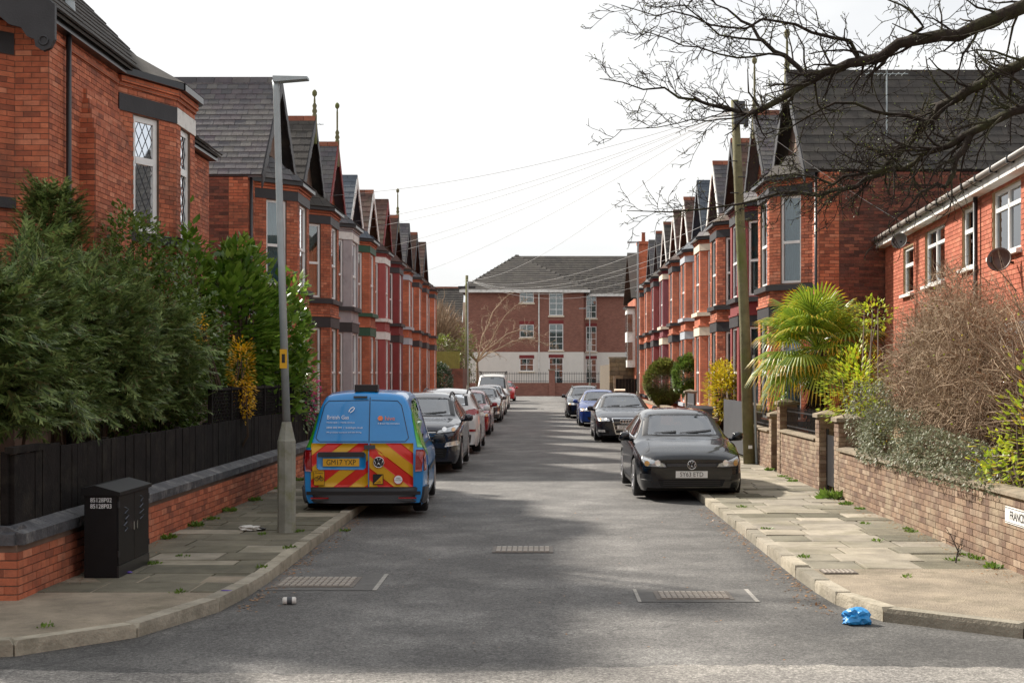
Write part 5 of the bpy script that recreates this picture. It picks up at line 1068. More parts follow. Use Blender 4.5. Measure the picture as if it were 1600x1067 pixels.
    def badge_vw(s, x, z, d, r):
        y = s.hit(x, z, d, .0).y + (-.022 if d == 'f' else .022); sg = 1 if d == 'f' else -1
        b = MB(); b.lathe([(0, .004), (r * .98, .004), (r * .98, .008), (0, .008)], 24, axis='y'); o = b.build('badge', M['ink'], s.r, uv=False); o.location = (x, y, z)
        g = MB(); fr_ = -sg * .006
        g.tube([(r * math.cos(t), fr_, r * math.sin(t)) for t in np.linspace(0, 2 * math.pi, 33)], r * .085, 6, cap=False)
        def seg(pts): 
            for a, b_ in zip(pts, pts[1:]): g.tube([(sg * a[0] * r, fr_, a[1] * r), (sg * b_[0] * r, fr_, b_[1] * r)], r * .055, 6)
        seg([(-.38, .86), (0, .08), (.38, .86)]); seg([(-.84, .42), (-.36, -.84), (0, -.06), (.36, -.84), (.84, .42)])
        q = g.build('emblem', M['chrome'], o, smooth=True, uv=False)

def pm(name, h, rough=.25, metal=.3): return mat('paint_' + name, hx(h), rough, metal, var=.03, coat=.8, spec=.2)
def front_face(c, lamps, grille, lower, chrome=False, fog=True):
    """lamps: half polygon on +x side; mirrored"""
    for sg in (-1, 1):
        pl = [(sg * x, z) for x, z in lamps]; o = c.patch('headlight', pl, 'f', M['lamp'], .010); ce = np.mean(pl, 0); ww = max(abs(p[0] - ce[0]) for p in pl)
        for k, dx in enumerate((-.34, .38)):
            cx = ce[0] + sg * dx * ww; cz = ce[1] - .01 * k; rr = .048 - .008 * k
            c.patch('lamp_reflector', [(cx + rr * math.cos(t), cz + rr * math.sin(t)) for t in np.linspace(0, 2 * math.pi, 11)[:-1]], 'f', M['lampw'] if k == 0 else M['amber'], .016, parent=o, sub=1)
        c.strip('headlight_rim', pl + [pl[0]], 'f', .014, M['trim'], .012)
    gp = c.patch('grille', grille, 'f', M['trim'], .009)
    z0, z1 = min(p[1] for p in grille), max(p[1] for p in grille); x0 = max(p[0] for p in grille) * .9
    for k in range(1, 4): c.strip('grille_slat', [(-x0, z0 + (z1 - z0) * k / 4), (x0, z0 + (z1 - z0) * k / 4)], 'f', .010, M['chrome'] if chrome else M['greytrim'], .014, gp)
    lo = c.patch('lower_intake', lower, 'f', M['arch'], .008)
    z0, z1 = min(p[1] for p in lower), max(p[1] for p in lower); x0 = max(p[0] for p in lower) * .85
    for k in range(1, 4): c.strip('intake_bar', [(-x0, z0 + (z1 - z0) * k / 4), (x0, z0 + (z1 - z0) * k / 4)], 'f', .012, M['trim'], .013, lo)

# black hatchback half on the right pavement
g = Car('parked_car', 'black hatchback with white plate SY63 ETD, nearest car on the right', 'hatch', 4.26, 1.80, 1.45, pm('black', '0c0f15', .2, 0), (2.46, 23.2, .03), R(.8))
front_face(g, [(.40, .535), (.74, .55), (.80, .64), (.78, .71), (.44, .60)], [(-.42, .545), (.42, .545), (.45, .605), (-.45, .605)], [(-.50, .22), (.50, .22), (.55, .34), (-.55, .34)])
g.plate(.42, 'SY63 ETD'); g.badge_vw(0, .575, 'f', .07)
for sg in (-1, 1): g.patch('side_intake', [(sg * .64, .32), (sg * .82, .34), (sg * .82, .43), (sg * .66, .42)], 'f', M['trim'], .007); g.strip('bonnet_seam', [(sg * .72, .76), (sg * .66, .80), (sg * .63, .9)], 'f', .008)
g.strip('bumper_seam', [(-.8, .52), (-.4, .525), (.4, .525), (.8, .52)], 'f', .007)
# dark saloon behind it
a = Car('parked_car', 'dark navy saloon with tall chrome grille and plate SY59 RXZ', 'saloon', 4.92, 1.855, 1.46, pm('navy', '1d2029', .2, .3), (2.57, 43.0, .02))
front_face(a, [(.46, .62), (.82, .63), (.86, .71), (.78, .74), (.50, .71)], [(-.30, .26), (.30, .26), (.40, .70), (-.40, .70)], [(-.8, .25), (-.5, .25), (-.5, .36), (-.78, .38)], chrome=True)
a.strip('grille_surround', [(-.30, .25), (.30, .25), (.41, .71), (-.41, .71), (-.30, .25)], 'f', .03, M['chrome'], .014); a.plate(.45, 'SY59 RXZ')
for k in range(4):
    y = a.hit(0, .61, 'f', 0).y - .025; m = MB().tube([(-.12 + k * .08 + .055 * math.cos(t), y, .61 + .055 * math.sin(t)) for t in np.linspace(0, 2 * math.pi, 21)], .009, 6, cap=False); m.build('badge_ring', M['chrome'], a.r, smooth=True, uv=False)
for sg in (-1, 1): a.patch('fog_lamp', [(sg * .62, .30), (sg * .82, .31), (sg * .82, .38), (sg * .63, .37)], 'f', M['lampw'], .01)
b = Car('parked_car', 'blue saloon with pale windscreen third in the right line', 'saloon', 4.55, 1.77, 1.43, pm('blue', '1d3f86', .25, .4), (2.36, 55.3, .02), detail=2)
front_face(b, [(.45, .60), (.80, .61), (.83, .70), (.74, .72), (.46, .69)], [(-.38, .55), (.38, .55), (.42, .68), (-.42, .68)], [(-.5, .25), (.5, .25), (.55, .38), (-.55, .38)]); b.plate(.47, '')
c = Car('parked_car', 'black estate with roof rails at the far end of the right line', 'estate', 4.6, 1.83, 1.5, pm('blackblue', '12161f', .22, .3), (2.08, 65.6, .02), detail=1)
front_face(c, [(.45, .60), (.80, .61), (.83, .70), (.74, .72), (.46, .69)], [(-.32, .55), (.32, .55), (.34, .68), (-.34, .68)], [(-.5, .25), (.5, .25), (.55, .38), (-.55, .38)])
def roof_rails(c, z):
    for sg in (-1, 1):
        y0, y1 = c.L * .48, c.L * .86; m = MB(); pts = [(sg * c.W * .31, y0 + (y1 - y0) * t, c.hit(sg * c.W * .31, y0 + (y1 - y0) * t, 't', 0).z + .05 * min(1, 8 * t * (1 - t) * 2)) for t in np.linspace(0, 1, 13)]; m.tube(pts, .018, 6); m.build('roof_rail', M[z], c.r, smooth=True)
roof_rails(c, 'trim')
# left line
s = Car('parked_car', 'dark grey sport utility car facing us behind the gas van', 'suv', 4.44, 1.855, 1.64, pm('graphite', '33343c', .2, .5), (-2.6, 29.6, .04), wheel=.345)
front_face(s, [(.42, .80), (.80, .84), (.87, .96), (.80, .97), (.46, .87)], [(-.40, .72), (.40, .72), (.46, .86), (-.46, .86)], [(-.6, .30), (.6, .30), (.66, .50), (-.66, .50)], chrome=True); roof_rails(s, 'greytrim')
for sg in (-1, 1): s.patch('fog_lamp', [(sg * .6, .53), (sg * .86, .56), (sg * .86, .66), (sg * .63, .62)], 'f', M['lampw'], .012)
s.plate(.60, '')
t = Car('parked_car', 'white sport utility car seen from behind with red tail lamps', 'suv', 4.48, 1.85, 1.66, pm('white', 'd2d3d3', .25, 0), (-2.5, 41.1, .04), math.pi, wheel=.345); roof_rails(t, 'greytrim')
for sg in (-1, 1):
    t.patch('tail_lamp', [(sg * .35, 1.00), (sg * .80, .98), (sg * .86, 1.10), (sg * .78, 1.14), (sg * .4, 1.06)], 'b', M['tail'], .012); t.patch('tail_lamp_side', [(4.05, 1.04), (4.33, 1.0), (4.34, 1.12), (4.1, 1.12)], 'l' if sg < 0 else 'r', M['tail'], .012); t.patch('reflector', [(sg * .55, .55), (sg * .82, .56), (sg * .82, .62), (sg * .56, .61)], 'b', M['tail'], .01)
t.patch('lower_bumper', [(-.85, .24), (.85, .24), (.88, .50), (-.88, .50)], 'b', M['trim'], .006); t.plate(.86, '', 'b', m='plateY')
rc = Car('parked_car', 'dark red hatchback mostly hidden behind the white sport utility car', 'hatch', 4.1, 1.75, 1.5, pm('red', '8a1c22', .25, .2), (-2.55, 47.2, .03), detail=1)
front_face(rc, [(.45, .62), (.80, .63), (.83, .73), (.74, .75), (.46, .70)], [(-.38, .55), (.38, .55), (.42, .66), (-.42, .66)], [(-.5, .25), (.5, .25), (.55, .38), (-.55, .38)])
gs = Car('parked_car', 'grey brown saloon facing us halfway along the left line', 'saloon', 4.85, 1.86, 1.5, pm('bronze', '5a5450', .22, .6), (-2.6, 60.2, .03), detail=2)
front_face(gs, [(.42, .62), (.80, .63), (.86, .74), (.78, .77), (.46, .70)], [(-.36, .50), (.36, .50), (.42, .66), (-.42, .66)], [(-.5, .25), (.5, .25), (.55, .38), (-.55, .38)], chrome=True)
for sg in (-1, 1): gs.patch('fog_lamp', [(sg * .66, .34), (sg * .84, .36), (sg * .84, .48), (sg * .68, .44)], 'f', M['lampw'], .01)
Car('parked_car', 'white hatchback just in front of the white panel van', 'hatch', 4.2, 1.76, 1.5, pm('white2', 'c6c8c8', .25, 0), (-2.62, 70.0, .03), detail=1)
Car('parked_car', 'bright red hatchback farthest along the left kerb', 'hatch', 3.9, 1.7, 1.5, pm('brightred', 'b01a1e', .25, 0), (-2.75, 106, .02), detail=1)
tv = Car('panel_van', 'white panel van with roof rack at the far left', 'van', 5.2, 1.97, 2.05, pm('vanwhite', 'cfcfcc', .3, 0), (-2.85, 82.0, .02), group='vans parked along the left kerb', cat='van', wheel=.34, detail=2)
front_face(tv, [(.52, .72), (.82, .76), (.84, .92), (.74, .92), (.55, .82)], [(-.4, .62), (.4, .62), (.45, .76), (-.45, .76)], [(-.6, .28), (.6, .28), (.66, .5), (-.66, .5)])
rk = MB()
for y in (2.2, 3.3, 4.6): rk.box(-.8, .8, y, y + .05, 2.12, 2.16)
for x in (-.8, .8): rk.box(x - .025, x + .025, 2.0, 4.9, 2.16, 2.2)
for x in (-.75, .75):
    for y in (2.22, 4.62): rk.box(x - .02, x + .02, y - .02, y + .02, 1.98, 2.12)
rk.build('roof_rack', M['trim'], tv.r)

# blue and green gas engineer's van, nearest on the left (we see its rear)
Lc, Wc, Hc = 4.41, 1.79, 1.82
v = Car('gas_van', 'blue and green van with red and yellow chevron rear doors, plate GM17 YXP', 'caddy', Lc, Wc, Hc, M['vanblue'], (-2.71, 20.55 + Lc * .999, .03), math.pi + R(2.0), group='vans parked along the left kerb', cat='van', wheel=.325, detail=1, rough_trim=True)
zc0, zc1, XS = .43, 1.055, -.07                               # door seam is off centre; local +x is the left of the picture
def vpatch(name, poly, m, off, sub=3, parent=None): return v.patch(name, poly, 'b', m, off + .009, sub=sub, parent=parent, rings=(1, .75, .5, .25, 0))
for sg, x0, x1 in ((1, XS + .008, .76), (-1, -.71, XS - .008)):
    base = [(x0, zc0), (x1, zc0), (x1, zc1), (x0, zc1)]; back = vpatch('chevron_panel', base, M['hazyel'], .004, 8)
    for k in range(-8, 12):                                    # red diagonals falling away from the seam
        n = (sg * .61, .79); d0 = .47 + k * .274; p = clip_half(clip_half(base, n, d0 + .137), (-n[0], -n[1]), -d0)
        if len(p) > 2: vpatch('chevron_stripe', p, M['hazred'], .007, 4, back)
for sg, xo in ((1, .70), (-1, -.64)):
    v.strip('window_outline', [(XS + sg * .02, 1.08), (xo - sg * .05, 1.08), (xo, 1.13), (xo - sg * .11, 1.60), (xo - sg * .17, 1.665), (XS + sg * .02, 1.675)], 'b', .009, M['ink'], .005)
for sg in (-1, 1):
    sd = 'l' if sg < 0 else 'r'
    v.patch('green_pillar', [(sg * .765, 1.00), (sg * .845, .99), (sg * .70, 1.66), (sg * .635, 1.68), (sg * .715, 1.25)], 'b', M['vangreen'], .006, sub=6); v.patch('green_flank', [(Lc * .84, .80), (Lc * .965, .99), (Lc * .955, 1.25), (Lc * .93, 1.56), (Lc * .87, 1.3)], sd, M['vangreen'], .006, sub=5)
    v.patch('tail_lamp', [(sg * .74, .65), (sg * .84, .66), (sg * .84, .96), (sg * .75, .96)], 'b', M['tail'], .02); v.patch('tail_lamp_side', [(Lc * .965, .67), (Lc * .993, .66), (Lc * .988, .96), (Lc * .967, .95)], sd, M['tail'], .014)
    v.patch('bumper_side', [(Lc * .895, .19), (Lc * .999, .19), (Lc * .999, .43), (Lc * .895, .43)], sd, M['greytrim'], .03, sub=5); v.patch('bumper_reflector', [(sg * .50, .262), (sg * .76, .262), (sg * .76, .285), (sg * .50, .285)], 'b', M['tail'], .055)
v.strip('door_seam', [(XS, .43), (XS, 1.06)], 'b', .012, M['vanblue'], .02); v.strip('door_seam', [(XS, 1.06), (XS, 1.72)], 'b', .01, M['ink'], .009)
v.patch('rear_bumper', [(-.87, .19), (.87, .19), (.87, .43), (-.87, .43)], 'b', M['greytrim'], .045, sub=8); v.strip('bumper_groove', [(-.82, .345), (.82, .345)], 'b', .05, M['trim'], .05)
vpatch('plate_recess', [(.0, .68), (.645, .68), (.675, .71), (.675, .90), (.645, .93), (.0, .93), (-.03, .90), (-.03, .71)], M['vanblue'], .012)
v.strip('handle_bar', [(-.01, .895), (.655, .895)], 'b', .06, M['trim'], .045); v.strip('door_latch', [(-.165, .996), (-.005, .996)], 'b', .06, M['trim'], .045)
v.plate(.785, 'GM17 YXP', 'b', .325, 'plateY'); v.badge_vw(-.215, .785, 'b', .075)
def rtext(tx, size, x, z, m, name='lettering', sx=1, al='LEFT'):
    y0 = v.hit(x, z, 'b', .0); y1 = v.hit(x, z + .1, 'b', 0); up = (y1 - y0).normalized(); text(tx, size, v.r, frame(y0 + Vector((0, .036 if z < 1 else .018, .002)), (-1, 0, 0), up), m, name, align=al, sx=sx)
rtext('British Gas', .085, .55, 1.425, M['inkw'], sx=.85); rtext('Home care  |  Home services', .034, .55, 1.353, M['inkw']); rtext('0800 000 999  |  britishgas.co.uk', .040, .55, 1.278, M['inkw']); rtext('We promote courteous and safe driving', .031, .55, 1.212, M['inkw'])
rtext('hive', .092, -.29, 1.41, M['orange']); rtext('A British Gas innovation', .032, -.19, 1.337, M['inkw'])
def rshape(name, pts, m, off=.014):                            # flat printed mark on the rear
    b = MB(); b.poly([v.hit(x, z, 'b', off + .012) for x, z in pts]); return b.build(name, m, v.r, uv=False)
def leaf_mark(cx, cz, ln, wd, ang, a0, a1):
    out = []
    for t in np.linspace(a0, a1, 12): x, z = ln * math.cos(t), wd * math.sin(t); out.append((cx - (x * math.cos(ang) - z * math.sin(ang)), cz + x * math.sin(ang) + z * math.cos(ang)))
    return out
outer = leaf_mark(.19, 1.535, .055, .028, .75, .25, math.pi); rshape('flame_mark', outer + leaf_mark(.19, 1.535, .036, .015, .75, math.pi, .35), M['inkw']); rshape('flame_mark', leaf_mark(.19, 1.53, .055, .026, .75, math.pi + .5, 2 * math.pi) + leaf_mark(.19, 1.53, .036, .012, .75, 2 * math.pi, math.pi + .6), M['inkw'])
rshape('hive_mark', [(-.228 + .04 * math.cos(t), 1.41 + .04 * math.sin(t)) for t in np.linspace(0, 2 * math.pi, 7)[:-1]], M['orange'])
def sticker(cx, cz, w, h, m, off): return rshape('sticker', [(cx + w / 2, cz - h / 2), (cx - w / 2, cz - h / 2), (cx - w / 2, cz + h / 2), (cx + w / 2, cz + h / 2)], m, off)
sticker(.64, .56, .155, .212, M['ink'], .015); sticker(.64, .56, .145, .202, M['hazyel'], .017); rtext('Blindspots', .028, .64, .635, M['ink'], al='CENTER')
yy_ = v.hit(.64, .56, 'b', .036).y
for cx in (.675, .605): MB().tube([(cx + .026 * math.cos(t), yy_, .55 + .026 * math.sin(t)) for t in np.linspace(0, 2 * math.pi, 13)], .004, 4, cap=False).build('cycle_mark', M['ink'], v.r, uv=False)
MB().tube([(.675, yy_, .55), (.655, yy_, .593), (.62, yy_, .588), (.64, yy_, .55), (.605, yy_, .55), (.618, yy_, .605)], .004, 4).build('cycle_mark', M['ink'], v.r, uv=False)
sticker(-.208, .54, .15, .15, M['ink'], .015); rshape('sticker_triangle', [(-.142, .475), (-.273, .475), (-.273, .606)], M['hazyel'], .019); rtext('safe', .045, -.215, .50, M['ink'], al='CENTER')
for rr_, m_, o_ in ((.072, 'hazred', .015), (.06, 'inkw', .018)): rshape('round_sticker', [(-.497 + rr_ * math.cos(t), .535 + rr_ * math.sin(t)) for t in np.linspace(0, 2 * math.pi, 25)[:-1]], M[m_], o_)
rtext('SPEED', .024, -.497, .55, M['ink'], al='CENTER'); rtext('MONITORED', .018, -.497, .522, M['ink'], al='CENTER')
MB().box(-.17, .17, 3.75, 4.05, 1.80, 1.90).build('roof_beacon', M['trim'], v.r); v.strip('high_brake_lamp', [(-.03, 1.715), (.17, 1.715)], 'b', .028, M['ink'], .02)
for sd in ('l', 'r'): v.strip('side_rail', [(Lc * .55, 1.02), (Lc * .86, 1.02)], sd, .02, M['trim']); v.strip('rub_strip', [(Lc * .32, .62), (Lc * .72, .62)], sd, .07, M['trim'], .012); v.patch('fuel_flap', [(Lc * .84, .72), (Lc * .9, .72), (Lc * .9, .86), (Lc * .84, .86)], sd, M['vanblue'], .008)

# ------------------------------------------------------------------ vegetation
def place(tv, tf, C, Z, Xd, size):
    """copies of a template (verts, tri/quad faces) at C with long axis Z and side axis Xd"""
    tv = np.asarray(tv, float); tf = np.asarray(tf, int); Z = Z / np.linalg.norm(Z, axis=1, keepdims=True); Xd = Xd - Z * np.sum(Xd * Z, 1, keepdims=True); Xd /= np.maximum(np.linalg.norm(Xd, axis=1, keepdims=True), 1e-6); Yd = np.cross(Z, Xd)
    V = C[:, None, :] + size[:, None, None] * (tv[None, :, 0, None] * Xd[:, None, :] + tv[None, :, 1, None] * Yd[:, None, :] + tv[None, :, 2, None] * Z[:, None, :])
    Fc = tf[None] + (np.arange(len(C)) * len(tv))[:, None, None]; return V.reshape(-1, 3), Fc.reshape(-1, tf.shape[1])
LEAF = ([(0, 0, 0), (.28, .06, .45), (0, -.02, .5), (-.28, .06, .45), (0, .06, 1)], [(0, 1, 2), (0, 2, 3), (1, 4, 2), (2, 4, 3)])
def spray_template():
    v = []; f = []
    def strip(p0, p1, w):
        o = len(v); p0, p1 = np.array(p0), np.array(p1); d = p1 - p0; n = np.array([d[2], 0, -d[0]]); n = n / max(np.linalg.norm(n), 1e-6) * w * 1.55
        v.extend([tuple(p0 - n), tuple(p0 + n), tuple(p1)]); f.append((o, o + 1, o + 2))
    bend = lambda t: np.array([0, -.32 * t * t, t])
    strip(bend(0), bend(.5), .03); strip(bend(.45), bend(1), .035)
    for k in range(6):
        t = .12 + k * .14; s = 1 if k % 2 else -1; ln = .34 * (1.05 - t * .6); b = bend(t)
        strip(b, b + np.array([s * ln, -.1 * ln, ln * .85]), .035); strip(b + np.array([s * ln * .45, -.03, ln * .4]), b + np.array([s * ln * .5, -.1 * ln, ln * 1.15]), .028)
        strip(b, b + np.array([-s * ln * .8, -.1 * ln, ln * .8]), .03)
    return v, f
SPRAY = spray_template()
def shell(n, c, rad, inner=.6, zmin=None, seed=0, lump=.22, half=None):
    g = np.random.default_rng(seed); d = g.normal(size=(n, 3)); d /= np.linalg.norm(d, axis=1, keepdims=True)
    ph = g.uniform(0, 6.28, 6); k = 1 + lump * (np.sin(d[:, 0] * 5 + ph[0]) * np.sin(d[:, 1] * 4 + ph[1]) + .6 * np.sin(d[:, 2] * 7 + ph[2]) * np.sin(d[:, 1] * 9 + ph[3]) + .5 * np.sin(d[:, 0] * 11 + ph[4]) * np.sin(d[:, 2] * 10 + ph[5]))
    r = (inner + (1 - inner) * g.random(n) ** .5) * k; P = np.array(c) + d * r[:, None] * np.array(rad)
    nrm = d / np.array(rad); nrm /= np.linalg.norm(nrm, axis=1, keepdims=True)
    if zmin is not None: m = P[:, 2] > zmin; P, nrm = P[m], nrm[m]
    return P, nrm
def rv(n, g): return g.normal(size=(n, 3))
def stems(root, base, tops, r, m, name='stem', seed=0):
    g = np.random.default_rng(seed); b = MB()
    for t in tops:
        b0 = np.array(base) + g.normal(size=3) * [.06, .06, 0]; mid = (b0 + np.array(t)) / 2 + g.normal(size=3) * .08; b.tube([b0, mid, t], [r, r * .7, r * .3], 6)
    b.build(name, m, root, smooth=True, uv=False)
def shrub(name, label, base, parts, leafm, cat='shrub', group=None, tmpl=LEAF, droop=.0, size=(.05, .08), out=.7, stem=True, seed=0, sm=None, inner=.6, lump=.22, zmin=None):
    """parts: (centre, radii, n) in world space"""
    r = thing(name, base, label, cat, group); Vs = []; Fs = []; o = 0; g = np.random.default_rng(seed)
    for k, (c, rad, n) in enumerate(parts):
        P, N = shell(n, c, rad, inner, zmin or base[2] + .02, seed + k, lump); D = N * out + rv(len(P), g) * .45; D[:, 2] -= droop
        V, Fc = place(*tmpl, P, D, np.cross(D, [0, 0, 1]) + rv(len(P), g) * .25, g.uniform(*size, len(P))); Vs.append(V - np.array(base)); Fs.append(Fc + o); o += len(V)
    link('foliage', mesh_np('foliage', np.concatenate(Vs), np.concatenate(Fs), leafm), r)
    if stem: stems(r, (0, 0, 0), [tuple(np.array(c) - np.array(base) + np.array([dx * rad[0] * .5, dy * rad[1] * .5, rad[2] * .4])) for c, rad, n in parts for dx, dy in ((0, 0), (.8, .4), (-.7, .6), (.3, -.8))], .03, sm or M['stem'], seed=seed)
    return r
# left hedge behind the board fence
shrub('conifer_hedge', 'dark feathery conifer hedge at the far left above the fence', (-6.0, 14.6, .1), [((-6.05, 13.6, 2.0), (.95, 1.7, 1.35), 5200), ((-5.9, 15.6, 1.9), (.85, 1.3, 1.35), 4200)], L['conifer'], 'hedge', None, SPRAY, .4, (.18, .42), seed=1, zmin=1.62, lump=.3)
shrub('conifer_hedge', 'drooping conifer mass in the middle of the left hedge', (-5.95, 18.8, .1), [((-5.95, 18.0, 1.95), (.85, 1.35, 1.4), 4600), ((-5.85, 19.9, 1.9), (.8, 1.3, 1.35), 4400)], L['conifer'], 'hedge', None, SPRAY, .4, (.16, .4), seed=5, zmin=1.62, lump=.3)
cs = thing('conifer_sapling', (-6.45, 18.7, .1), 'thin young conifer rising above the hedge against the brick', 'tree')
gg = np.random.default_rng(4); n = 700; tz = gg.random(n) ** .8; an = gg.uniform(0, 6.28, n); rr = (1 - tz) * 1.0 + .1; ra = rr * gg.random(n) ** .5
P = np.stack([ra * np.cos(an), ra * np.sin(an), 2.0 + tz * 2.4 - ra * .1], 1); D = np.stack([np.cos(an), np.sin(an), np.full(n, .25)], 1) + rv(n, gg) * .3
V, Fc = place(*SPRAY, P, D, np.cross(D, [0, 0, 1.]), gg.uniform(.25, .42, n)); link('foliage', mesh_np('foliage', V, Fc, L['conifer']), cs); MB().tube([(0, 0, 0), (.02, 0, 2.5), (0, .02, 4.5)], [.05, .03, .008], 6).build('trunk', M['stem'], cs)
shrub('privet_bush', 'small leaved glossy bush between conifers and laurel', (-5.9, 22.0, .1), [((-5.95, 21.7, 2.1), (.8, 1.25, 1.9), 9000), ((-5.75, 23.0, 2.0), (.65, 1.0, 1.6), 6000), ((-6.2, 21.6, 3.7), (.45, .9, .9), 2600)], L['holly'], 'bush', None, LEAF, -.1, (.06, .11), seed=9)
shrub('laurel_bush', 'tall glossy broad leaved laurel behind the lamp post', (-5.5, 26.2, .1), [((-5.55, 25.6, 2.8), (.8, 1.2, 1.4), 2600), ((-5.2, 27.2, 2.7), (.8, 1.2, 1.25), 2300), ((-5.3, 26.6, 1.9), (.75, 1.6, 1.0), 1500), ((-6.0, 24.4, 3.6), (.3, .45, 1.1), 420), ((-5.5, 26.1, 4.0), (.4, .7, .55), 420)], L['laurel'], 'bush', None, LEAF, -.35, (.15, .24), seed=13, inner=.55)
shrub('forsythia', 'yellow flowering forsythia spilling over the trellis', (-4.9, 22.6, .7), [((-4.76, 22.6, 2.1), (.2, .32, .55), 900), ((-4.66, 22.5, 1.72), (.12, .25, .35), 350), ((-5.0, 21.0, 2.7), (.1, .15, .25), 90)], L['yellow'], 'shrub', None, LEAF, .1, (.04, .07), seed=17)
shrub('flowering_shrub', 'pink flowering shrub at the end of the left fence', (-4.85, 28.6, .1), [((-4.8, 28.5, 1.65), (.3, .6, .7), 1700)], L['holly'], 'shrub', None, LEAF, 0, (.05, .09), seed=21)
P, N = shell(170, (-4.74, 28.4, 1.75), (.32, .55, .6), .9, 1.1, 22); V, Fc = place(*LEAF, P, N + rv(len(P), gg) * .4, rv(len(P), gg), gg.uniform(.06, .1, len(P))); pk = thing('pink_blossom', (-4.74, 28.4, 1.75), 'pink blossom clusters on the shrub by the fence end', 'flowers'); link('petals', mesh_np('petals', V - np.array((-4.74, 28.4, 1.75)), Fc, L['pink']), pk)
# right hand gardens
def twigs(name, label, base, c, rad, n, m, seed, ln=(.25, .6), r=.0045, up=.3, cat='hedge', leaf=None, nl=0, lsize=(.03, .05)):
    g = np.random.default_rng(seed); o = thing(name, base, label, cat); P, N = shell(n, c, rad, .12, base[2], seed, .2)
    D = N * .08 + rv(len(P), g) * .7; D[:, 2] += up; D /= np.linalg.norm(D, axis=1, keepdims=True); l_ = g.uniform(*ln, len(P))
    tv = [(1, 0, 0), (-.5, .87, 0), (-.5, -.87, 0), (.6, 0, .5), (-.3, .5, .5), (-.3, -.5, .5), (.1, .25, 1), (-.1, .3, 1), (0, .15, 1)]; tv = [(x * r / .42, (y + (.0)) * r / .42 + (.0), z) for x, y, z in tv]
    tv = [(x, y + (.1 if z == .5 else (-.06 if z == 1 else 0)), z) for x, y, z in tv]; tf = [(0, 1, 4, 3), (1, 2, 5, 4), (2, 0, 3, 5), (3, 4, 7, 6), (4, 5, 8, 7), (5, 3, 6, 8)]
    V, Fc = place(tv, tf, P, D, rv(len(P), g), l_); link('twigs', mesh_np('twigs', V - np.array(base), Fc, m), o)
    if leaf:
        P, N = shell(nl, c, rad, .7, base[2], seed + 1, .2); V, Fc = place(*LEAF, P, N + rv(len(P), g) * .6, rv(len(P), g), g.uniform(*lsize, len(P))); link('foliage', mesh_np('foliage', V - np.array(base), Fc, leaf), o)
    stems(o, (0, 0, 0), [tuple(np.array(c) - np.array(base) + np.array([rad[0] * a, rad[1] * b, rad[2] * .5])) for a, b in ((0, 0), (.5, .5), (-.5, .5), (.3, -.6), (-.3, -.5))], .025, M['stem'], seed=seed)
    return o
twigs('bare_hedge', 'big bare brown twiggy hedge behind the right wall', (6.05, 20.6, .1), (6.1, 20.9, 1.9), (.78, 2.7, 1.55), 26000, M['twig'], 31, (.14, .4), .0075, .3, leaf=L['lime'], nl=220)
shrub('cotoneaster', 'grey green cotoneaster cascading over the right wall', (5.1, 19.0, .8), [((4.97, 17.7, 1.08), (.32, 1.9, .3), 5200), ((5.02, 20.6, 1.18), (.35, 1.5, .42), 4200), ((4.75, 16.3, .77), (.12, 1.5, .26), 2600), ((4.75, 18.5, .81), (.11, 1.2, .2), 1600), ((4.77, 20.6, .88), (.1, .9, .16), 900), ((5.12, 22.0, 1.48), (.35, .9, .5), 2200)], L['greyleaf'], 'shrub', None, LEAF, .25, (.03, .06), seed=35, stem=False)
shrub('lime_shrub', 'yellow green young leaves at the right edge above the wall', (5.4, 15.2, .1), [((5.2, 14.9, 1.3), (.4, .75, .75), 800), ((5.05, 15.5, 1.0), (.3, .6, .4), 450)], L['lime'], 'shrub', None, LEAF, -.1, (.05, .09), seed=39, lump=.4)
shrub('lime_shrub', 'yellow green shrub beside the brick pier and palm', (5.3, 24.0, .1), [((5.3, 24.0, 1.75), (.45, .9, .7), 1500), ((5.4, 23.3, 1.4), (.35, .6, .5), 700), ((6.3, 27, 3.2), (.35, .5, .3), 260)], L['lime'], 'shrub', None, LEAF, -.1, (.06, .1), seed=43, lump=.35)
twigs('bare_shrub', 'sparse bare shrub stems at the right edge before the white panelling', (6.0, 16.6, .1), (6.0, 16.8, 1.8), (.5, 1.1, 1.4), 300, M['twig'], 47, (.35, .9), .005, .45, 'shrub', L['lime'], 130, (.03, .05))
shrub('golden_shrub', 'golden leaved shrub in front of the right hand bays', (5.3, 41.0, .1), [((5.25, 41.0, 1.55), (.42, .75, .75), 1700), ((5.1, 41.6, 1.9), (.2, .4, .45), 250), ((5.3, 40.4, 2.0), (.15, .3, .4), 160)], L['gold'], 'shrub', None, LEAF, -.3, (.09, .15), seed=51, lump=.35)
shrub('clipped_bush', 'round clipped olive green bush over the right pavement', (5.02, 57.5, .1), [((4.98, 57.5, 1.72), (.8, .8, .92), 12000)], L['bush'], 'bush', None, LEAF, 0, (.08, .13), seed=55, lump=.05)
shrub('standard_bush', 'darker bush on thin stems behind the clipped round bush', (5.45, 52.5, .1), [((5.4, 52.5, 2.0), (.5, .75, .7), 6500)], L['holly'], 'bush', None, LEAF, 0, (.08, .13), seed=59, lump=.15)
shrub('small_conifer', 'small bright conifer below the palm fronds', (5.3, 31.4, .1), [((5.25, 31.4, 1.25), (.2, .25, .45), 500)], L['laurel'], 'shrub', None, LEAF, -.6, (.05, .09), seed=61)
shrub('box_hedge', 'dark clipped hedge beyond the last left hand house', (-6.5, 86.6, .1), [((-7.2, 87.0, 1.4), (.95, .9, 1.25), 5000), ((-6.1, 86.6, 1.45), (.75, 1.1, 1.3), 5000)], L['darkhedge'], 'hedge', None, LEAF, 0, (.09, .14), seed=63, lump=.04)
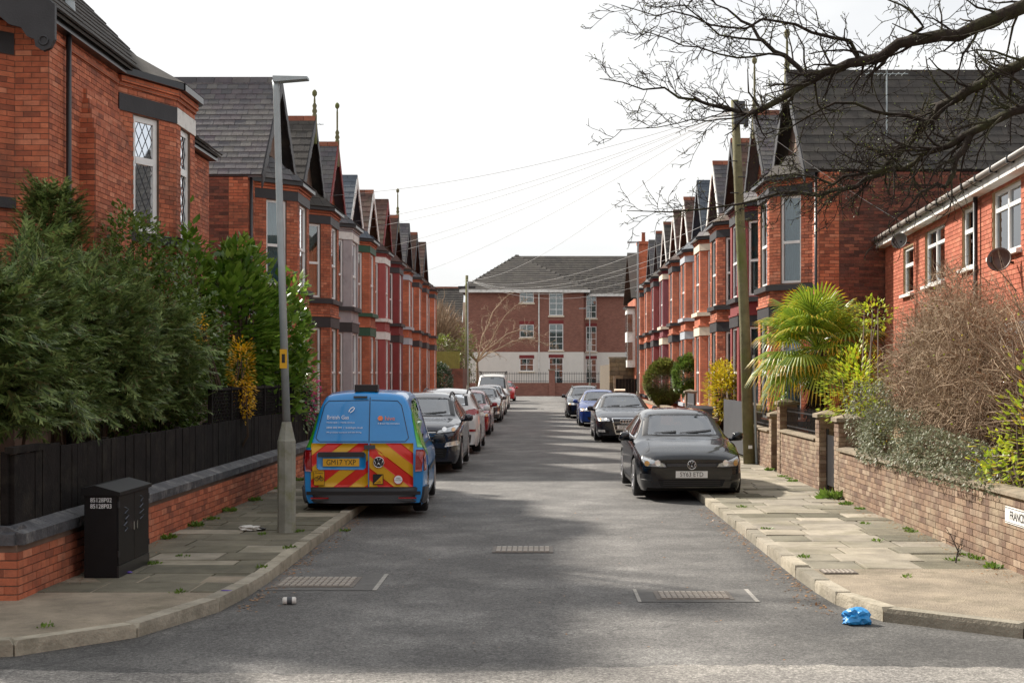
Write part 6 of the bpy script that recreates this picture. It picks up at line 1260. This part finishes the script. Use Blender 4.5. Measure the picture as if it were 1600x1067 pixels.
shrub('far_shrub', 'bright green shrub behind the far timber fence', (-6.6, 99, .1), [((-6.9, 99, 3.6), (.9, .9, 1.1), 1600), ((-5.4, 101, 3.2), (.7, 1.2, 2.0), 1100)], L['bush'], 'shrub', None, LEAF, 0, (.13, .22), seed=67, lump=.3)
twigs('bare_thicket', 'tangled bare brown thicket behind the far timber fence', (-7.2, 104, .1), (-7.6, 104, 4.4), (1.9, 1.6, 2.4), 3000, M['twig'], 69, (.5, 1.2), .012, .4)
# fan palm
def palm():
    b = Vector((5.5, 28.3, .1)); r = thing('fan_palm', b, 'bushy fan palm with yellowed leaf tips behind the railings', 'palm tree'); g = np.random.default_rng(3)
    MB().tube([(0, 0, 0), (.03, 0, .8), (.0, .03, 1.6), (0, 0, 2.5)], [.13, .15, .17, .12], 12).build('trunk', M['stem'], r, smooth=True)
    fb = MB()
    for k in range(240): a = g.uniform(0, 6.28); z = g.uniform(.9, 2.4); p = Vector((.16 * math.cos(a), .16 * math.sin(a), z)); fb.tube([p, p + Vector((.12 * math.cos(a), .12 * math.sin(a), -g.uniform(.05, .3)))], [.012, .004], 4)
    fb.build('fibre', M['bark'], r, uv=False)
    for k in range(40):
        az = k * 2.4 + g.uniform(-.3, .3); el = 1.35 - 1.65 * (k / 33) ** .9 + g.uniform(-.1, .1); d = Vector((math.cos(az) * math.cos(el), math.sin(az) * math.cos(el), math.sin(el))); st = Vector((0, 0, 2.5)); ln = g.uniform(.5, .8); hub = st + d * ln + Vector((0, 0, -.06 * (k / 33)))
        side = d.cross(Vector((0, 0, 1))); side = side.normalized() if side.length > .05 else Vector((1, 0, 0)); up = side.cross(d)
        m = MB(); m.tube([st, st + d * ln * .5 + Vector((0, 0, .03)), hub], [.014, .012, .009], 5); nseg = 30; R0 = g.uniform(.75, 1.0)
        for i in range(nseg):
            t = (i / (nseg - 1) - .5) * 2; an = t * 1.75; dirv = (d * math.cos(an) + side * math.sin(an)).normalized(); rl = R0 * (1 - .28 * abs(t)); dr = -.12 - .25 * (k / 33); n_ = up
            w = .021; sd = dirv.cross(n_).normalized(); a0 = hub; a1 = hub + dirv * rl * .55 + n_ * .03 + Vector((0, 0, dr * .15)); a2 = hub + dirv * rl * .82 + Vector((0, 0, dr * .5)); a3 = hub + dirv * rl + Vector((0, 0, dr)) * 1.1
            o = len(m.v); m.v += [tuple(a0), tuple(a1 - sd * w), tuple(a1 + n_ * .012), tuple(a1 + sd * w), tuple(a2 - sd * w * .8), tuple(a2 + n_ * .008), tuple(a2 + sd * w * .8), tuple(a3)]
            fs = [(0, 1, 2), (0, 2, 3), (1, 4, 5, 2), (2, 5, 6, 3), (4, 7, 5), (5, 7, 6)]; m.f += [tuple(q + o for q in f) for f in fs]; m.m += [0, 0, 0, 0, 1, 1] if g.random() < .7 else [0] * 6
        m.build('frond', [L['palm'], L['palmtip']], r, uv=False)
palm()
# bare trees: recursive limbs
def limb(mb, path, r0, r1, g, depth, spread=.6, twig=.006, dens=1.0, grav=0.0, tips=None, sides=6, spur=1.0):
    P = [Vector(p) for p in path]; n = len(P); mb.tube(P, [r0 + (r1 - r0) * i / (n - 1) for i in range(n)], sides if r0 > .03 else (5 if r0 > .012 else 3), cap=False)
    if depth == 0:
        if tips is not None: tips.append(P[-1])
        return
    tot = sum((P[i + 1] - P[i]).length for i in range(n - 1)); k = max(3, int(tot * dens * (5.0, 9.0, 7.0, 5.0)[min(depth, 3)]))
    for q in range(k):
        s = (q + g.uniform(.1, .9)) / k; s = .08 + .9 * s; x = s * (n - 1); i = min(int(x), n - 2); p = P[i].lerp(P[i + 1], x - i); t = (P[i + 1] - P[i]).normalized(); r = r0 + (r1 - r0) * s
        ax = Vector(g.normal(size=3)); ax = (ax - t * ax.dot(t)).normalized(); d = (t * .75 + ax * g.uniform(.5, 1.1) * spread * 1.4).normalized(); ln = spur * g.uniform(.45, 1.0) * (.17, .36, .72, 1.0)[min(depth - 1, 3)] * (1.15 - .5 * s) * (1.6 if depth > 1 else 1)
        pts = [p]; dd = d
        for j in range(4):
            dd = (dd + Vector(g.normal(size=3)) * .26 + Vector((0, 0, grav + .03))).normalized(); pts.append(pts[-1] + dd * ln / 4)
        rs = (min(r * .42, .03) if twig > .008 else min(r * .45, .015 if depth > 2 else .0085)) if depth > 1 else min(r * .5, .009); rs = max(rs, twig)
        limb(mb, pts, rs, max(twig * .6, rs * .35), g, depth - 1, spread, twig, dens, grav, tips, sides, spur)
def pxpath(pts, Y0, Y1, sc=2.353, ox=920, oy=0):
    jg = np.random.default_rng(len(pts) * 7); fine = []
    for (xa, ya), (xb, yb) in zip(pts, pts[1:]): fine += [(xa, ya), ((xa + xb) / 2 + jg.normal() * 7, (ya + yb) / 2 + jg.normal() * 9)]
    pts = fine + [pts[-1]]; n = len(pts); return [at(ox + x / sc, oy + y / sc, Y0 + (Y1 - Y0) * i / (n - 1)) for i, (x, y) in enumerate(pts)]
def street_tree():
    tr = Vector((9.6, 13.2, .1)); r = thing('bare_tree', tr, 'large bare tree whose limbs reach in from the upper right', 'tree'); g = np.random.default_rng(12); loc = lambda pts: [p - tr for p in pts]
    L1 = loc(pxpath([(1900, -90), (1600, 25), (1430, 95), (1300, 130), (1140, 160), (1010, 225), (900, 260), (840, 285), (740, 345), (640, 400), (590, 420), (530, 405), (440, 385), (330, 360), (200, 330), (40, 290)], 13.0, 15.0))
    L1b = loc(pxpath([(840, 285), (790, 270), (720, 205), (640, 150), (600, 95), (540, 60), (470, 20), (400, -40)], 14.2, 14.8))
    L1c = loc(pxpath([(1010, 225), (960, 150), (860, 130), (760, 90), (640, 70), (500, 100), (380, 60), (250, 60), (120, 20)], 14.0, 13.4))
    L2 = loc(pxpath([(1850, 120), (1600, 230), (1500, 270), (1400, 330), (1290, 390), (1240, 450), (1190, 510), (1110, 590), (1080, 640), (980, 690), (850, 720), (700, 710), (560, 750), (300, 780), (140, 775)], 13.2, 15.5))
    L3 = loc(pxpath([(1850, 330), (1600, 400), (1480, 450), (1380, 500), (1280, 550), (1200, 600), (1120, 610), (1000, 640), (900, 680), (760, 640), (640, 690)], 13.0, 14.4)); L3b = loc(pxpath([(1400, 500), (1350, 580), (1340, 640), (1310, 690), (1260, 690), (1180, 760), (1100, 830)], 13.4, 13.2))
    L4 = loc(pxpath([(1240, 450), (1100, 420), (980, 380), (860, 400), (740, 470), (640, 500)], 14, 14.6)); L5 = loc(pxpath([(1140, 160), (1230, 100), (1180, 40), (1100, 0), (1050, -60)], 13.6, 13)); L6 = loc(pxpath([(590, 420), (480, 440), (380, 440), (250, 470), (100, 480)], 14.6, 14.9)); L7 = loc(pxpath([(720, 205), (600, 210), (480, 200), (350, 170), (220, 120), (170, 150)], 14.3, 14.6)); L8 = loc(pxpath([(640, 150), (480, 130), (350, 20), (200, 20)], 14.4, 13.8))
    top = Vector((0, 0, 3.1)); tk = MB().tube([(0, 0, 0), (.05, 0, 1.2), (.0, .05, 2.4), (-.1, .05, 3.4), (.05, 0, 4.6), (.1, .1, 6.5)], [.34, .27, .25, .22, .16, .08], 14); tk.build('trunk', M['bark'], r, smooth=True)
    for nm, path, r0, r1, dp, dn in (('limb', [Vector((-.1, .05, 3.3))] + L1, .075, .004, 3, 1.7), ('limb', L1b, .032, .004, 3, 1.8), ('limb', L1c, .022, .004, 3, 1.7), ('limb', [Vector((-.1, .05, 2.9))] + L2, .062, .004, 3, 1.75), ('limb', [Vector((-.1, .02, 2.6))] + L3, .052, .004, 3, 1.8), ('limb', L3b, .036, .005, 3, 1.7), ('limb', L4, .024, .004, 3, 1.9), ('limb', L5, .018, .005, 3, 1.5), ('limb', L6, .012, .004, 3, 1.5), ('limb', L7, .013, .004, 3, 1.6), ('limb', L8, .013, .004, 3, 1.5)):
        mb = MB(); tips = []; limb(mb, path, r0, r1, g, dp, .62, .0042, dn * .74, -.01, tips, 8, .66); o = mb.build(nm, M['bark'], r, smooth=True, uv=False)
        C = np.array([tuple(t) for t in tips]); 
        if len(C): V, Fc = place(*LEAF, C, rv(len(C), g) + [0, 0, .3], rv(len(C), g), g.uniform(.012, .022, len(C))); link('bud', mesh_np('bud', V, Fc, L['bush']), o, kind='stuff')
street_tree()
def small_tree(base, label, h, spread, seed, m, n=5):
    r = thing('bare_tree', base, label, 'tree'); g = np.random.default_rng(seed); MB().tube([(0, 0, 0), (.1, 0, h * .2), (.05, .1, h * .38)], [.14, .11, .09], 8).build('trunk', m, r, smooth=True); mb = MB()
    for k in range(n):
        a = k * 6.283 / n + g.uniform(-.3, .3); pts = [Vector((.05, .1, h * .36))]; d = Vector((math.cos(a) * .7, math.sin(a) * .5, .75)).normalized()
        for j in range(6): d = (d + Vector(g.normal(size=3)) * .16 + Vector((math.cos(a) * .14, 0, -.06 * j))).normalized(); pts.append(pts[-1] + d * spread / 4.2)
        limb(mb, pts, .07, .014, g, 3, .6, .010, .6, -.03, None, 6, 1.3)
    mb.build('crown', m, r, smooth=True, uv=False)
small_tree((-4.9, 108, .0), 'spreading bare tan tree in front of the far apartment block', 8.2, 4.4, 5, M['twig'], 7)

# ------------------------------------------------------------------ street furniture
def lamp_post(x, y, h, lean, label, arm=.4, basew=.115, baseh=1.15, dirx=1):
    r = thing('street_lamp', (x, y, .1), label, 'street lamp', 'galvanised street lamps')
    b = MB(); b.lathe([(basew, 0), (basew, baseh), (basew * .92, baseh + .02), (.062, baseh + .22), (.058, baseh + .24)], 8); b.build('base', M['concpost'], r)
    MB().tube([(0, 0, baseh + .2), (lean * .5, 0, h * .6), (lean, 0, h - .12), (lean, 0, h)], [.05, .045, .04, .055], 12).build('pole', M['galv'], r, smooth=True)
    hd = MB(); x0, x1 = sorted((lean - dirx * .03, lean + dirx * arm)); hd.prism([(x0, -.09, h - .03), (x1, -.07, h + .01), (x1, -.07, h + .04), (x0, -.09, h + .045)], (0, .17, 0)); hd.build('lamp_head', M['galv'], r)
    return r
lp = lamp_post(-3.2, 17.9, 5.68, -.13, 'grey street lamp with mossy square base on the left pavement')
lb = MB().box(-.045, .045, -.058, -.05, 2.06, 2.30); lb.build('number_band', M['hazyel'], lp).location = (-.03, 0, 0); MB().box(-.02, .02, -.0605, -.0585, 2.13, 2.24).build('number_mark', M['ink'], lp).location = (-.03, 0, 0)
lamp_post(4.1, 60, 7.5, 0, 'slim grey street lamp behind the clipped bush on the right', .45, .09, 1.0, -1); lamp_post(-4.62, 90, 7.75, 0, 'grey street lamp beside the far telegraph pole', .4, .09, 1.0, 1); lamp_post(4.1, 119, 7.4, 0, 'small far street lamp before the apartment block', .9, .08, 1.0, -1)
tp = thing('telegraph_pole', (4.59, 31.3, .1), 'leaning mossy wooden telegraph pole by the black hatchback', 'pole')
MB().tube([(0, 0, 0), (-.1, 0, 3), (-.24, 0, 6.2), (-.32, 0, 8.0)], [.13, .115, .1, .085], 14).build('pole', M['pole'], tp, smooth=True); MB().tube([(.15, -.06, 0), (.08, -.06, 2.4)], .03, 8).build('cable_guard', M['galv'], tp); MB().box(-.36, -.12, -.2, -.09, 7.45, 7.95).build('junction_box', M['greytrim'], tp); MB().box(-.14, -.04, -.16, -.06, 7.4, 7.8).build('cable_block', M['trim'], tp); MB().box(-.04, .04, -.16, -.145, .35, .42).build('number_plate', M['white'], tp)
for k in range(6): MB().tube([(-.24 - .012 * k, -.1, 5.6 + .35 * k), (-.42 - .012 * k if k % 2 else -.1, -.1, 5.6 + .35 * k)], .012, 5).build('step_bolt', M['steel'], tp)
fp = thing('telegraph_pole', (-5.15, 99, .1), 'far telegraph pole with wires fanning to the houses', 'pole'); MB().tube([(0, 0, 0), (0, 0, 8.8)], [.14, .1], 10).build('pole', M['pole'], fp, smooth=True); MB().box(-.6, .6, -.06, .06, 7.9, 8.05).build('cross_arm', M['trim'], fp)
wt = Vector((4.27, 31.3, 7.9)); ft = Vector((-5.15, 99, 8.6)); wires = []
for i, y in enumerate((41.3, 45.9, 50.7, 55.6, 61.0, 70.8)): wires.append((wt, Vector((-6.4, y + .5, 7.0 if i % 2 else 7.3)), .35))
for i, y in enumerate((40.4, 50, 55, 64.9, 74.6)): wires.append((ft, Vector((5.9, y, 6.9)), 1.1))
wires += [(wt, ft, 1.0), (wt, Vector((6.1, 35.2, 7.2)), .05), (wt, Vector((8.2, 31.8, 5.4)), .1), (ft, Vector((-6.4, 75.3, 7)), .4)]
WO = ['first', 'second', 'third', 'fourth', 'fifth', 'sixth']
WLAB = [WO[i] + ' wire from the near pole to the left hand gables, nearest house first' for i in range(6)] + [WO[i] + ' wire from the far pole to the right hand row, nearest house first' for i in range(5)] + ['long wire between the two telegraph poles', 'short wire from the near pole to the house beside it', 'wire from the near pole down to the modern house', 'wire from the far pole to the left row']
for (a_, b_, sag), wlab in zip(wires, WLAB):
    mid = (a_ + b_) / 2; MB().tube([a_.lerp(b_, t) - a_ + Vector((0, 0, -sag * 4 * t * (1 - t))) for t in np.linspace(0, 1, 15)], .006, 4).build('overhead_wire', M['wire'], None, uv=False, loc=a_, label=wlab, cat='wire', group='overhead telephone wires')
def aerial(x, y, z, label):
    r = thing('tv_aerial', (x, y, z), label, 'aerial', 'roof aerials'); MB().tube([(0, 0, -1.2), (0, 0, 1.2)], .018, 6).build('mast', M['galv'], r); MB().tube([(-.5, 0, 1.1), (.5, 0, 1.1)], .012, 5).build('boom', M['galv'], r)
    for k in range(7): MB().tube([(-.45 + k * .14, -.18, 1.1), (-.45 + k * .14, .18, 1.1)], .007, 4).build('element', M['galv'], r, uv=False)
aerial(8.1, 33.3, 8.0, 'roof aerial mast on the near right hand house'); aerial(-7.4, 45.2, 8.9, 'roof aerial on the house with the grey bay'); aerial(6.9, 73.5, 9.6, 'roof aerial near the far end of the right row')
# street cabinet
cb = thing('street_cabinet', (-4.285, 14.4, .108), 'black metal street cabinet with two doors against the left wall', 'cabinet')
MB().box(-.165, .155, -.54, .54, 0, .80).build('body', M['cabinet'], cb); MB().prism([(-.19, -.57, .80), (.19, -.57, .80), (.19, -.57, .835), (-.05, -.57, .90), (-.19, -.57, .875)], (0, 1.14, 0)).build('roof', M['cabinet'], cb)
for y0, y1 in ((-.53, -.006), (.006, .53)):
    d = MB().box(.156, .168, y0, y1, .12, .79).build('door', M['cabinet'], cb); yh = y1 - .05 if y0 < 0 else y0 + .05; MB().box(.169, .185, yh - .018, yh + .018, .42, .5).build('handle', M['chrome'], d)
MB().box(.156, .172, -.54, .54, 0, .115).build('plinth', M['trim'], cb)
for y in (-.53, .53):
    for z in (.2, .68): MB().tube([(.165, y, z), (.165, y, z + .06)], .014, 6).build('hinge', M['trim'], cb)
text('85128P02', .062, cb, frame((0, -.5445, .755), (1, 0, 0), (0, 0, 1)), M['inkw'], 'stencil', sx=.85); text('85128P03', .062, cb, frame((0, -.5445, .695), (1, 0, 0), (0, 0, 1)), M['inkw'], 'stencil', sx=.85)
gf = mat('faded_graffiti', hx('5f6570'), .6, var=.3)
for k, (y, z) in enumerate(((-.32, .55), (.22, .62))):
    q = np.random.default_rng(k); MB().tube([(.172, y + (.09 if j % 2 else -.02) + q.uniform(-.03, .03), z - .12 + j * .03) for j in range(9)], .006, 4).build('graffiti', gf, cb, uv=False)
# things on the right pavement edge further back
pf = thing('panel_fence', (WR + .05, 33.4, .1), 'dark grey vertical board fence beyond the black hatchback', 'fence')
for i in range(26): MB().box(0, .03, i * .16, i * .16 + .15, .05, 1.32).build('board', M['greytrim'], pf)
for y in (.2, 2.1, 4.0): MB().box(.031, .09, y - .04, y + .04, 0, 1.3).build('post', M['greytrim'], pf)
def bin_(x, y, label, lidm='trim', rz=0):
    r = thing('wheelie_bin', (x, y, .1), label, 'bin', 'wheelie bins on the right', rz); b = MB(); b.add([(-.21, -.2, .06), (.21, -.2, .06), (.21, .2, .06), (-.21, .2, .06), (-.28, -.3, .98), (.28, -.3, .98), (.28, .28, .98), (-.28, .28, .98)], [(0, 3, 2, 1), (0, 1, 5, 4), (1, 2, 6, 5), (2, 3, 7, 6), (3, 0, 4, 7)]); b.build('body', M['greytrim'], r)
    m = MB(); pr = [(-.34, .98), (-.33, 1.03), (-.1, 1.09), (.15, 1.09), (.3, 1.05), (.32, .98)]; m.prism([(-.3, y_, z) for y_, z in pr], (.6, 0, 0)); m.build('lid', M[lidm], r); MB().tube([(-.2, .33, 1.0), (.2, .33, 1.0)], .016, 6).build('handle', M['trim'], r)
    for sx in (-.2, .2): MB().lathe([(0, -.025), (.1, -.025), (.1, .025), (0, .025)], 14, (sx, .22, .1), 'x').build('wheel', M['tyre'], r)
bin_(4.42, 39.2, 'front dark wheelie bin behind the black hatchback roof'); bin_(4.42, 40.05, 'second dark wheelie bin just behind the first one'); bin_(4.55, 82, 'far wheelie bin with a tan lid near the stone wall', 'cream')
gt = thing('garden_gate', (WR + .05, 44.7, .1), 'dark patterned metal gate beside a stone pier on the right', 'gate'); MB().box(-.02, .02, 0, 2.0, .1, 1.35).build('panel', M['greytrim'], gt)
for i in range(8): MB().tube([(-.035, .15 + i * .24 + .08 * math.cos(t), .95 + .08 * math.sin(t)) for t in np.linspace(0, 6.28, 11)], .012, 4, cap=False).build('scroll', M['chrome'], gt, uv=False)
pier(WR + .15, 46.85, 1.45, .32, 'weathered pier at the far side of the patterned gate')
dg = thing('yard_gate', (4.75, 90, 0), 'dark timber yard gate before the far stone wall', 'gate')
for i in range(9): MB().box(i * .2, i * .2 + .19, 0, .04, .05, 1.75).build('board', M['wood'], dg)
MB().box(-.14, -.01, -.05, .1, 0, 1.9).build('post', M['stonecap'], dg)

# brick houses added unseen behind the camera, to reflect in glass and car paint
for i, x in enumerate((-22, -11, 0, 11, 22)):
    h = thing('villa', (x, -13, 0), ('outermost left', 'left', 'middle', 'right', 'outermost right')[i] + ' brick villa across the cross road, behind the viewpoint', 'house', 'villas across the cross road')
    MB().box(-4.6, 4.6, -9, 0, 0, 6.6).build('wall', M['fbrick'], h); rb = MB(); rb.prism([(-4.9, .4, 6.5), (4.9, .4, 6.5), (4.9, -4.5, 10.4), (-4.9, -4.5, 10.4)], (0, 0, -.12)); rb.prism([(-4.9, -9.4, 6.5), (4.9, -9.4, 6.5), (4.9, -4.5, 10.4), (-4.9, -4.5, 10.4)], (0, 0, -.12)); rb.build('roof', M['tile'], h)
    for wx_ in (-3, 0, 3):
        for wz in (1.0, 4.0):
            if wx_ == 0 and wz < 2: MB().box(-.55, .55, .002, .05, .1, 2.3).build('door', M['greenpaint'], h); continue
            o = MB().box(wx_ - .7, wx_ + .7, .002, .06, wz, wz + 1.9).build('window', M['white'], h); MB().box(wx_ - .6, wx_ + .6, .061, .064, wz + .1, wz + 1.8).build('pane', M['darkglass'], o)
    MB().box(-5.4, 5.4, 4.0, 4.3, 0, 1.3).build('front_wall', M['fbrickdark'], h)

# ------------------------------------------------------------------ litter, weeds, leaf debris
can = thing('drinks_can', (*at(452, 944, EYE * F / (944 - VY)).xy, .036), 'white drinks can lying in the road by the left kerb', 'can', rz=R(8)); MB().lathe([(0, -.06), (.024, -.062), (.033, -.05), (.033, .05), (.024, .062), (0, .06)], 18, axis='x').build('body', M['litter'], can, smooth=True); MB().lathe([(.0335, -.02), (.0335, .025)], 18, axis='x').build('printed_band', M['greytrim'], can)
def crumple(name, loc, rad, m, label, cat, seed, flat=1.0, n=3):
    bm = bmesh.new(); bmesh.ops.create_icosphere(bm, subdivisions=n, radius=1); g = np.random.default_rng(seed); ph = g.uniform(0, 6, 9)
    for v_ in bm.verts:
        c = v_.co.copy(); nv_ = noise.noise_vector(c * 1.7 + Vector((seed, 0, 0))); k = 1 + .45 * nv_.x + .5 * abs(noise.noise(c * 2 + Vector((seed, 3, 1)))) - .35 * abs(noise.noise(c * 3.5 + Vector((0, seed, 0)))); v_.co = Vector((c.x * rad[0] * k, c.y * rad[1] * k, max(-rad[2] * .75, c.z * rad[2] * k)))
    [setattr(f_, 'smooth', n != 3) for f_ in bm.faces]; me = bpy.data.meshes.new(name); bm.to_mesh(me); bm.free(); me.materials.append(m); o = link(name, me, None, (loc[0], loc[1], loc[2] + rad[2] * .75), label, cat); return o
p = at(1336, 975, EYE * F / (975 - VY)); crumple('plastic_bag', (p.x, p.y, 0.004), (.105, .085, .075), M['bag'], 'crumpled blue plastic bag in the gutter at the right corner', 'bag', 3, n=3)
Yn = (EYE - .11) * F / (828 - VY); p = at(390, 828, Yn); crumple('newspaper', (p.x, p.y, .108), (.13, .08, .035), M['litter'], 'crumpled newspaper on the left pavement near the lamp post', 'paper', 5); crumple('black_bag', (p.x + .15, p.y + .02, .108), (.05, .035, .02), M['trim'], 'scrap of black plastic beside the newspaper', 'litter', 6, n=2)
Yn = (EYE - .11) * F / (924 - VY); p = at(354, 924, Yn); crumple('wrapper', (p.x, p.y, .108), (.06, .03, .012), M['purple'], 'purple sweet wrapper by the left kerb edge', 'litter', 7, n=2); Yn = (EYE - .11) * F / (895 - VY); p = at(200, 895, Yn); crumple('wrapper', (p.x, p.y, .108), (.04, .025, .012), M['purple'], 'purple sweet wrapper beside the street cabinet', 'litter', 8, n=2)
def weed(x, y, z, n, r, label, h=.12, m='weed', seed=0):
    g = np.random.default_rng(seed); o = thing('weed_tuft', (x, y, z), label, 'weed', 'weeds in the paving joints'); an = g.uniform(0, 6.28, n); C = np.stack([np.cos(an) * r * g.random(n), np.sin(an) * r * g.random(n) * 1.6, np.zeros(n)], 1); D = np.stack([np.cos(an) * .7, np.sin(an) * .7, np.full(n, .8)], 1) + rv(n, g) * .3; D[:, 2] = np.abs(D[:, 2]); V, Fc = place(*LEAF, C, D, rv(n, g), g.uniform(h * .4, h, n)); link('blades', mesh_np('blades', V, Fc, L[m]), o)
g_ = np.random.default_rng(77); ORD = ['first', 'second', 'third', 'fourth', 'fifth', 'sixth', 'seventh', 'eighth', 'ninth', 'tenth', 'eleventh', 'twelfth', 'thirteenth', 'fourteenth', 'fifteenth', 'sixteenth']
for k, y in enumerate((15.3, 17.2, 18.6, 19.4, 20.6, 22.3, 24.5, 26.5)): weed(WL + .07 + g_.uniform(0, .06), y, .105, int(g_.uniform(40, 110)), .1, ORD[k] + ' weed tuft along the foot of the left brick wall, counted from the cabinet', .08, seed=k)
for k, y in enumerate((14.6, 15.3, 15.6, 17.9, 18.2, 20.9, 21.6, 23.7, 26.2, 26.9, 27.4, 29.2)): weed(WR - .08 - g_.uniform(0, .06), y if y != 23.7 else 22.7, .105, int(g_.uniform(40, 130)), .08 if y != 23.7 else .2, (ORD[k] + ' weed tuft along the foot of the right wall, counted from the name plate') if y != 23.7 else 'large bright weed at the foot of the brick pier', .03 + .06 * g_.random() if y != 23.7 else .2, seed=20 + k)
for k, (x, y) in enumerate(((-3.05, 17.9), (-3.45, 17.6), (-2.86, 16.2), (-2.88, 14.6), (-3.3, 12.95), (-3.9, 11.2), (-4.05, 14.9), (-3.9, 15.5), (-2.6, 18.9), (2.85, 15.4), (2.9, 18.2), (4.4, 15.2), (4.0, 16.9), (3.6, 13.9), (4.3, 18.8), (3.0, 21.2))): weed(x, y, .105 if x != -2.6 else .004, int(g_.uniform(15, 50)), .07, ORD[k] + (' small weed in the left pavement joints' if x < 0 else ' small weed in the right pavement joints'), .05, seed=50 + k)
def debris(name, label, n, fx, z, size, seed):
    g = np.random.default_rng(seed); C = np.array([fx(g) for _ in range(n)]); C = np.column_stack([C, np.full(n, z)]); D = np.column_stack([rv(n, g)[:, :2], g.uniform(-.02, .15, n)]); up = np.column_stack([rv(n, g)[:, :2] * .2, np.ones(n)]); V, Fc = place(*LEAF, C, D, np.cross(D, up), g.uniform(*size, n)); me = mesh_np(name, V, Fc, L['deadleaf']); link(name, me, None, None, label, 'leaves', None, 'stuff')
debris('leaf_debris', 'dead leaves and grit gathered along the left kerb', 420, lambda g: (KL + .03 + abs(g.normal(0, .12)), g.uniform(12.5, 21)), .008, (.02, .05), 1); debris('leaf_debris', 'dead leaves and grit gathered along the right kerb', 420, lambda g: (KR - .03 - abs(g.normal(0, .12)), g.uniform(12.3, 22)), .008, (.02, .05), 2)
debris('leaf_debris', 'scattered dead leaves at the foot of the left wall', 260, lambda g: (WL + .04 + abs(g.normal(0, .15)), g.uniform(12.8, 24)), .114, (.02, .045), 3); debris('leaf_debris', 'scattered dead leaves at the foot of the right wall', 320, lambda g: (WR - .04 - abs(g.normal(0, .15)), g.uniform(13.5, 24)), .114, (.02, .045), 4); debris('leaf_debris', 'a few dead leaves scattered over the road', 60, lambda g: (g.uniform(-2.5, 2.4), g.uniform(10.2, 22)), .008, (.02, .045), 5)
br = thing('broken_branch', (4.35, 14.9, .108), 'small dark broken branch lying by the right wall', 'branch'); g9 = np.random.default_rng(9); mb = MB(); limb(mb, [Vector((0, 0, .01)), Vector((.05, .1, .12)), Vector((-.02, .15, .3))], .012, .004, g9, 2, .8, .004, 3.0, 0, None, 5, .35); mb.build('twigs', M['bark'], br, smooth=True, uv=False)
